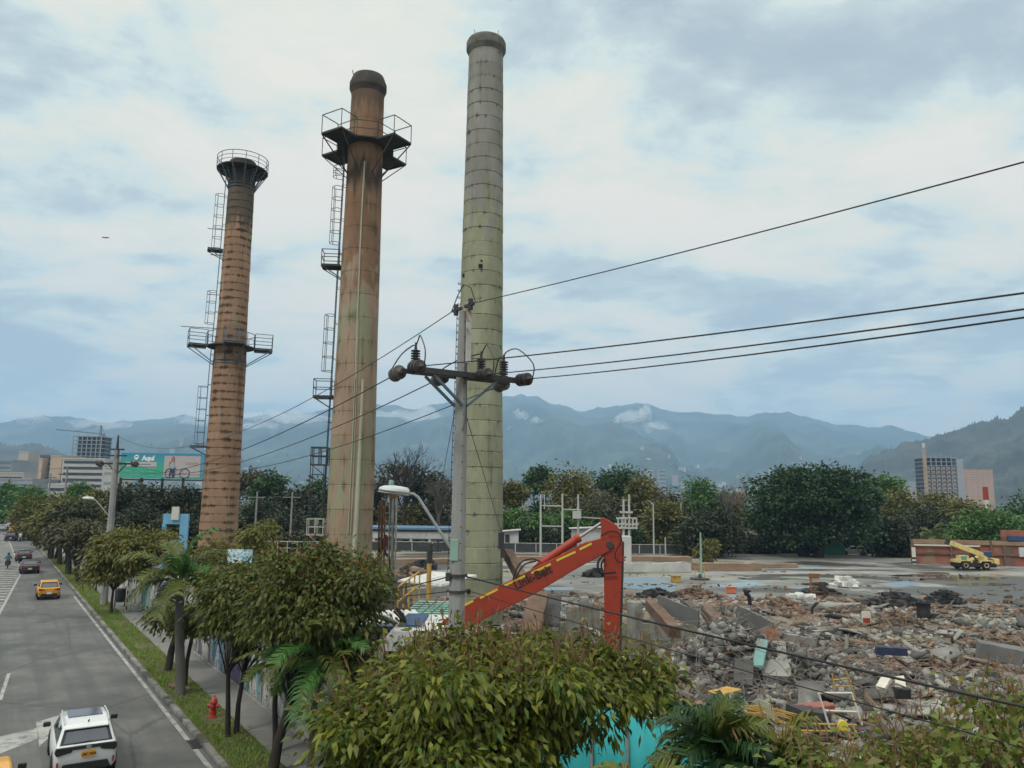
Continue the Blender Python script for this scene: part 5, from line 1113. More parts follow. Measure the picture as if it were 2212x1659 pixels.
# --- background trees: (x, top row, half width, depth, look, label, squash)
BG = [
 (1105, 1040, 36, 112, 'farol', 'olive crown rising directly right of the tallest chimney'), (1165, 1010, 36, 126, 'deep', 'dark green crown standing above the olive trees right of the tallest chimney'),
 (1236, 1012, 62, 118, 'farol', 'broad olive tree left of centre above the red excavator elbow'), (1335, 1006, 58, 132, 'deep', 'flat-topped dark green tree behind the olive ones'),
 (1290, 1058, 64, 110, 'brown', 'grey-brown thinning tree behind the electrical frames'), (1388, 1034, 46, 124, 'farol', 'brownish olive tree right of the flat-topped green one'),
 (1440, 1052, 36, 114, 'brown', 'sparse brownish tree behind the tall white lamp post'), (1570, 1062, 44, 128, 'farol', 'olive tree below the bare trees left of the huge ficus'), (1512, 1034, 52, 126, 'green', 'umbrella-shaped green tree left of the huge ficus'),
 (1530, 1098, 76, 99, 'dark', 'low very dark spreading tree left of the huge ficus'), (1430, 1085, 44, 106, 'farol', 'low olive tree behind the dark fence'),
 (1908, 1028, 42, 132, 'green', 'open-crowned green tree rising right of the huge ficus'), (1948, 1062, 66, 118, 'farol', 'olive tree right of the huge ficus'),
 (2020, 1064, 52, 122, 'farol', 'olive tree below the unfinished tower'), (2075, 1078, 46, 116, 'farol', 'yellowish olive tree below the pink tower'),
 (1995, 1096, 64, 110, 'dark', 'dark purplish tree behind the brick wall'), (1925, 1120, 54, 102, 'dark', 'grey shaded tree between the ficus and the brick wall'),
 (2130, 1092, 78, 98, 'green', 'bright green dense tree behind the brick wall'), (2212, 1078, 70, 122, 'deep', 'dark green tree at the right edge'),
 (540, 1006, 44, 122, 'brown', 'brown-topped tree right of the shortest chimney'), (588, 1022, 42, 112, 'deep', 'green tree between the two brown chimneys'),
 (640, 1050, 46, 104, 'dark', 'dark tree between the two brown chimneys'), (690, 1036, 44, 110, 'deep', 'green tree touching the middle chimney on its left'),
 (560, 1082, 60, 96, 'dark', 'very dark tree at the foot of the shortest chimney, right side'), (630, 1104, 62, 92, 'dark', 'very dark low tree behind the two brown chimneys'),
 (690, 1112, 34, 88, 'deep', 'bushy green tree behind the caged landing'), (845, 1000, 44, 118, 'brown', 'grey-brown tree just right of the middle chimney'),
 (912, 1012, 50, 121, 'dark', 'dark greyish tree behind the street lamp head'), (955, 1040, 40, 118, 'brown', 'brownish tree left of the concrete pole'),
 (880, 1096, 76, 119, 'farol', 'low olive hedge-like tree above the long white building'), (785, 1045, 50, 120, 'dark', 'dark tree hidden behind the middle chimney'),
 (285, 1043, 54, 88, 'dark', 'dark tree under the left end of the billboard'), (345, 1048, 56, 86, 'dark', 'dark tree under the middle of the billboard'), (405, 1052, 52, 87, 'dark', 'dark tree under the right end of the billboard'),
 (315, 1095, 60, 80, 'dark', 'black-green low tree behind the blue frame'), (385, 1100, 58, 79, 'dark', 'black-green low tree left of the shortest chimney'),
 (60, 1052, 40, 150, 'green', 'bright green tree at the far left roadside'), (18, 1046, 34, 175, 'green', 'green tree at the left edge above the traffic'), (172, 1046, 34, 130, 'green', 'bright green tree in front of the striped office block'),
 (212, 1058, 34, 112, 'farol', 'olive tree before the left pole'), (192, 1078, 42, 84, 'yel', 'yellow-green roadside tree left of the concrete pole'), (110, 1082, 46, 100, 'brown', 'tree with reddish brown top beside the road'), (70, 1085, 40, 118, 'farol', 'olive bushy tree at the road bend')]
TPL = {}
for (px, yt, hw_, Y, kind, lab) in BG:
    top = at(px, yt, Y); R0 = hw_ / F * Y; H = top.z
    SEED[0] += 1; rd = random.Random(SEED[0]); big = max(1.6, min(R0 * 0.72, H * 0.42)); cz = H - big
    ell = [(0, 0, cz, R0 * .62, R0 * .62, big)]
    for k in range(6):
        a = k * 1.05 + rd.random(); rad_ = R0 * rd.uniform(.42, .66); ell.append((math.cos(a) * rad_, math.sin(a) * rad_ * .8, cz + big * rd.uniform(-.75, .45), R0 * rd.uniform(.30, .46), R0 * .4, big * rd.uniform(.30, .50)))
    ell.append((0, 0, H * .30, R0 * (.85 if kind == 'dark' else .6), R0 * .6, H * .28))
    n = int(3000 + 55 * hw_); sp = 0.42 if kind == 'brown' else 1.0
    tree('background_tree', lab, (top.x, Y, 0), ell, int(n * sp), .50 * Y / 110, .30 * Y / 110, lm[kind], 'trees beyond the site', (0.22, m_barkd if kind != 'brown' else m_bark), .45, .35, .15 * R0, False, ntips=30, per=26, shell=.3, curl=.1, low=-.85)
# the huge ficus
fb = Vector(at(1757, 1200, 100)); fb.z = 0.0; q = lambda px, py, dY=0.0: rel(fb, px, py, dY)
s_ = 100 / F
ell = [(*q(1757, 1075), 105 * s_, 6, 62 * s_), (*q(1690, 1065), 62 * s_, 5, 48 * s_), (*q(1825, 1065), 62 * s_, 5, 50 * s_), (*q(1655, 1115), 46 * s_, 4, 44 * s_), (*q(1855, 1115), 46 * s_, 4, 48 * s_), (*q(1720, 1140), 80 * s_, 5, 42 * s_), (*q(1810, 1140), 76 * s_, 5, 42 * s_), (*q(1757, 1040), 62 * s_, 5, 30 * s_)]
tree('ficus_tree', 'huge dense dome-shaped dark green tree at the far side of the slab', fb, ell, 24000, .48, .32, lm['ficus'], None, (0.7, m_barkd), .4, .3, .62, False, ntips=60, per=44, shell=.5, stems=3, spread=.9, curl=.1, low=-.7)
tree('young_tree', 'small olive young tree in front of the dark fence at the slab edge', at(1528, 1198, 84) * 1.0 * Vector((1, 1, 0)) if False else Vector((at(1528, 1198, 84).x, 84, .1)), [(0, 0, 1.6, 1.15, 1.1, 1.3)], 1500, .3, .16, lm['farol'], 'young trees on the site', (.07, m_bark), .5, .4, .28, False, low=-.9)
# clipped hedge behind the fence
b = Vector((at(1185, 1120, 108).x, 108, 0)); hw_ = 100 / F * 108
rg = np.random.default_rng(5); ell = [(x, 0, 4.2 + rg.uniform(-.2, .3), 1.6, 1.4, 1.3) for x in np.linspace(-hw_, hw_, 9)] + [(x, 0.4, 2.2, 1.6, 1.0, 2.0) for x in np.linspace(-hw_, hw_, 7)]
tree('hedge', 'bright green clipped hedge behind the dark panel fence', b, ell, 7000, .42, .24, lm['green'], None, (.15, m_bark), .4, .3, .4, cat='hedge', low=-.6)
# bare trees
def bare(label, px, yt, wpx, Y, m, seed, group='bare trees', cat='tree', n0=7):
    rd = random.Random(seed); p = at(px, yt, Y); H = p.z; W = wpx / F * Y; t = thing('bare_tree', label, cat, (p.x, Y, 0), 0, group); b = MB(); tw = MB()
    def grow(p0, d, L, r, lv):
        p1 = p0 + d * L * .5 + Vector((rd.uniform(-1, 1), rd.uniform(-1, 1), rd.uniform(-.2, .6))) * L * .07; p2 = p0 + d * L
        (b if lv < 2 else tw).tube([p0, p1, p2], [r, r * .8, r * .6], 5 if lv < 3 else 4, cap=False)
        if lv >= 4 or L < .3: return
        for k in range(3 if lv in (0, 2) else 2):
            ax = Vector((rd.gauss(0, 1), rd.gauss(0, 1), rd.gauss(0, .6))).normalized(); nd_ = (d + ax * rd.uniform(.45, .8) + Vector((0, 0, .12))).normalized(); grow(p0.lerp(p2, rd.uniform(.55, 1)), nd_, L * rd.uniform(.58, .8), r * .60, lv + 1)
    b.tube([(0, 0, -.2), (0, 0, H * .42)], [.32, .24], 8)
    for k in range(n0):
        a = 2 * math.pi * k / n0 + rd.random(); s = rd.uniform(.35, .9); grow(Vector((0, 0, H * rd.uniform(.30, .42))), Vector((math.cos(a) * s * W / H * 1.9, math.sin(a) * s * W / H * 1.9, .9)).normalized(), H * .24, .14, 0)
    b.build('trunk', m, t); tw.build('twigs', m, t); return t
bare('leafless fan-shaped tree behind the street lamp, right of the middle chimney', 878, 944, 62, 112, m_barkd, 3)
bare('leafless pale tree left of the huge ficus', 1572, 1036, 26, 122, m_barkg, 5, n0=5); bare('small leafless tree with a few orange leaves left of the concrete pole', 950, 1002, 26, 110, m_bark, 9, n0=5)
bare('pale pinkish bare tree next to the huge ficus', 1602, 1040, 24, 118, mat('pink_bark', [(.16, .10, .08), (.24, .16, .12)], 3, .9, .3), 15, n0=5)

# --- palms
def palm(label, base, H, tip, nf, FL, mats, group='palms along the wall', tr=.11, seed=1, trunkm=None, leaflet=.30, lw=.022, upr=.35, spear=True, nl=34):
    rd = random.Random(seed); t = thing('palm_tree', label, 'palm', base, 0, group); tip = Vector(tip)
    b = MB(); n = 16
    b.tube([Vector((0, 0, -.1)).lerp(tip, k / n) + Vector((math.sin(k * .5) * .02, 0, 0)) for k in range(n + 1)], [tr * (1.25 if k == 0 else 1.0 + (.05 if k % 2 else 0) - .2 * k / n) for k in range(n + 1)], 10); b.build('trunk', trunkm or m_barkg, t, smooth=60)
    for f in range(nf):
        a = 2.399 * f + rd.uniform(-.2, .2); el = R_(75 - 95 * (f / nf) ** (.8)) * (1 if not spear or f else 1.1) + upr * .3; L = FL * rd.uniform(.8, 1.15); pts = []; p = tip.copy(); d0 = el
        ns = 9
        for k in range(ns + 1):
            pts.append(p.copy()); e = d0 - (k / ns) ** 1.4 * R_(85) * rd.uniform(.8, 1.1); p = p + Vector((math.cos(a) * math.cos(e), math.sin(a) * math.cos(e), math.sin(e))) * L / ns
        fr = MB(); fr.tube(pts, [.022 - .018 * k / ns for k in range(ns + 1)], 5, cap=False)
        for k in range(nl):
            u = .12 + .88 * k / nl; i = min(int(u * ns), ns - 1); q0 = pts[i].lerp(pts[i + 1], u * ns - i); d = (pts[i + 1] - pts[i]).normalized(); sd = d.cross(Z).normalized() if abs(d.z) < .98 else Vector((1, 0, 0)); ll = leaflet * (1.15 - .8 * abs(u - .45)) * rd.uniform(.85, 1.1)
            for s in (-1, 1):
                v = (d * .75 + sd * s * .8 + Z * rd.uniform(-.05, .35)).normalized(); m1 = q0 + v * ll * .55 + Z * .02; e_ = q0 + v * ll - Z * ll * rd.uniform(.15, .5); w = d * lw
                fr.add([q0 - w * .5, q0 + w * .5, m1 + w, m1 - w, e_], [(0, 1, 2, 3), (3, 2, 4)])
        fr.build('frond', mats[f % len(mats)] if f else mats[-1], t)
    return t
base = row(389, 6.1); pl = Vector((base.x, base.y, .1))
palm('palm with a thick grey trunk near the leaning trunk', base, 3.2, rel(base, 388, 1255), 17, 2.0, [lm['palm'], lm['palm'], lm['palmg']], tr=.17, seed=2, leaflet=.62, lw=.04)
base = row(665, 7.1); palm('palm with bright green new fronds before the graffiti wall', base, 3, rel(base, 690, 1425), 18, 1.85, [lm['palm'], lm['palmg'], lm['palm'], lm['palmg']], tr=.09, seed=4, trunkm=m_bark, leaflet=.46, lw=.03)
base = row(700, 7.4); palm('palm with a slim trunk right of the bright fronded one', base, 2.6, rel(base, 735, 1462), 14, 1.4, [lm['palm'], lm['palmg'], lm['palm']], tr=.07, seed=6, trunkm=m_bark, leaflet=.42, lw=.03)
base = row(592, 7.0); palm('drooping palm behind the thick leaning trunk', base, 2.9, rel(base, 598, 1440), 12, 1.15, [lm['palm']], tr=.08, seed=8, trunkm=m_barkd, leaflet=.34)
pb_ = Vector((3.0, 10.6, 0)); palm('large dark fan-leaved palm at the bottom edge below the rubble', pb_, 3.3, rel(pb_, 1555, 1650), 24, .82, [lm['palmd'], lm['palmd'], lm['palm']], 'palms at the bottom edge', tr=.10, seed=10, trunkm=m_bark, leaflet=.42, lw=.022, upr=1.6, nl=40)
pb_ = Vector((1.9, 10.2, 0)); palm('low feathery olive palm left of the fan-leaved one', pb_, 2.7, rel(pb_, 1395, 1775), 14, .75, [lm['palm'], lm['dry']], 'palms at the bottom edge', tr=.09, seed=12, trunkm=m_bark, leaflet=.44, lw=.022, upr=.5, nl=38)
pb_ = Vector((4.0, 10.6, 0)); palm('yellow-green feathery palm right of the fan-leaved one', pb_, 2.9, rel(pb_, 1690, 1665), 12, .75, [lm['palm'], lm['yel']], 'palms at the bottom edge', tr=.08, seed=14, trunkm=m_bark, leaflet=.40, lw=.022, upr=.6, nl=36)
p = Vector((at(2017, 1165, 94).x, 94, 0)); palm('small pale palm peeping over the brick wall', p, 3, (0, 0, at(2017, 1160, 94).z), 11, 2.0, [lm['palm']], None, tr=.15, seed=16, leaflet=.7, lw=.07, nl=16)
# --- leafy tops at the lower right
for i, (px, py, dY, r, lab) in enumerate(((1900, 1745, 9.2, (1.0, .9, .55), 'dry brown and green leafy bush at the bottom edge right of the palms'), (2060, 1725, 9.0, (1.05, .9, .6), 'dry leafy bush with reddish leaves near the lower right corner'), (2195, 1700, 8.8, (1.0, .9, .72), 'green and brown leafy tree top in the lower right corner'),
                                        (2200, 1570, 9.9, (.42, .6, .36), 'yellowing leafy branch top at the right edge under the black cable'), (2010, 1665, 9.8, (.55, .6, .42), 'sparse dry twiggy top left of the corner bushes'), (1800, 1712, 9.6, (.62, .6, .36), 'low green leafy top just right of the yellowish palm'))):
    c = at(px, py, dY); base = Vector((c.x, c.y, .1)); tree('leafy_bush', lab, base, [(0, 0, c.z - .1, *r), (.3, .2, c.z + r[2] * .35, r[0] * .5, r[1] * .5, r[2] * .5), (-.4, 0, c.z + r[2] * .2, r[0] * .45, r[1] * .5, r[2] * .5)], int(760 * r[0]), .13, .08, lm['dry'], 'bushes at the lower right', (.05, m_bark), .6, .7, .22, True, ntips=34, per=26, shell=.2, low=-.95, cat='bush', extra=(lm['flower'], 110, .20, .022, -1.4))
# twiggy saplings that carry red tips by the white shed

# low dark undergrowth that closes the view beneath the far trees
rg = random.Random(41)
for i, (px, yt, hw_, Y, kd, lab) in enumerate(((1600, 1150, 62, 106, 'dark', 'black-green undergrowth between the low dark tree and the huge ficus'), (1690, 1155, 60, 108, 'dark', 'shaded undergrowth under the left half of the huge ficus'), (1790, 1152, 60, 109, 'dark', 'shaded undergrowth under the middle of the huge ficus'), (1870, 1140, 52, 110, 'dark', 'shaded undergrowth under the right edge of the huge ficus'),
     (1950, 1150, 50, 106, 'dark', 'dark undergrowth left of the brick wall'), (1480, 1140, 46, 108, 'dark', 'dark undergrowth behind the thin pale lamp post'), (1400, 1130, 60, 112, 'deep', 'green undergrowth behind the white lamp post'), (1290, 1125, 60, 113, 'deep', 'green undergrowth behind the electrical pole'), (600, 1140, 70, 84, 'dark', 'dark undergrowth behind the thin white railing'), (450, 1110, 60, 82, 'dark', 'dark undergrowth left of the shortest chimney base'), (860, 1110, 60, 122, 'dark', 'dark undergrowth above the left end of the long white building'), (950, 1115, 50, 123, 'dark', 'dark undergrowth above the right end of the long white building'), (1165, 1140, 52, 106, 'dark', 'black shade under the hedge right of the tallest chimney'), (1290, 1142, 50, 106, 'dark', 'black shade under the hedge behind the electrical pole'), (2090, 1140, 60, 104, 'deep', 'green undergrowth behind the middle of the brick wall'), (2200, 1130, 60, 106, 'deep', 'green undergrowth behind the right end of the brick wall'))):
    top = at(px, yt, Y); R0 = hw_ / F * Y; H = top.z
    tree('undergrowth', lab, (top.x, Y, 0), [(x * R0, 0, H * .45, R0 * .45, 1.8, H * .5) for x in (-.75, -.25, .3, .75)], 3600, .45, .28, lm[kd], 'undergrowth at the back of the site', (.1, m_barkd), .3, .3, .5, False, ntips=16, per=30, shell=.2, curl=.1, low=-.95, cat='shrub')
# ================================================================== GRAFFITI WALL
def graffiti(name, base, cols, lines=(0.03, 0.03, 0.035), seed=0.0, lw=0.022, lscale=1.5, patch=0.5):
    m = bpy.data.materials.new(name); m.use_nodes = True; nt = m.node_tree; b = nt.nodes['Principled BSDF']
    v = mapping(nt, nd(nt, 'ShaderNodeTexCoord').outputs['Object'], (1, 1, 1), (seed * 7.3, seed * 3.1, seed))
    n = noise(nt, v, 1.1, 5, .6); c = ramp(nt, n, [(.3, tuple(q * .75 for q in base)), (.7, base)])
    for i, q in enumerate(cols):
        f = noise(nt, mapping(nt, v, (.7, .7, .5), (i * 11.3, 3.7 * i, 5)), 1.0, 2, .4, .6); c = mix(nt, ramp(nt, f, [(patch, 0.0), (patch + .02, .85)]), c, q)
    for i, (s, w) in enumerate(((lscale, lw), (lscale * 2.1, lw * .9))):
        f = noise(nt, mapping(nt, v, (1, 1, .6), (31 + i * 9, 5, 2)), s, 1.2, .4, 1.4); d = ma(nt, 'ABSOLUTE', ma(nt, 'SUBTRACT', f, .5)); k = ma(nt, 'LESS_THAN', d, w)
        g = ramp(nt, noise(nt, mapping(nt, v, (1, 1, 1), (3, 61 + 5 * i, 0)), .6, 2), [(.44, 0.0), (.50, 1.0)])
        c = mix(nt, ma(nt, 'MULTIPLY', ma(nt, 'MULTIPLY', k, g), .92), c, lines)
    z = sep(nt, nd(nt, 'ShaderNodeTexCoord').outputs['Object'])[2]
    dirt = ma(nt, 'ADD', ma(nt, 'MULTIPLY', ma(nt, 'SUBTRACT', .55, z), 1.6), ma(nt, 'SUBTRACT', noise(nt, v, 3.0, 5), .55), clamp=True)
    c = mix(nt, ma(nt, 'MULTIPLY', dirt, .8), c, (.07, .065, .055)); nt.links.new(c, b.inputs['Base Color']); b.inputs['Roughness'].default_value = .85; return m
W_ = (.50, .49, .46)
GM = [graffiti('graffiti_white', W_, [(.05, .05, .055)], seed=1, patch=.60), graffiti('graffiti_pale', (.44, .43, .42), [(.30, .42, .46)], seed=2, patch=.58), graffiti('graffiti_blue', (.12, .22, .32), [(.06, .28, .26), (.45, .45, .46)], seed=3, patch=.58),
      graffiti('graffiti_purple', (.14, .11, .23), [(.22, .26, .38)], seed=4, patch=.55), graffiti('graffiti_teal', (.17, .33, .29), [(.36, .38, .36)], seed=5, patch=.62), graffiti('graffiti_mural', W_, [(.10, .26, .30), (.04, .04, .05), (.28, .16, .10)], seed=6, patch=.57, lw=.035),
      graffiti('graffiti_bw', (.54, .53, .50), [(.03, .03, .03)], seed=8, lw=.04, lscale=1.2, patch=.56)]
m_post = mat('wall_post', [(.17, .165, .155), (.27, .26, .245)], 2, .9, .3, 14, stretch=(1, 1, .4), spots=((.08, .08, .07), 1.5, .36, .44))
WH = 2.35; s = 12.0; k = 0; sw = 2.5
wl = thing('graffiti_wall', 'long concrete panel wall covered in graffiti along the pavement', 'wall', RD(s, WL + .1), ROADROT)
order = [6, 2, 6, 4, 5, 0, 5, 3, 2, 0, 1, 0, 0, 3, 1, 4, 0, 1, 0, 6, 1, 0, 2, 1, 0, 1, 0, 3, 1, 0, 0, 1]
rg = random.Random(12)
while s < 92:
    y = s - 12.0
    h = WH + rg.uniform(-.03, .03)
    MB().box((.0, y + sw / 2, h / 2), (.10, sw - .16, h)).build('panel', GM[order[k % len(order)]], wl)
    MB().box((0, y, WH / 2 + .04), (.19, .155, WH + .08)).build('post', m_post, wl, bevel=.012)
    s += sw; k += 1
MB().box((-.10, 40, .10), (.10, 80.0, .20)).build('plinth', m_post, wl, bevel=.02)
# turquoise hoarding set back inside the wall
m_turq = mat('turquoise_cloth', [(.03, .34, .36), (.05, .45, .47)], 1.2, .7, .25, 5, stretch=(1, 1, .4)); m_pole_ = mat('scaffold_pole', [(.20, .2, .19), (.32, .32, .3)], 3, .5, .05)
hA, hB = at(1140, 1530, 18.2), at(1745, 1648, 13.6); hA.z = hB.z = 0
ho = thing('hoarding', 'turquoise mesh hoarding behind the broad bright tree', 'hoarding', hA); d = hB - hA; L = d.length; d.normalize(); N_ = 7
hh = 2.80
for i in range(N_):
    a, c = d * (L * i / N_), d * (L * (i + 1) / N_); b = MB(); nx = 6; nn = Vector((d.y, -d.x, 0)); V = []
    for j in range(nx + 1):
        for zc_ in (0.1, .9, 1.7, hh - .04 * math.sin(math.pi * j / nx)):
            w = .05 * math.sin(j * 2.1 + i + zc_ * 1.3); V.append(a.lerp(c, (j + (.02 if j == 0 else -.02 if j == nx else 0)) / nx) + nn * w + Z * zc_)
    Q = [(j * 4 + k_, (j + 1) * 4 + k_, (j + 1) * 4 + k_ + 1, j * 4 + k_ + 1) for j in range(nx) for k_ in range(3)]
    o = b.add(V, Q).build('panel', m_turq, ho, smooth=60); so_ = o.modifiers.new('thick', 'SOLIDIFY'); so_.thickness = .01
for i in range(N_ + 1): MB().tube([d * (L * i / N_) + Z * -.1, d * (L * i / N_) + Z * (hh + .1)], .035, 8).build('post', m_pole_, ho)
b = MB(); b.tube([Z * hh, d * L + Z * hh], .025, 6); b.build('rail', m_pole_, ho)
# low white shed with a blue eave by the excavator
sh = Vector((at(800, 1420, 23.5).x, 23.5, 0)); sh_ = thing('shed', 'low white graffitied shed with a blue roof edge left of the excavator', 'shed', sh, ROADROT * .0 + .25)
zt = at(830, 1352, 23.5).z
MB().box((.35, 1.2, zt / 2 - .12), (2.3, 2.6, zt - .24)).build('wall', GM[6], sh_); MB().box((.40, 1.15, zt - .05), (2.6, 2.9, .14)).build('roof_edge', m_bluep, sh_, bevel=.02); MB().box((.40, 1.15, zt + .05), (2.4, 2.7, .08)).build('roof', m_white, sh_)
# fallen grey lamp arm lying over the shed
b = MB(); p, q_ = at(800, 1326, 22.6), at(872, 1352, 22.0); b.tube([p, p.lerp(q_, .5) + Z * .02, q_], [.06, .085, .03], 10); b.bar(q_, q_ + Vector((.06, 0, .28)), .16, .05); tag(b.build('gutter_pipe', m_galv, smooth=50), 'grey pipe slanting over the white shed with the blue edge', 'pipe')
# green metal gangway with a yellow handrail
m_grn = mat('green_steel', [(.16, .33, .24), (.22, .42, .32)], 1, .6, .1, spots=((.24, .28, .25), 2, .3, .36)); m_yo = mat('yellow_steel', [(.38, .22, .04), (.50, .32, .08)], 2, .6, .1, spots=((.22, .10, .05), 3, .36, .44))
YG = 27.0; gq = lambda px, py, dy=0.0: at(px, py, YG + dy)
corn = [gq(858, 1336), gq(958, 1337), gq(1000, 1300, 2.4), gq(905, 1297, 2.4)]; o_ = Vector((corn[0].x, YG, 0)); gw = thing('gangway', 'green gridded metal gangway with a yellow handrail left of the concrete pole', 'gangway', o_)
cr_ = [c - o_ for c in corn]; MB().add(cr_ + [c - Z * .06 for c in cr_], [(0, 1, 2, 3), (7, 6, 5, 4), (0, 4, 5, 1), (1, 5, 6, 2), (2, 6, 7, 3), (3, 7, 4, 0)]).build('deck', m_grn, gw)
b = MB()
for k in range(1, 8): b.bar(cr_[0].lerp(cr_[3], k / 8) + Z * .02, cr_[1].lerp(cr_[2], k / 8) + Z * .02, .025)
for k in range(1, 5): b.bar(cr_[0].lerp(cr_[1], k / 5) + Z * .02, cr_[3].lerp(cr_[2], k / 5) + Z * .02, .02)
b.build('grid', m_steel, gw)
b = MB()
for k in range(5): p = cr_[0].lerp(cr_[3], k / 4); b.bar(p, p + Z * 1.05, .05)
for h in (.55, 1.05): b.bar(cr_[0] + Z * h, cr_[3] + Z * h, .045)
b.build('handrail', m_yo, gw)
b = MB(); b.bar(cr_[2] - Z * .1, cr_[1] - Z * .1, .12)
for c in cr_: b.bar(c - Z * .05, Vector((c.x, c.y, -.2)), .12)
b.build('frame', m_dark, gw)
YY = 33.0; p = at(925, 1300, YY); t = thing('pipe_stand', 'rusty yellow vertical pipe stand with a cross tee left of the concrete pole', 'pipe', (p.x, YY, 0)); zt = at(928, 1190, YY).z
b = MB(); b.tube([(0, 0, -.2), (.0, 0, zt - .5)], .10, 10); b.build('pipe', m_yo, t, smooth=50); b = MB(); b.tube([(0, 0, zt - .5), (.02, 0, zt + .3)], .12, 8); b.bar((-.6, 0, zt), (.5, 0, zt), .06); b.bar((.35, 0, zt), (.35, 0, zt + .5), .08); b.build('valve', m_dark, t)

# demolished steel frame behind the lamp
m_rust = mat('rust', [(.10, .045, .025), (.20, .085, .04), (.26, .13, .06)], 2, .9, .3, 9); m_beam = mat('weathered_beam', [(.10, .062, .042), (.17, .11, .078)], 1, .85, .2, 9, spots=((.10, .07, .05), 2, .36, .44)); m_maroon = mat('maroon_steel', [(.11, .03, .045), (.17, .05, .06)], 2, .8, .2)
m_gcol = mat('grey_column', [(.24, .24, .22), (.38, .38, .35)], 1.5, .9, .3, 9, spots=((.22, .14, .09), 1.4, .34, .42))
YF = 52.0; p = at(835, 1245, YF); t = thing('ruined_gantry', 'ruined two-legged steel frame with cross bracing right of the middle chimney', 'steel frame', (p.x, YF, 0)); fp = lambda px, py, dy=0.0: at(px, py, YF + dy) - t.location
for pts, nm, m, w in (([(846, 1262), (850, 1065)], 'leg', m_gcol, .42), ([(822, 1258), (826, 1080)], 'leg', m_rust, .36)):
    b = MB(); b.bar(fp(*pts[0]), fp(*pts[1]), w * .35, w); b.bar(fp(*pts[0]) + Vector((w * .5, 0, 0)), fp(*pts[1]) + Vector((w * .5, 0, 0)), .06, w); b.bar(fp(*pts[0]) - Vector((w * .5, 0, 0)), fp(*pts[1]) - Vector((w * .5, 0, 0)), .06, w); b.build(nm, m, t)
b = MB()
for a, c in (((826, 1110), (848, 1150)), ((826, 1150), (848, 1110)), ((826, 1109), (848, 1107))): b.bar(fp(*a), fp(*c), .09)
b.build('cross_brace', m_gcol, t); b = MB(); 
for a, c in (((822, 1160), (834, 1200)), ((834, 1155), (820, 1190)), ((818, 1180), (822, 1250)), ((826, 1185), (842, 1160)), ((838, 1195), (846, 1240))): b.bar(fp(*a), fp(*c), .17)
b.build('bent_brace', m_maroon, t); MB().bar(fp(841, 1072), fp(858, 1064), .5, .5).build('head_plate', m_rust, t)
b = MB(); b.tube([fp(848, 1185), fp(836, 1178), fp(832, 1168), fp(838, 1160), (fp(848, 1162))], .08, 6); b.build('bent_pipe', m_rust, t)

# long white building, sheds and the dark panel fence behind the slab
m_bwhite = mat('painted_wall', [(.40, .40, .38), (.54, .54, .52)], .6, .85, .1, spots=((.26, .26, .24), .9, .32, .42)); m_win = glass('window_dark', (.025, .028, .03)); m_fence = mat('fence_sheet', [(.030, .032, .034), (.05, .052, .054)], 1, .75, .1)
m_roofb = mat('roof_blue', [(.09, .17, .28), (.13, .23, .35)], .7, .7, .1)
YB = 104.0; p = at(765, 1190, YB); x1 = at(985, 1190, YB).x; w = x1 - p.x; zt = at(900, 1143, YB).z
t = thing('long_building', 'long low white building with a blue roof edge behind the dark fence', 'building', ((p.x + x1) / 2, YB, 0))
MB().box((0, 3, zt / 2), (w, 6, zt)).build('wall', m_bwhite, t); MB().box((0, 2.4, zt + .12), (w + .8, 7.6, .26)).build('roof', m_roofb, t); MB().box((0, -.5, zt - .75), (w, 1.1, .85)).build('canopy', m_bwhite, t)
for k in range(9):
    x = -w / 2 + w * (k + .5) / 9; MB().box((x, -.01, zt - 2.1), (w / 9 * .55, .1, 1.3)).build('window', m_win, t)
for k in range(6): MB().box((-w / 2 + w * (k + .1) / 5.5, -.85, zt / 2 - .4), (.3, .3, zt - .8)).build('column', m_bwhite, t)
def hut(label, px0, px1, yt, Y, wm=m_bwhite, roof=True, slope=.25, door=True, cat='hut', d=4.0):
    a, c = at(px0, 1190, Y), at(px1, 1190, Y); zt = at((px0 + px1) / 2, yt, Y).z; w = c.x - a.x; t = thing('hut', label, cat, ((a.x + c.x) / 2, Y, 0))
    b = MB(); b.loft([[(-w / 2, y, 0), (w / 2, y, 0), (w / 2, y, zt), (-w / 2, y, zt - slope)] for y in (0, d)]); b.build('wall', wm, t)
    if roof: MB().add([(-w / 2 - .3, -.4, zt - slope + .05), (w / 2 + .3, -.4, zt + .05), (w / 2 + .3, d + .3, zt + .05), (-w / 2 - .3, d + .3, zt - slope + .05), (-w / 2 - .3, -.4, zt - slope + .17), (w / 2 + .3, -.4, zt + .17), (w / 2 + .3, d + .3, zt + .17), (-w / 2 - .3, d + .3, zt - slope + .17)], [(3, 2, 1, 0), (4, 5, 6, 7), (0, 1, 5, 4), (1, 2, 6, 5), (2, 3, 7, 6), (3, 0, 4, 7)]).build('roof', m_roofb if roof == 2 else m_bwhite, t)
    if door: MB().box((-w * .22, -.02, zt * .42), (w * .28, .1, zt * .8)).build('door', m_win, t)
    return t
hut('small white hut with a dark doorway right of the tallest chimney', 1086, 1120, 1146, 103.2, d=2.0); hut('white flat-roofed hut behind the red excavator elbow', 1236, 1300, 1140, 103.2, door=False, d=2.0)
hut('cream house wall with a rust-coloured roof peeping left of the concrete pole', 958, 980, 1078, 128, roof=1); 
hut('white concrete block kiosk right of the red stick', 1330, 1364, 1159, 82, roof=0, slope=0.0, door=False, d=2.2)
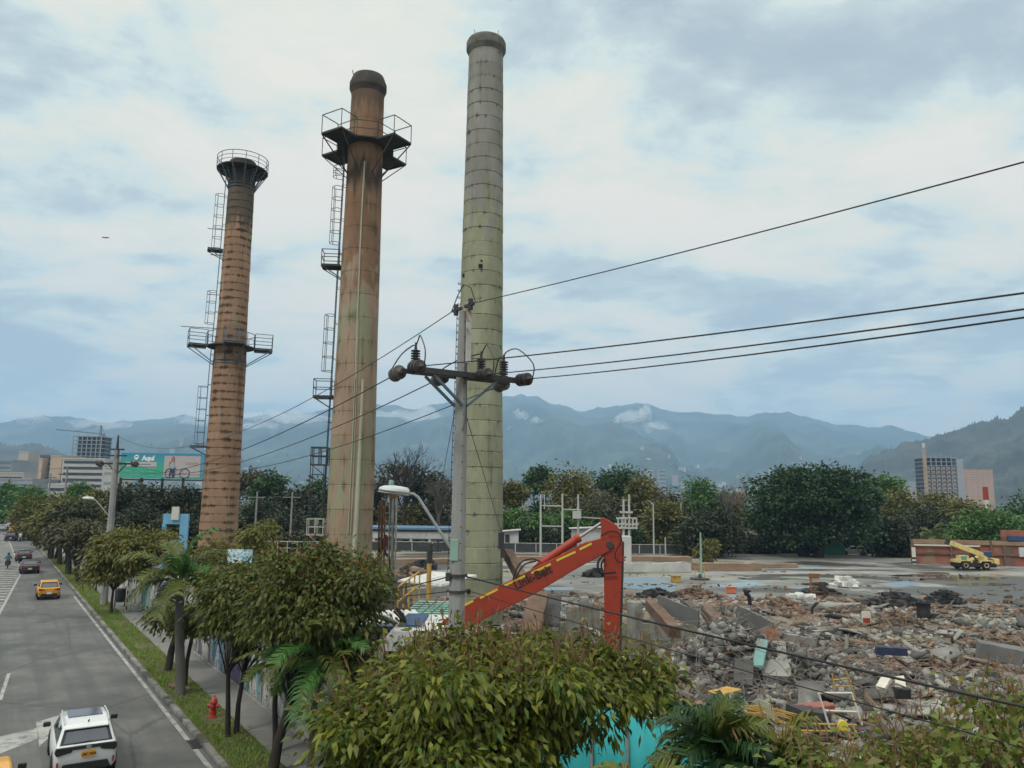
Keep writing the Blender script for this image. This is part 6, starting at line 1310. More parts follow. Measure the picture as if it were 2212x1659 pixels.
# fence
pA, pB_ = at(800, 1196, 101), at(1560, 1200, 101); t = thing('panel_fence', 'long dark panel fence with pale posts across the back of the slab', 'fence', (pA.x, 101, 0)); L = pB_.x - pA.x; n = int(L / 2.6); fh = at(1200, 1174, 101).z
for k in range(n):
    x = L * k / n; MB().box((x + L / n / 2, 0, fh / 2 + .1), (L / n - .12, .05, fh - .25)).build('panel', m_fence, t); MB().box((x, 0, fh / 2), (.10, .10, fh + .05)).build('post', m_wsteel, t)
b = MB(); b.bar((0, -.04, fh), (L, -.04, fh), .08); b.bar((0, -.04, .18), (L, -.04, .18), .10); b.build('rail', m_wsteel, t)
MB().box((L / 2, -.35, .12), (L, .5, .3)).build('kerb_base', m_post, t)
# low white walls of the slab
m_lw = mat('low_wall', [(.36, .36, .34), (.52, .52, .49)], .7, .85, .1, spots=((.22, .21, .19), 1.0, .34, .42))
def lowwall(label, px0, px1, yt, yb, th=.35, group='broken low walls', m=m_lw, brick=False):
    a, c = G(px0, yb, .16), G(px1, yb, .16); Y = (a.y + c.y) / 2; h = at((px0 + px1) / 2, yt, Y).z - .16; d = c - a; L = d.length; rd = random.Random(int(px0)); n = 9; pts = [(0, 0)] + [(L, 0)] + [(L * (1 - k / n), h * rd.uniform(.86, 1.04)) for k in range(n + 1)]
    M = Matrix((d.normalized(), Vector((0, 0, 1)), Vector((-d.y, d.x, 0)).normalized())).transposed().to_4x4(); M.translation = Vector((0, 0, .16))
    o = MB().prism(pts, -th / 2, th / 2, M).build('low_wall', m, bevel=.02); o.location = (a.x, a.y, 0); return tag(o, label, 'wall', group)
lowwall('low white broken wall right of the red stick', 1345, 1492, 1214, 1236); lowwall('low white broken wall behind the red boom', 1150, 1306, 1216, 1243)
m_adobe = mat('earth_bank', [(.20, .13, .085), (.31, .215, .145)], .6, .95, .4, 5, stretch=(1, 1, 3)); m_brick = mat('brick_red', [(.22, .075, .05), (.30, .11, .07)], .5, .9, .2, 20, spots=((.27, .17, .11), .30, .42, .50))
lowwall('brown earthen low wall right of the white one', 1497, 1640, 1215, 1232, 1.2, m=m_adobe); lowwall('thin brown foundation strip along the back of the slab', 1090, 1490, 1201, 1211, 1.5, m=m_adobe); lowwall('short grey-brown foundation block near the ficus', 1640, 1720, 1217, 1226, .8, m=m_adobe)
lowwall('long earthen strip between the chimneys and the dark fence', 800, 975, 1206, 1216, 1.4, m=m_adobe)
# electrical frames, posts and lamp posts at the back
m_lpost = mat('pale_post', [(.33, .34, .32), (.45, .46, .43)], 2, .8, .1)
def post(b, px, yt, yb, Y, r=.14):
    p = at(px, yb, Y); q_ = at(px, yt, Y); b.tube([(p.x, Y, 0), (q_.x, Y, q_.z)], [r, r * .75], 8)
b = MB(); Y = 92
for px, yt in ((1168, 1068), (1215, 1066)): post(b, px, yt, 1195, Y)
b2 = MB()
for yy in (1092, 1136): b2.bar(at(1170, yy, Y), at(1216, yy + 1, Y), .14)
b2.bar(at(1176, 1068, Y), at(1176, 1100, Y), .1)
t = thing('electrical_gantry', 'pale two-post electrical frame with crossbars right of the tallest chimney', 'gantry', (at(1190, 1190, Y).x, Y, 0))
def into(b, name, m, t): o = b.build(name, m, t); o.data.transform(Matrix.Translation(-t.location)); return o
into(b, 'post', m_lpost, t); into(b2, 'crossbar', m_lpost, t)
b = MB(); post(b, 1249, 1068, 1190, 95); t = thing('electrical_pole', 'single pale pole with a transformer box behind the red boom', 'electrical pole', (at(1249, 1190, 95).x, 95, 0)); into(b, 'post', m_lpost, t)
b = MB(); b.box(at(1246, 1112, 94.6), (1.0, .7, .9)); into(b, 'transformer', m_lpost, t); b = MB(); b.bar(at(1216, 1100, 95), at(1256, 1101, 95), .13); b.bar(at(1240, 1116, 95), at(1300, 1120, 95), .13); into(b, 'crossbar', m_lpost, t)
Y = 90; t = thing('electrical_gantry', 'double pole with stacked transformer racks behind the red excavator elbow', 'gantry', (at(1352, 1190, Y).x, Y, 0)); b = MB(); post(b, 1347, 1078, 1195, Y, .16); post(b, 1359, 1068, 1195, Y, .16); into(b, 'post', m_lpost, t)
b = MB()
for yy, w in ((1106, 14), (1119, 22), (1132, 26), (1140, 24), (1160, 10)): b.bar(at(1353 - w, yy, Y - .2), at(1353 + w, yy + .6, Y - .2), .14, .22)
for k in range(6): b.bar(at(1335 + k * 8, 1119, Y - .2), at(1335 + k * 8, 1138, Y - .2), .16)
into(b, 'rack', m_wsteel, t)
for px, yt, yb, Y, lab, arm in ((1411, 1088, 1192, 94, 'white lamp post with a short curved arm before the dark fence', (-13, -7)), (1471, 1085, 1150, 108, 'thin pale lamp post left of the huge ficus', None), (1437, 1160, 1190, 97, 'short white post by the dark fence', None), (1513, 1150, 1236, 72, 'thin teal pole standing on the slab in front of the dark trees', None),
                                (1098, 1060, 1110, 116, 'pale forked lamp post before the olive tree right of the tallest chimney', (-10, -12))):
    q_ = at(px, yt, Y); t = thing('lamp_post', lab, 'lamp post', (q_.x, Y, 0), 0, None); z0 = 0
    MB().tube([(0, 0, z0), (0, 0, q_.z)], [.11, .07], 8).build('post', m_lpost if 'teal' not in lab else m_boxg, t)
    if arm: e = at(px + arm[0], yt + arm[1], Y); MB().tube([(0, 0, q_.z - .1), ((e.x - q_.x) * .6, 0, q_.z + (e.z - q_.z) * .75), (e.x - q_.x, 0, e.z)], .05, 6).build('arm', m_lpost, t)
for px, lab in ((632, 'thin dark pole before the dark trees between the brown chimneys'), (556, 'thin dark pole just right of the shortest chimney')):
    Y = 84; q_ = at(px, 1062, Y); t = thing('pole', lab, 'pole', (q_.x, Y, 0)); MB().tube([(0, 0, 0), (0, 0, q_.z)], [.13, .09], 8).build('shaft', m_post, t); MB().bar((-.9, 0, q_.z - .6), (.9, 0, q_.z - .6), .1).build('crossbar', m_post, t)
# brick boundary building on the right
YB = 91.0; a, c = at(1972, 1222, YB), at(2230, 1226, YB); t = thing('brick_wall', 'long roofless brick wall with pale columns behind the yellow crane', 'wall', (a.x, YB, 0), math.atan2(-3.0, c.x - a.x)); L = 16.5; h = at(2000, 1165, YB).z
rt_ = 11.0
MB().box((L / 2, .2, h / 2), (L, .35, h)).build('brickwork', m_brick, t)
for k in range(5): MB().box((L * k / 4, 0.0, h / 2), (.20, .42, h + .02)).build('column', m_beam, t)
b = MB(); b.box((L / 2, 0.0, h * .48), (L - .4, .40, .24)); b.build('tie_beam', m_beam, t); MB().box((L / 2, 0.02, h - .25), (L, .46, .45)).build('cap_beam', m_adobe, t)
MB().box((L * .22, -.25, h - .62), (L * .42, .12, .18)).build('white_pipe', m_crw, t); MB().box((.1, -.25, h * .36), (.4, .12, h * .66)).build('striped_corner', m_crw, t)
for k in range(2): MB().box((.1, -.32, .35 + .45 * k), (.44, .04, .2)).build('black_stripe', m_blackl, t)
MB().box((L * .75, -.05, h * .6), (2.6, .5, h * .35)).build('plaster_patch', m_bwhite, t)
t2b = thing('brick_wall', 'lower brown brick wall with a blue sheet at the right edge behind the crane', 'wall', (at(2168, 1222, 89).x, 89, 0), -.05); MB().box((6, 0, 1.7), (12, .35, 3.4)).build('brickwork', m_beam, t2b); MB().box((6, -.25, 3.1), (11, .5, .5), Matrix.Rotation(R_(2), 3, 'Y')).build('blue_sheet', m_bluep, t2b); MB().box((6, 0, 3.75), (12, .4, .8)).build('upper_brickwork', m_brick, t2b)
# dark vehicles, tank under the ficus
p = at(1805, 1195, 104); t = thing('tarpaulin_heap', 'green and blue covered heap in the shade below the ficus', 'heap', (p.x, 104, .1)); MB().loft([[(-1.8, y, 0), (1.6, y, 0), (1.2, y, 1.3), (.2, y, 1.9), (-1.3, y, 1.5)] for y in (0, 2)]).build('cover', mat('tarp_green', [(.05, .20, .16), (.08, .28, .22)], 1, .7, .2), t, bevel=.2)
t = car('car', 'grey car parked in the shade right of the ficus', 'car', at(1872, 1198, 104) * 1.0 - Vector((0, 0, at(1872, 1198, 104).z - .16)), R_(75), m_cars, 4.2, 1.75, 1.5, 1.0, 'hatch', group='cars parked on the site')

# ------------------------------------------------------------------ rubble
m_rubg = mat('rubble_grey', [(.05, .048, .045), (.12, .116, .108), (.20, .194, .182), (.31, .30, .275)], 3, .95, .4, 16, island=.85); m_rubb = mat('rubble_brown', [(.09, .068, .052), (.17, .125, .092), (.25, .18, .13), (.20, .105, .072)], 3, .95, .4, 16, island=.85)
m_rubp = mat('rubble_pale', [(.17, .17, .125), (.27, .265, .20), (.38, .37, .31)], 3, .95, .3, 16, island=.85); m_timb = mat('timber', [(.075, .05, .034), (.15, .10, .068), (.22, .155, .11), (.14, .135, .12)], 3, .9, .3, 9, island=.85)
def hs(x, y): return hsite(x, y) if y < 55 else .16
def chunks(name, n, samp, smin, smax, m, seed, elong=1.0, flat_=.6, power=2.2, label=None, lift=.25):
    rg = np.random.default_rng(seed); xy = samp(rg, n); n = len(xy); z = np.array([hs(x, y) for x, y in xy])
    s = smin + (smax - smin) * rg.random(n) ** power; C = np.array([(-1, -1, -1), (1, -1, -1), (1, 1, -1), (-1, 1, -1), (-1, -1, 1), (1, -1, 1), (1, 1, 1), (-1, 1, 1)], float) * .5
    v = C[None] * (1 + rg.uniform(-.42, .25, (n, 8, 3))) * np.stack([rg.uniform(.8, 1.5, n) * elong, rg.uniform(.6, 1.1, n), rg.uniform(.35, .9, n) * flat_ / .6], 1)[:, None] * s[:, None, None]
    a, e, f = rg.uniform(0, 2 * np.pi, n), rg.normal(0, .30, n), rg.normal(0, .35, n); ca_, sa = np.cos(a), np.sin(a); ce, se = np.cos(e), np.sin(e); cf_, sf = np.cos(f), np.sin(f)
    x, y, zz = v[..., 0], v[..., 1], v[..., 2]
    x, zz = x * ce[:, None] + zz * se[:, None], zz * ce[:, None] - x * se[:, None]; y, zz = y * cf_[:, None] - zz * sf[:, None], y * sf[:, None] + zz * cf_[:, None]; x, y = x * ca_[:, None] - y * sa[:, None], x * sa[:, None] + y * ca_[:, None]
    V = np.stack([x + xy[:, :1], y + xy[:, 1:], zz + (z + s * lift * rg.random(n))[:, None]], -1).reshape(-1, 3); k = np.arange(n)[:, None, None] * 8
    Q = (k + np.array([(3, 2, 1, 0), (4, 5, 6, 7), (0, 1, 5, 4), (1, 2, 6, 5), (2, 3, 7, 6), (3, 0, 4, 7)])[None]).reshape(-1, 4); o = npobj(name, V, Q, m); return tag(o, label, 'rubble', kind='stuff')
def field(cl=None, bias=1.0, ymax=54, ymin=10, thr=None, sc_=.22, sd=0.0):
    def f(rg, n):
        out = []
        while len(out) < n:
            y = ymin + (ymax - ymin) * rg.random() ** bias; x = rg.uniform(-.30, .74) * y + rg.uniform(-1, 1); l = x * NR.x + y * NR.y
            if l < WL + 1.2: continue
            if thr is not None and mnoise.noise((x * sc_ + sd, y * sc_ * 1.7, sd)) < thr + rg.normal(0, .10) + .22 * sst(34, 44, y): continue
            out.append((x, y))
        return np.array(out)
    return f
chunks('concrete_rubble', 20000, field(bias=.9, thr=-.02, sd=3.0), .06, .42, m_rubg, 1, label='broken grey concrete rubble spread over the demolition site', power=3.0)
chunks('brick_rubble', 18000, field(bias=.9, thr=-.02, sd=9.0), .05, .30, m_rubb, 2, label='brown brick and earth rubble spread over the demolition site', power=2.6)
chunks('pale_rubble', 9000, field(bias=.9, thr=.05, sd=17.0), .05, .32, m_rubp, 3, label='pale greenish plaster rubble spread over the demolition site', power=2.6)
chunks('timber_debris', 3200, field(bias=.85, thr=-.05, sd=27.0), .10, .24, m_timb, 4, elong=5.0, flat_=.18, label='broken planks and sticks strewn over the demolition site', power=1.4, lift=.9)
def edge(rg, n):
    x = rg.uniform(-14, 45, n); return np.stack([x, 53 + rg.normal(0, 2.6, n)], 1)
chunks('edge_debris', 2800, edge, .07, .40, m_rubb, 5, label='line of brown debris along the broken slab edge', power=2.2, elong=1.6)
def scatter(rg, n):
    y = rg.uniform(55, 78, n); x = rg.uniform(-.14, .68, n) * y; k = np.array([mnoise.noise((a * .13, b * .3, 4)) for a, b in zip(x, y)]) > .12; return np.stack([x, y], 1)[k]
chunks('floor_litter', 1500, scatter, .06, .28, m_timb, 6, elong=2.5, flat_=.3, label='thin litter strewn across the bare factory floor', power=1.8)
m_voidshade = mat('void_shade_box', [(.03, .028, .025), (.07, .066, .06)], 1.0, .95, .4, 7)
MB().box((6.0, 46.4, -.62), (10.5, .5, 1.45)).build('void_shade_box', m_voidshade, kind='structure')  # added box, its dark colour stands in for shade under the cut floor
def bankf(rg, n): return np.stack([rg.normal(8.9, 2.4, n), rg.normal(31.2, 1.3, n)], 1)
chunks('bank_rubble', 3600, bankf, .05, .36, m_rubg, 7, label='grey crumbling concrete bank below the fallen beams', power=2.4)
chunks('broken_slabs', 420, field(bias=.9, thr=-.1, sd=3.0), .35, .85, m_rubg, 8, elong=1.3, flat_=.16, label='flat broken concrete slabs lying in the rubble', power=1.6, lift=.5)
chunks('brick_dust', 14000, field(bias=.8, thr=-.12, sd=9.0), .025, .11, m_rubb, 9, label='fine brown brick crumbs between the larger rubble', power=1.5, lift=.1)
# reinforcing bars
rg = random.Random(5); b = MB()
for k in range(520):
    if k < 300: x, y = rg.gauss(9.2, 2.6), rg.gauss(30.6, 1.8)
    elif k < 380: x, y = rg.gauss(16.5, 2.2), rg.gauss(27, 1.6)
    else: x, y = rg.uniform(2, 30), rg.uniform(20, 46)
    z = hs(x, y); a = rg.uniform(0, 6.28); L = rg.uniform(.5, 1.8); d = Vector((math.cos(a), math.sin(a), rg.uniform(-.1, .8))); p = Vector((x, y, z + rg.uniform(0, .3))); m_ = p + d * L * .5 + Vector((rg.uniform(-.2, .2), rg.uniform(-.2, .2), rg.uniform(.05, .35))); e = p + d * L + Vector((rg.uniform(-.3, .3), 0, -rg.uniform(0, .5)))
    b.tube([p, p.lerp(m_, .5) + Z * .08, m_, m_.lerp(e, .5) + Z * .06, e], .013, 4, cap=False)
tag(b.build('rebar_tangle', mat('rebar', [(.12, .10, .085), (.22, .20, .18)], 4, .8, 0)), 'tangled bent reinforcing bars sticking out of the rubble', 'rebar', kind='stuff')
# columns of the cut floor
m_colu = mat('stub_column', [(.17, .17, .155), (.28, .28, .255)], 1.2, .9, .35, 9, spots=((.19, .12, .08), 1.1, .34, .44))
cols = [(1182, 1293, 1352, .40, 'stub column beside the red boom end, leftmost of the row'), (1198, 1302, 1358, .36, 'brownish stub column second from the left of the row'), (1238, 1310, 1374, .62, 'thick pale stub column left of the red stick'), (1262, 1290, 1358, .46, 'tallest pale stub column left of the red stick'), (1277, 1300, 1362, .30, 'narrow stub column just right of the tallest pale one'), (1289, 1305, 1366, .26, 'narrowest stub column touching the red stick'),
        (1372, 1300, 1378, .58, 'grey stub column right of the red stick'), (1413, 1322, 1392, .30, 'dark thin stub column farther right of the red stick'), (1437, 1338, 1414, .46, 'pale leaning stub column below the brown fallen beam'), (1163, 1322, 1372, .5, 'short brown stub column right of the tallest chimney')]
for i, (px, yt, yb, w, lab) in enumerate(cols):
    Y = 43.5 - i * .12 if i < 6 else 41.0; p = at(px, yb, Y); zt = at(px, yt, Y).z; t = thing('stub_column', lab, 'column', (p.x, Y, 0), .1 * i, 'stub columns of the cut floor'); z0 = min(hs(p.x, Y), p.z) - .3
    MB().loft([[(-w / 2 * q, -w / 2 * q, z), (w / 2 * q, -w / 2, z), (w / 2, w / 2 * q, z + (.12 if q != 1 else 0)), (-w / 2, w / 2, z)] for z, q in ((z0, 1), (zt - .25, 1), (zt, .8))]).build('shaft', m_colu, t, bevel=.02)
    rd = random.Random(i); b = MB()
    for k in range(4): b.tube([(rd.uniform(-.4, .4) * w, rd.uniform(-.4, .4) * w, zt - .1), (rd.uniform(-.5, .5) * w, rd.uniform(-.5, .5) * w, zt + rd.uniform(.1, .3))], .012, 4)
    b.build('rebar', m_rust, t)
# fallen beams and panels
def beam(name, label, cat, a, c, w, h, m, group=None, flange=True, up=(0, 0, 1)):
    a, c = Vector(a), Vector(c); b = MB()
    if flange:
        d = (c - a).normalized(); x = d.cross(Vector(up)).normalized(); u = x.cross(d); b.bar(a, c, w * .25, h * .9, up); b.bar(a + u * h / 2, c + u * h / 2, w, h * .14, up); b.bar(a - u * h / 2, c - u * h / 2, w, h * .14, up)
    else:
        d = (c - a).normalized(); x = d.cross(Vector(up)); x = (x if x.length > .05 else d.cross(Vector((0, 1, 0)))).normalized(); u = x.cross(d); rd = random.Random(len(label) * 7 + int(a.x * 10)); S = []
        for k in range(8):
            f = k / 7; o = [a.lerp(c, f) + x * sx_ * w / 2 * rd.uniform(.90, 1.03) + u * su * h / 2 * rd.uniform(.88, 1.03) + d * (rd.uniform(-.10, .10) if k in (0, 7) else 0) for sx_, su in ((-1, -1), (1, -1), (1, 1), (-1, 1))]; S.append(o)
        b.loft(S)
    return tag(b.build(name, m, bevel=.01), label, cat, group)
gbm = 'fallen beams'
m_sheet = mat('grey_sheet', [(.10, .10, .10), (.16, .16, .155)], .8, .7, .15, spots=((.13, .12, .11), 1.5, .34, .42))
beam('fallen_beam', 'brown beam slanting down to the right, just right of the red stick', 'beam', at(1404, 1304, 38), at(1458, 1366, 33), .5, .5, m_beam, gbm, False); beam('fallen_beam', 'second brown beam slanting over the grey bank', 'beam', at(1524, 1316, 36), at(1568, 1374, 31.5), .45, .55, m_beam, gbm, False)
beam('fallen_sheet', 'long grey sheet lying behind the first brown beam', 'sheet', at(1424, 1303, 37), at(1510, 1338, 34), .12, .75, m_sheet, 'fallen grey sheets', False); beam('fallen_sheet', 'grey sheet lying right of the second brown beam', 'sheet', at(1592, 1326, 35), at(1672, 1366, 32), .12, .85, m_sheet, 'fallen grey sheets', False)
beam('broken_box', 'rust-brown broken box end right of the grey sheet', 'box', at(1660, 1365, 32), at(1665, 1404, 31.2), .75, .5, m_rust, None, False); beam('fallen_beam', 'dark beam leaning at the foot of the tallest chimney', 'beam', at(1098, 1196, 46), at(1128, 1252, 43), .5, .6, m_beam, gbm, False)
beam('fallen_beam', 'broad brown beam standing askew right of the tallest chimney base', 'beam', at(1166, 1283, 40), at(1146, 1368, 37), .95, .4, m_beam, gbm, False); beam('fallen_sheet', 'dark bent plate behind the broad brown beam', 'sheet', at(1190, 1288, 41), at(1186, 1350, 39), 1.1, .14, m_dark, 'fallen grey sheets', False)
beam('fallen_beam', 'pale concrete beam lying under the stub columns', 'beam', at(1262, 1358, 40), at(1306, 1386, 38), .3, .45, m_colu, gbm, False); beam('teal_slab', 'teal painted strip of wall leaning on the grey bank', 'slab', at(1648, 1382, 30.4), at(1637, 1440, 29.6), .42, .14, mat('teal_paint', [(.12, .26, .25), (.18, .34, .32)], 1, .8, .2, spots=((.2, .2, .19), 2, .36, .46)), None, False)
beam('wall_slab', 'grey broken wall slab leaning below the rust-brown box', 'slab', at(1668, 1392, 31), at(1680, 1468, 29.4), 1.0, .25, m_colu, None, False); beam('wall_slab', 'pale upright slab in the grey bank left of the teal strip', 'slab', at(1608, 1424, 29.5), at(1606, 1478, 29), .7, .22, m_rubg, None, False)
beam('fallen_beam', 'long grey concrete beam lying in the rubble at the right', 'beam', at(2110, 1400, 31), at(2212, 1420, 30), .7, .6, m_sheet, gbm, False); beam('fallen_beam', 'flat pale beam lying at the middle right of the bank', 'beam', at(1700, 1376, 34), at(1762, 1387, 33), .3, .3, m_colu, gbm, False)
beam('yellow_panel', 'yellow framed panel lying in the debris below the grey bank', 'panel', at(1548, 1497, 25.5), at(1588, 1487, 26.2), .55, .06, m_yo, None, False)
beam('red_channel', 'red steel channel lying at the bottom of the rubble', 'beam', at(1722, 1535, 22.5), at(1792, 1528, 22.8), .5, .25, mat('red_steel', [(.24, .07, .05), (.32, .11, .08)], 1, .7, .2), gbm, False); beam('fallen_beam', 'dark hollow trough below the red channel', 'beam', at(1718, 1548, 22.0), at(1775, 1552, 22.2), .8, .5, m_dark, gbm, False)
beam('white_board', 'white board standing in the brick rubble at the right', 'board', at(1904, 1485, 25), at(1916, 1464, 25.3), .3, .12, m_crw, 'white boards in the brick rubble', False); beam('white_board', 'second white board right of the first in the brick rubble', 'board', at(1946, 1483, 25), at(1943, 1466, 25.2), .3, .12, m_crw, 'white boards in the brick rubble', False)
beam('drain_pipe', 'dark pipe lying in the rubble right of the boards', 'pipe', at(1935, 1497, 24.5), at(1966, 1498, 24.5), .3, .3, m_rubber, None, False); beam('fallen_beam', 'navy trough lying in the rubble at the middle right', 'beam', at(1892, 1404, 31), at(1958, 1408, 31), .35, .30, flat('navy_paint', (.02, .03, .07)), gbm, False)
p = G(1996, 1341); t = thing('bin', 'black plastic barrel standing in the rubble before the dark heap', 'barrel', (p.x, p.y, hs(p.x, p.y))); MB().lathe([(.28, 0), (.36, .05), (.40, .5), (.36, .55), (.42, .95), (.46, 1.0), (.40, 1.0), (.36, .9)], 20).build('drum', m_rubber, t, smooth=50)
p = G(1620, 1318); t = thing('bent_duct', 'black bent duct standing upright at the slab edge', 'duct', (p.x, p.y, hs(p.x, p.y))); MB().tube(smoothpts([(0, 0, -.2), (0, 0, .45), (-.08, 0, .75), (-.34, 0, .95)], 4) + [Vector((.1, 0, 1.02))], [.13] * 12 + [.2, .05], 9).build('pipe', m_rubber, t, smooth=50)
p = G(1753, 1330); t = thing('bent_post', 'dark twisted post standing in the rubble right of the beams', 'post', (p.x, p.y, hs(p.x, p.y))); MB().tube([(0, 0, -.2), (.05, 0, .35), (.30, 0, .62), (.5, .1, .66)], [.07, .09, .1, .05], 7).build('shaft', m_rubber, t, smooth=50)
# heaps on the slab
def heap(name, label, cat, px, py, wpx, h, m, seed, n=70, sz=.6, group=None, el=1.6):
    p = G(px, py, .16); rg = np.random.default_rng(seed); R = wpx / F * p.y; t = thing(name, label, cat, (p.x, p.y, .16), 0, group); V, Q = [], []; b = MB()
    for k in range(n):
        a, r = rg.uniform(0, 6.28), rg.random() ** .6; x, y = math.cos(a) * r * R, math.sin(a) * r * R * .45; z = h * (1 - r) * rg.uniform(.4, 1); s = sz * rg.uniform(.5, 1.3)
        M = Matrix.Rotation(rg.uniform(0, 6.28), 3, 'Z') @ Matrix.Rotation(rg.normal(0, .35), 3, 'X'); c = [Vector((i * s * el * .5 * rg.uniform(.6, 1), j * s * .5 * rg.uniform(.6, 1), kk * s * .3 * rg.uniform(.5, 1))) for kk in (-1, 1) for i, j in ((-1, -1), (1, -1), (1, 1), (-1, 1))]
        b.add([M @ q_ + Vector((x, y, z + .1)) for q_ in c], [(3, 2, 1, 0), (4, 5, 6, 7), (0, 1, 5, 4), (1, 2, 6, 5), (2, 3, 7, 6), (3, 0, 4, 7)])
    b.build('pile', m, t); return t
m_blk = mat('black_debris', [(.012, .012, .013), (.03, .03, .032), (.06, .058, .055)], 3, .8, .2, island=.8)
heap('debris_heap', 'long black heap of crumpled sheeting on the slab at the right', 'debris heap', 1936, 1308, 62, .9, m_blk, 1, 260, .4, 'debris heaps'); heap('debris_heap', 'smaller black heap right of the long black one', 'debris heap', 2040, 1303, 42, 1.0, m_blk, 2, 170, .36, 'debris heaps')
heap('debris_heap', 'dark heap with a blue sheet around the orange frame on the slab', 'debris heap', 1770, 1285, 40, .7, m_blk, 3, 120, .36, 'debris heaps'); heap('debris_heap', 'brown debris heap left of the orange frame', 'debris heap', 1690, 1308, 26, .5, m_rubb, 5, 120, .3, 'debris heaps')
heap('debris_heap', 'dark scrap heap on the slab edge right of the red stick', 'debris heap', 1420, 1290, 40, .6, m_blk, 6, 140, .36, 'debris heaps'); heap('debris_heap', 'brown timber heap on the slab edge behind the grey sheets', 'debris heap', 1500, 1290, 46, .7, m_timb, 7, 260, .32, 'debris heaps', 2.6)
heap('debris_heap', 'rusty timber heap left of the black barrel', 'debris heap', 1940, 1352, 40, .8, m_timb, 8, 240, .3, 'debris heaps', 2.8); heap('debris_heap', 'dark scrap heap with a blue sheet by the low white wall', 'debris heap', 1285, 1246, 20, .8, m_blk, 9, 40, .6, 'debris heaps')
heap('debris_heap', 'mixed scrap heap between the middle and tallest chimneys', 'debris heap', 890, 1255, 60, 1.3, m_rubb, 10, 140, .7, 'debris heaps'); heap('debris_heap', 'black scrap heap left of the concrete pole', 'debris heap', 915, 1230, 26, 1.0, m_blk, 11, 60, .7, 'debris heaps')
heap('debris_heap', 'grey scrap heap below the white canopy sheet', 'debris heap', 850, 1320, 50, 1.3, m_rubg, 12, 150, .6, 'debris heaps')
heap('sack_pile', 'pile of white sacks beside the orange frame on the slab', 'sacks', 1826, 1268, 26, .7, m_white, 13, 30, .8, None); heap('sack_pile', 'flat white sheets below the orange frame', 'sacks', 1730, 1293, 26, .15, m_white, 14, 26, .5, None)
beam('white_sheet', 'crumpled white metal sheet roof piece left of the concrete pole', 'sheet', at(905, 1260, 34), at(982, 1240, 36), 2.6, .10, m_white, None, False); beam('blue_sheet', 'small blue sheet beside the orange frame', 'sheet', at(1728, 1277, 62), at(1760, 1272, 63), 1.4, .1, m_bluep, None, False)
beam('fallen_beam', 'long pale beam lying flat between the middle chimney and the pole', 'beam', at(800, 1288, 38), at(965, 1276, 40), .35, .5, m_colu, gbm, False); beam('broken_wall', 'dark broken wall face below the long pale beam', 'wall', at(802, 1300, 37.5), at(880, 1300, 37.5), .3, 2.4, m_rubg, None, False)
m_or = mat('orange_steel', [(.45, .13, .05), (.55, .19, .08)], 2, .7, .1)
p = G(1768, 1292, .16); t = thing('orange_frame', 'rusty orange machine frame standing on the slab', 'machine frame', p); b = MB()
for x in (-.5, .5):
    b.bar((x, 0, 0), (x, 0, 1.7 if x < 0 else .9), .09)
b.bar((-.5, 0, .45), (.5, 0, .45), .09); b.bar((-.5, 0, 1.1), (.5, 0, 1.1), .1); b.bar((-1.4, 0, .15), (1.8, 0, .2), .09); b.box((-.2, .1, 1.55), (.7, .25, .35)); b.bar((-.5, 0, .45), (.5, 0, 1.1), .06); b.build('frame', m_rust, t); MB().box((.3, -.1, .9), (.4, .4, .5)).build('motor', m_dark, t)
p = G(1690, 1258, .16); 
for px, py, lab, m, s in ((1460, 1258, 'small yellow box on the slab near the blue floor', m_yo, .65), (1580, 1282, 'small orange barrier by the second blue floor patch', m_or, .55)):
    p = G(px, py, .16); t = thing('crate', lab, 'box', p); MB().box((0, 0, s * .4), (s * 1.2, s * .8, s * .8)).build('body', m, t, bevel=.06); MB().box((0, 0, s * .85), (s * 1.3, s * .9, s * .12)).build('lid', m, t)
p = G(1512, 1252, .16); t = thing('round_pedestal', 'dark round pole base on the slab below the teal pole', 'base', p); MB().lathe([(.85, 0), (.85, .12), (.2, .14), (.08, .5)], 18).build('plate', m_dark, t); b = MB(); b.bar((-.4, 0, .2), (-.4, 0, 1.1), .05); b.bar((.4, 0, .2), (.4, 0, 1.1), .05); b.bar((-.5, 0, 1.1), (.6, 0, 1.1), .05); b.build('bracket', m_yo, t)
# sign in the rubble, ladder frames
p = at(1872, 1352, 44); t = thing('warning_sign', 'small white sign with a red lower half lying in the rubble', 'sign', (p.x, 44, hs(p.x, 44))); MB().box((0, 0, .5), (.48, .05, .66)).build('board', m_crw, t); MB().box((0, -.03, .34), (.4, .03, .26)).build('red_field', m_red, t)
YL_ = 20.5; lp = lambda px, py: at(px, py, YL_); o_ = Vector((lp(1790, 1560).x, YL_, 0)); t = thing('scaffold_frame', 'white and yellow ladder-like scaffold frame standing in the rubble at the lower right', 'scaffold', o_); b = MB()
for q1, q2 in (((1768, 1497), (1792, 1572)), ((1840, 1497), (1862, 1566)), ((1768, 1497), (1840, 1497)), ((1782, 1535), (1852, 1538))): b.tube([lp(*q1) - o_, lp(*q2) - o_], .028, 6)
b.build('frame', m_crw, t); b = MB()
for q1, q2 in (((1690, 1562), (1850, 1566)), ((1700, 1578), (1850, 1580))): b.tube([lp(*q1) - o_, lp(*q2) - o_], .026, 6)
for k in range(8): b.tube([lp(1700 + k * 20, 1562) - o_, lp(1706 + k * 20, 1579) - o_], .02, 5)
b.build('yellow_rail', m_yo, t); MB().lathe([(.12, 0), (.14, .02), (.12, .04)], 16, lp(1816, 1565) - o_ - Vector((0, .1, 0)), axis=Matrix.Rotation(R_(90), 3, 'X')).build('reflector_disc', m_yel, t)
b = MB(); rd = random.Random(3)
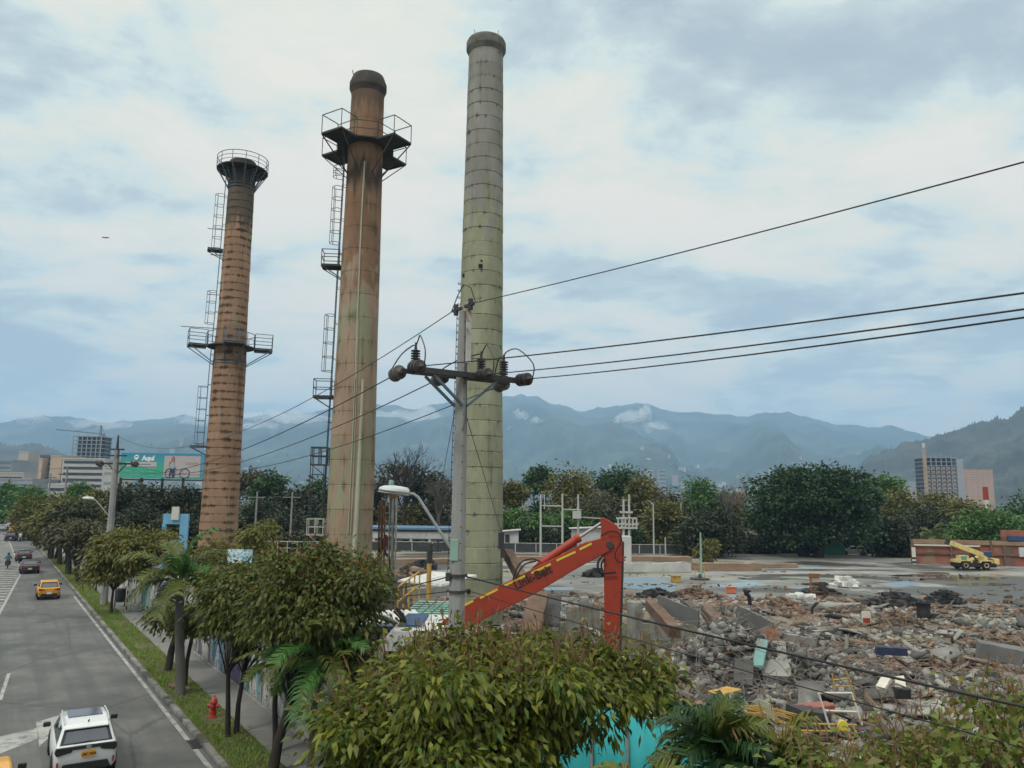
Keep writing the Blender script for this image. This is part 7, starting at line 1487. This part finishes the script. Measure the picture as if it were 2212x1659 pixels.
for k in range(16):
    x0, y0 = rd.uniform(1560, 1640), rd.uniform(1522, 1540); p, q_ = lp(x0, y0), lp(x0 + rd.uniform(60, 120), y0 + rd.uniform(10, 34)); b.tube([p, p.lerp(q_, .5) + Z * .05, q_], .016, 5)
tag(b.build('rod_bundle', m_yo), 'bundle of yellow rods lying above the fan-leaved palm', 'rods')
b = MB()
for k in range(4): p = at(1655 - k * 4, 1555 + k * 2, 20.2); b.tube([p + Vector((-.2, 0, .5)), p + Vector((.15, 0, .35)), p + Vector((.2, 0, 0)), p + Vector((-.1, 0, -.2))], .02, 5)
tag(b.build('bent_hose', m_wpipe), 'curled pale hoses beside the yellow rods', 'hose')
for px, py, lab, m in ((1830, 1430, 'thin yellow rod frame standing in the brick rubble', m_yo),):
    p = at(px, py, 28); t = thing('steel_rods', lab, 'frame', (p.x, 28, hs(p.x, 28))); b = MB(); b.tube([(-.4, 0, 0), (-.55, 0, 1.0)], .03, 5); b.tube([(.3, 0, 0), (-.05, 0, 1.1)], .03, 5); b.tube([(-.48, 0, .6), (.12, 0, .6)], .03, 5); b.tube([(-.5, 0, .8), (.05, 0, .85)], .03, 5); b.build('frame', m, t)
# ================================================================== STREET FURNITURE
p = G(460, 1549, 0.1); p.z = .1; t = thing('fire_hydrant', 'red fire hydrant on the edge of the grass strip', 'fire hydrant', p); t.scale = (.85, .85, .85)
m_hyd = mat('hydrant_red', [(.33, .03, .025), (.42, .05, .035)], 3, .4, .05)
MB().lathe([(.17, 0), (.17, .04), (.11, .05), (.11, .16), (.13, .17), (.13, .21), (.10, .22), (.10, .50), (.135, .51), (.135, .56), (.12, .58), (.10, .66), (.05, .71), (.03, .72), (.03, .77), (.0, .775)], 20).build('barrel', m_hyd, t, smooth=40)
for d_ in ((1, 0, 0), (-1, 0, 0), (0, -1, 0)):
    q_ = Vector(d_).to_track_quat('Z', 'Y').to_matrix(); MB().lathe([(.06, .06), (.06, .15), (.075, .15), (.075, .19), (.03, .20), (.03, .23)], 14, (0, 0, .40), axis=q_).build('outlet', m_hyd, t, smooth=40)
base = G(258, 1311, .1); base.z = .1; t = thing('litter_bin', 'dark round litter bin on posts at the edge of the grass strip', 'litter bin', base)
MB().lathe([(.20, .3), (.24, .35), (.26, 1.0), (.28, 1.02), (.28, 1.08), (.24, 1.10), (.24, .9)], 18).build('bin', m_dark, t, smooth=40); b = MB(); b.bar((-.3, 0, -.1), (-.3, 0, 1.25), .06); b.bar((.3, 0, -.1), (.3, 0, 1.25), .06); b.bar((-.3, 0, .7), (.3, 0, .7), .05); b.build('post', m_dark, t)
p = G(272, 1325, .1); t = thing('bollard', 'thin yellow and black striped marker post by the litter bin', 'marker post', p)
MB().tube([(0, 0, 0), (0, 0, 1.9)], .035, 8).build('post', m_yo, t)
for k in range(4): MB().lathe([(.038, .2 + .45 * k), (.038, .4 + .45 * k)], 10).build('black_band', m_blackl, t)
# storm drain grating
p = G(437, 1605, .006); t = thing('drain_grate', 'dark storm drain grating in the gutter beside the kerb', 'drain', p, ROADROT); MB().box((-.1, 0, .004), (.5, .9, .012)).build('frame', m_dark, t); b = MB()
for k in range(8): b.box((-.1, -.38 + .108 * k, .014), (.42, .045, .012))
b.build('bars', m_dark, t)
p = G(430, 1472, .1)
t = thing('palm_leaf', 'fallen brown palm leaf lying on the grass strip', 'fallen leaf', G(388, 1485, .14)); b = MB(); b.loft([[(x, -w, .02), (x, 0, .09), (x, w, .02), (x, 0, .0)] for x, w in ((-.6, .03), (-.3, .13), (.2, .16), (.6, .04))]); b.build('leaf', m_beam, t); t.rotation_euler = (0, 0, -.5)
# far direction sign on the verge end
p = G(124, 1170); t = thing('traffic_sign', 'dark rectangular traffic sign on a post at the end of the grass strip', 'traffic sign', (p.x, p.y, 0), .4); Hs = at(125, 1138, p.y).z; MB().tube([(0, 0, 0), (0, 0, Hs)], .06, 8).build('post', m_dark, t); MB().box((0, -.08, Hs - .7), (.9, .05, 1.5)).build('plate', m_dark, t)
# kerbed island and white marker across the far junction
pts = [G(x, y) for x, y in ((45, 1157), (62, 1152), (92, 1150), (118, 1151), (100, 1156), (62, 1160))]; o_ = pts[0].copy(); o_.z = 0; b = MB(); b.prism([(q_.x - o_.x, q_.y - o_.y) for q_ in pts], 0, .16)
o = b.build('traffic_island', m_kerb, bevel=.03); o.location = o_; o['kind'] = 'structure'
p = G(76, 1151); t = thing('marker_stone', 'white marker stone on the kerbed island', 'bollard', (p.x, p.y, .14)); MB().loft([[(-w, -w, z), (w, -w, z), (w, w, z), (-w, w, z)] for z, w in ((0, .5), (.3, .38), (2.6, .34), (2.8, .2))]).build('stone', m_crw, t)
# ------------------------------------------------------------------ billboard
m_bteal = bpy.data.materials.new('billboard_print'); m_bteal.use_nodes = True; nt = m_bteal.node_tree; zb_ = sep(nt, nd(nt, 'ShaderNodeTexCoord').outputs['Object'])[2]
nt.links.new(ramp(nt, ma(nt, 'MULTIPLY', zb_, .25), [(.35, (.03, .36, .23)), (.60, (.03, .30, .33)), (.78, (.03, .22, .37))]), nt.nodes['Principled BSDF'].inputs['Base Color'])
m_bpink = flat('poster_beige', (.46, .41, .41)); m_bcard = flat('poster_card', (.50, .47, .48)); m_bink = flat('poster_ink', (.20, .16, .20)); m_skin = flat('poster_skin', (.42, .20, .14)); m_hair = flat('poster_hair', (.32, .06, .05)); m_jean = flat('poster_denim', (.03, .045, .10)); m_shirt = flat('poster_shirt', (.34, .40, .46)); m_pwhite = flat('poster_white', (.75, .78, .78)); m_bsky = flat('poster_edge', (.10, .28, .45)); m_mint = flat('poster_mint', (.25, .50, .42))
YBB = 100.0; A_, B_ = at(258, 1032, YBB), at(437, 1038, YBB); T_ = at(262, 978, YBB); Wb, Hb = B_.x - A_.x, T_.z - A_.z
t = thing('billboard', 'turquoise advertising billboard reading Aqui with a woman and a bicycle', 'billboard', (A_.x, YBB, 0), math.atan2(-1.4, 11.0) * 0 + .02)
zb0 = A_.z; fr_ = MB().box((Wb / 2, .15, zb0 + Hb / 2), (Wb, .22, Hb)).build('board', m_bteal, t)
fr_.data.transform(Matrix.Translation((0, 0, -zb0))); fr_.location = (0, 0, zb0)
def bx(name, x0, x1, z0, z1, m, off): return MB().box(((x0 + x1) / 2 * Wb, .03 - off, zb0 + (z0 + z1) / 2 * Hb), ((x1 - x0) * Wb, .02, (z1 - z0) * Hb)).build(name, m, t)
bx('photo_panel', .52, .955, .05, .90, m_bpink, .01); bx('edge_strip', .965, 1.0, .02, .98, m_bsky, .01); bx('text_card', .06, .43, .46, .64, m_bcard, .01); bx('printed_line', .16, .36, .53, .57, m_bink, .014)
M = Matrix(((1, 0, 0), (0, 0, -1), (0, 1, 0))).to_4x4(); M.translation = (.325 * Wb, -.01, zb0 + .79 * Hb); text('lettering', 'Aquí', Hb * .26, m_pwhite, t, M, bold=.05)
b = MB(); b.ring(.24, 0, .09, 18, 6); o = b.build('pin_logo', m_pwhite, t); o.rotation_euler = (R_(90), 0, 0); o.location = (.185 * Wb, 0.0, zb0 + .82 * Hb); MB().prism([(-.2, .1), (.2, .1), (0, -.35)], 0, .02, Matrix.Translation((.185 * Wb, .0, zb0 + .80 * Hb)) @ Matrix.Rotation(R_(90), 4, 'X')).build('pin_tip', m_pwhite, t)
for x0, x1, z in ((.77, .93, .62), (.78, .92, .55), (.30, .44, .38), (.05, .13, .28), (.34, .40, .26), (.12, .24, .14), (.34, .42, .12), (.18, .28, .24)): bx('printed_line', x0, x1, z - .012, z + .012, m_bink if x0 > .5 else m_mint, .014)
def fig(name, poly, m, off): return MB().prism([(x * Wb, z * Hb) for x, z in poly], 0, .02, Matrix.Translation((0, -.02 - off, zb0)) @ Matrix.Rotation(R_(90), 4, 'X')).build(name, m, t)
fig('jeans', [(.588, .06), (.606, .06), (.616, .28), (.628, .06), (.648, .06), (.645, .40), (.598, .40)], m_jean, .0); fig('shirt', [(.598, .38), (.645, .38), (.648, .52), (.640, .66), (.606, .66), (.600, .56), (.588, .56), (.585, .44)], m_shirt, .004); fig('arm', [(.585, .44), (.578, .62), (.606, .70), (.610, .66), (.590, .60), (.595, .46)], m_skin, .008); fig('face', [(.617, .70), (.636, .70), (.638, .82), (.627, .86), (.615, .82)], m_skin, .008); fig('hair', [(.607, .68), (.612, .84), (.627, .90), (.642, .84), (.645, .66), (.637, .66), (.636, .82), (.627, .85), (.617, .82), (.616, .68)], m_hair, .012)
for x in (.60, .775):
    o = MB().ring(.62, 0, .05, 24, 5).build('bicycle_wheel', m_jean, t); o.rotation_euler = (R_(90), 0, 0); o.location = (x * Wb, -.02, zb0 + .20 * Hb)
b = MB(); q_ = lambda x, z: (x * Wb, -.02, zb0 + z * Hb)
for a, c in (((.655, .38), (.69, .14)), ((.69, .14), (.75, .36)), ((.655, .38), (.75, .36)), ((.75, .36), (.775, .20)), ((.745, .44), (.775, .42))): b.bar(q_(*a), q_(*c), .06)
b.build('bicycle_frame', m_shirt, t); MB().bar(q_(.645, .40), q_(.668, .40), .14).build('bicycle_saddle', m_jean, t)
b = MB(); b.bar((0, .3, zb0 - .2), (Wb, .3, zb0 - .2), .16); b.bar((-.2, .2, zb0 - 1.4), (Wb + .2, .2, zb0 - 1.4), .14)
for k in range(5): b.bar((Wb * k / 4, .4, 0), (Wb * k / 4, .4, zb0 + Hb * .9), .26)
b.build('support', m_dark, t)
# blue frame with white box, blue graffiti sign
Y = 70; a, c = at(352, 1145, Y), at(406, 1145, Y); m_bsign = mat('sky_blue', [(.12, .32, .50), (.18, .40, .58)], 1, .6, .05); t = thing('gate_frame', 'sky-blue gate frame with a white box on top beneath the billboard', 'gate', (a.x, Y, 0)); w = c.x - a.x; zt = at(380, 1110, Y).z
MB().box((w / 2, 0, zt - .45), (w, .3, .9)).build('beam', m_bsign, t); MB().box((w - .35, 0, zt / 2 - .45), (.7, .3, zt - .9)).build('post', m_bsign, t); MB().box((.1, 0, zt / 2 - .45), (.3, .3, zt - .9)).build('post', m_bsign, t); MB().box((w * .5, -.25, zt + .05), (w * .28, .2, 1.15)).build('box', m_crw, t)
Y = 36; a, c = at(491, 1215, Y), at(544, 1215, Y); zt, z0 = at(515, 1187, Y).z, at(515, 1216, Y).z; m_bg = graffiti('graffiti_sky', (.12, .36, .56), [(.05, .08, .14)], lines=(.62, .72, .70), seed=11, lw=.05, lscale=4.5, patch=.60); w = c.x - a.x
t = thing('sign_board', 'sky-blue painted sign board with scribbles at the foot of the shortest chimney', 'sign', ((a.x + c.x) / 2, Y, 0)); MB().box((0, 0, (zt + z0) / 2), (w, .06, zt - z0)).build('board', m_bg, t); b = MB(); b.bar((-w * .4, .06, 0), (-w * .4, .06, zt), .08); b.bar((w * .4, .06, 0), (w * .4, .06, zt), .08); b.build('post', m_dark, t)
# white railing and dark low wall beyond the trees
Y = 62; a, c = at(590, 1190, Y), at(705, 1192, Y); w = c.x - a.x; zt = at(650, 1170, Y).z; t = thing('railing', 'thin white railing in front of the dark trees between the brown chimneys', 'railing', (a.x, Y, 0)); b = MB(); b.bar((-2, 0, zt), (w, 0, zt), .07); b.bar((-2, 0, zt - .5), (w, 0, zt - .5), .05); b.build('rail', m_wsteel, t); b = MB()
for k in range(9): b.bar((-2 + (w + 2) * k / 8, 0, 0), (-2 + (w + 2) * k / 8, 0, zt), .06)
b.build('post', m_wsteel, t)
# ================================================================== CITY
m_bcon = mat('raw_concrete', [(.25, .27, .30), (.34, .36, .38)], .05, .9, 0); m_void = flat('dark_void', (.03, .035, .045), .8); m_orange = mat('orange_facade', [(.40, .29, .20), (.48, .35, .25)], .05, .85, 0); m_beige = mat('beige_facade', [(.36, .32, .27), (.46, .41, .35)], .05, .85, 0); m_blueb = mat('bluegrey_facade', [(.09, .11, .15), (.14, .165, .21)], .05, .6, 0); m_offw = mat('office_white', [(.38, .37, .34), (.48, .46, .43)], .05, .85, 0); m_pink = mat('pink_facade', [(.42, .25, .18), (.50, .31, .23)], .05, .85, 0); m_greyb = mat('grey_facade', [(.24, .25, .26), (.32, .33, .34)], .05, .85, 0); m_glb = mat('blue_glass', [(.08, .11, .15), (.13, .17, .22)], .1, .2, 0)
def block(name, label, cat, px0, px1, yt, Y, mw, mb, floors, band=.45, depth=14, rz=0.0, cols=0, roofm=None, inset=.04, side=None, group='distant buildings', piers=0, mp=None):
    a, c = at(px0, yt, Y), at(px1, yt, Y); w = c.x - a.x; h = a.z; t = thing(name, label, cat, ((a.x + c.x) / 2, Y, 0), rz, group)
    MB().box((0, depth / 2, h / 2), (w, depth, h)).build('wall', mw, t); fh = h / floors
    for k in range(floors):
        z = fh * (k + .55)
        if cols:
            for j in range(cols): MB().box((-w / 2 + w * (j + .5) / cols, -.02, z), (w / cols * .62, .5, fh * band)).build('window', mb, t)
        else: MB().box((0, -.02, z), (w * (1 - 2 * inset), .5, fh * band)).build('window_band', mb, t)
        if side: MB().box((w / 2 * side, depth / 2, z), (.5, depth * .86, fh * band)).build('side_window_band', mb, t)
    for j in range(piers): MB().box((-w / 2 + w * (j + .5) / piers, -.3, h / 2), (w * .03, .4, h)).build('pier', mp or mw, t)
    MB().box((0, depth / 2, h + .4), (w * 1.01, depth * 1.02, .8)).build('roof', roofm or mw, t); return t
block('office_block', 'cream office block with dark horizontal window stripes behind the left pole', 'office block', 136, 227, 992, 420, m_offw, m_void, 8, .42, 30, piers=0); 
block('office_block', 'blue-grey block with orange end walls left of the striped office', 'office block', 87, 132, 985, 440, m_blueb, m_void, 9, .4, 30); block('tower_block', 'narrow orange slab of the blue-grey block, right side', 'tower block', 110, 134, 986, 436, m_orange, m_orange, 2, .05, 24); block('tower_block', 'narrow orange strip at the left end of the blue-grey block', 'tower block', 85, 92, 992, 434, m_orange, m_orange, 2, .05, 20)
block('tower_block', 'plain beige tower at the left', 'tower block', 41, 62, 977, 600, m_beige, m_beige, 3, .05, 24); block('tower_block', 'bluish banded tower between the beige tower and the blue-grey block', 'tower block', 65, 86, 999, 620, m_greyb, m_glb, 14, .5, 20); block('tower_block', 'grey glassy block at the left edge', 'tower block', -20, 26, 995, 560, m_greyb, m_glb, 9, .5, 30); block('tower_block', 'slim bluish tower right of the grey glassy block', 'tower block', 27, 38, 1003, 700, m_glb, m_greyb, 12, .4, 20); block('low_building', 'low pale building with a long roof at the left edge above the trees', 'building', -30, 52, 1022, 480, m_beige, m_void, 3, .25, 30); block('low_building', 'low blue-grey shed roof building at the left above the trees', 'building', -10, 70, 1036, 400, m_greyb, m_glb, 2, .3, 30); block('low_building', 'white low building with blue banner below the orange-edged block', 'building', 104, 148, 1048, 300, m_offw, m_void, 3, .3, 16)
block('low_building', 'white slatted low building right of the striped office', 'building', 226, 246, 1012, 380, m_offw, m_greyb, 4, .25, 20, cols=4)
def skeleton(label, px0, px1, yt, Y, floors, m, depth=18, bays=5, crane=None, lower=0.35, side=None, mast=None):
    a, c = at(px0, yt, Y), at(px1, yt, Y); w = c.x - a.x; h = a.z; fh = h / floors; t = thing('unfinished_tower', label, 'tower block', ((a.x + c.x) / 2, Y, 0))
    for k in range(floors + 1): MB().box((0, depth / 2, fh * k), (w, depth, fh * .13)).build('floor_slab', m, t)
    for j in range(bays + 1):
        MB().box((-w / 2 + w * j / bays, .4, h / 2), (w * .022, .6, h)).build('column', m, t); MB().box((-w / 2 + w * j / bays, .6, h + fh * .35), (w * .012, .4, fh * .7)).build('starter_column', m, t)
    MB().box((0, depth * .62, h / 2), (w * .96, depth * .5, h * .995)).build('core', m_void, t)
    rd = random.Random(9)
    for k in range(int(floors * lower)):
        for j in range(bays): MB().box((-w / 2 + w * (j + .5) / bays, .9, fh * (k + .5)), (w / bays * .5, .4, fh * .55)).build('wall_panel', m_orange if side else m_greyb, t)
    if side: MB().box((w / 2 + w * .10, depth / 2, h * .49), (w * .22, depth, h * .985)).build('side_wall', m, t)
    return t, w, h
t, w, h = skeleton('unfinished concrete tower with bare floors and a crane on top behind the striped office', 158, 219, 942, 560, 17, m_bcon, bays=6, lower=.2); 
m_jib = flat('crane_grey', (.16, .18, .2)); ct = at(208, 935, 560); tt = thing('tower_crane', 'thin tower crane with a long jib above the unfinished tower at the left', 'tower crane', (ct.x, 566, 0)); MB().bar((0, 0, 0), (0, 0, ct.z + 6), 1.1).build('mast', m_jib, tt); j0, j1 = at(122, 928, 566), at(226, 938, 566); MB().bar((j0.x - ct.x, 0, j0.z), (j1.x - ct.x, 0, j1.z), .8).build('jib', m_jib, tt); b = MB(); b.bar((0, 0, ct.z + 6), ((j0.x - ct.x) * .6, 0, j0.z * .6 + j1.z * .4), .25); b.bar((0, 0, ct.z + 6), (j1.x - ct.x, 0, j1.z), .25); b.build('tie', m_jib, tt); MB().box((j1.x - ct.x - 1, 0, j1.z - 1.6), (2.5, 1.5, 2.6)).build('counterweight', m_jib, tt)
t, w, h = skeleton('unfinished concrete tower with orange brick infill at the right below the wooded hill', 2000, 2066, 988, 520, 14, m_bcon, bays=6, lower=.86, side=True)
mp = at(1996, 978, 515); tt = thing('hoist_mast', 'tall orange hoist mast along the left side of the unfinished tower at the right', 'mast', (mp.x, 515, 0)); b = MB()
for x, y in ((-.7, -.7), (.7, -.7), (.7, .7), (-.7, .7)): b.bar((x, y, 0), (x, y, mp.z + 3), .35)
for k in range(int(mp.z / 1.6)): b.bar((-.7, -.7, k * 1.6), (.7, -.7, k * 1.6 + 1.6), .3); b.bar((-.7, .7, k * 1.6), (.7, .7, k * 1.6 + 1.6), .3)
b.build('lattice', m_orange, tt); MB().box((0, 0, mp.z + 5), (1.4, 1.4, 3)).build('top_box', m_crw, tt)
block('tower_block', 'pink and white apartment tower right of the unfinished tower', 'tower block', 2086, 2144, 1016, 640, m_pink, m_offw, 18, .32, 20, cols=5); block('tower_block', 'small pale tower left of the orange hoist mast', 'tower block', 1962, 1990, 1040, 900, m_greyb, m_offw, 9, .3, 20)
p = at(2128, 1052, 130); tt = thing('chimney_mast', 'red and white banded slim mast above the bright green tree', 'mast', (p.x, 130, 0)); z1 = at(2128, 1080, 130).z
MB().lathe([(.42, z1), (.40, p.z)], 16).build('red_band', m_red, tt); MB().lathe([(.45, 0), (.42, z1)], 16).build('white_band', m_crw, tt)
for px0, px1, yt, Y, m, lab in ((1130, 1141, 1024, 1200, m_offw, 'slim white tower far off right of the tallest chimney'), (1112, 1122, 1036, 1300, m_greyb, 'small pale tower left of the slim white one far off'), (1378, 1394, 1014, 1250, m_greyb, 'pale grey slab far off above the flat-topped green tree'), (1400, 1412, 1016, 1300, m_offw, 'pale slab far off right of the grey one'), (1424, 1438, 1015, 1350, m_greyb, 'third pale slab far off, rightmost of the group')):
    block('tower_block', lab, 'tower block', px0, px1, yt, Y, m, m_glb, 9, .4, 18)
# a soaring bird
p = at(228, 514, 120); b = MB(); b.add([(-.75, 0, .10), (-.3, -.12, .16), (0, -.16, 0), (.3, -.12, .14), (.7, 0, .02), (.3, .12, .13), (0, .22, 0), (-.3, .12, .15), (0, 0, .1), (0, 0, -.08)], [(0, 1, 8), (1, 2, 8), (2, 3, 8), (3, 4, 8), (4, 5, 8), (5, 6, 8), (6, 7, 8), (7, 0, 8), (1, 0, 9), (2, 1, 9), (3, 2, 9), (4, 3, 9), (5, 4, 9), (6, 5, 9), (7, 6, 9), (0, 7, 9)])
o = b.build('bird', m_blackl); o.location = p; tag(o, 'dark bird soaring in the sky at the left', 'bird')

# ================================================================== AIR
hb = MB().box((0, 3000, 389), (13600, 7000, 782)); o = hb.build('haze', None); o['kind'] = 'stuff'
m = bpy.data.materials.new('haze'); m.use_nodes = True; nt = m.node_tree; nt.nodes.clear(); out = nt.nodes.new('ShaderNodeOutputMaterial'); pv_ = nt.nodes.new('ShaderNodeVolumePrincipled')
pv_.inputs['Color'].default_value = (.45, .70, 1.0, 1); pv_.inputs['Density'].default_value = 0.00021; pv_.inputs['Anisotropy'].default_value = 0.1
nt.links.new(pv_.outputs[0], out.inputs['Volume']); o.data.materials.append(m); tag(o, 'pale blue haze in the valley air', 'haze')
# cloud scraps clinging to the ridge: soft mounds of denser mist
def mist(label, parts, Y, dens, seed):
    rd = random.Random(seed); o_ = at(parts[0][0], parts[0][1], Y); bm = bmesh.new()
    for px, py, wp, hp in parts:
        c = at(px, py, Y) - o_
        for k in range(5):
            bmesh.ops.create_icosphere(bm, subdivisions=3, radius=1, matrix=Matrix.Translation(c + Vector((rd.uniform(-.7, .7) * wp, rd.uniform(-30, 30), rd.uniform(-.5, .5) * hp)) * (1 if k else 0) * 1.0) @ Matrix.Diagonal((wp / F * Y * rd.uniform(.35, .8), 90, hp / F * Y * rd.uniform(.35, .8), 1)))
    for v in bm.verts: v.co += Vector((mnoise.noise(v.co * .012 + Vector((seed, 0, 0))), 0, mnoise.noise(v.co * .012 + Vector((0, seed, 0))))) * 45 + Vector((mnoise.noise(v.co * .04), 0, mnoise.noise(v.co * .04 + Vector((9, 0, 0))))) * 16
    me = bpy.data.meshes.new('mist'); bm.to_mesh(me); bm.free(); me.polygons.foreach_set('use_smooth', np.ones(len(me.polygons), bool)); o = link(bpy.data.objects.new('mist', me)); o.location = o_
    m = bpy.data.materials.new('mist'); m.use_nodes = True; nt = m.node_tree; nt.nodes.clear(); out = nt.nodes.new('ShaderNodeOutputMaterial'); pv = nt.nodes.new('ShaderNodeVolumePrincipled'); pv.inputs['Color'].default_value = (.97, .97, .98, 1); pv.inputs['Density'].default_value = dens; pv.inputs['Anisotropy'].default_value = .2
    nt.links.new(pv.outputs[0], out.inputs['Volume']); me.materials.append(m); tag(o, label, 'mist', 'mist on the far ridge', 'stuff')
mist('pale mist bank hiding the ridge between the middle and tallest chimneys', [(850, 905, 50, 16), (905, 900, 60, 20), (950, 915, 40, 18), (880, 930, 90, 14), (985, 925, 40, 12)], 3900, .016, 1)
mist('white cloud scrap in the middle of the mountain slope', [(1365, 905, 36, 12), (1390, 895, 14, 16), (1330, 912, 22, 8), (1410, 918, 24, 6)], 3700, .020, 2)
mist('small white cloud scraps low on the slope right of the tallest chimney', [(1105, 935, 22, 9), (1205, 930, 26, 8), (1265, 937, 18, 6), (1120, 890, 16, 9), (1160, 912, 16, 8)], 3700, .016, 3)
mist('pale mist bank between the two brown chimneys', [(570, 900, 50, 14), (640, 905, 70, 16), (690, 910, 60, 14), (600, 925, 90, 10)], 3900, .013, 4)
mist('thin mist along the left part of the ridge', [(190, 915, 60, 10), (235, 918, 40, 12), (430, 908, 60, 12), (480, 900, 50, 14), (60, 900, 50, 8)], 3900, .010, 5)
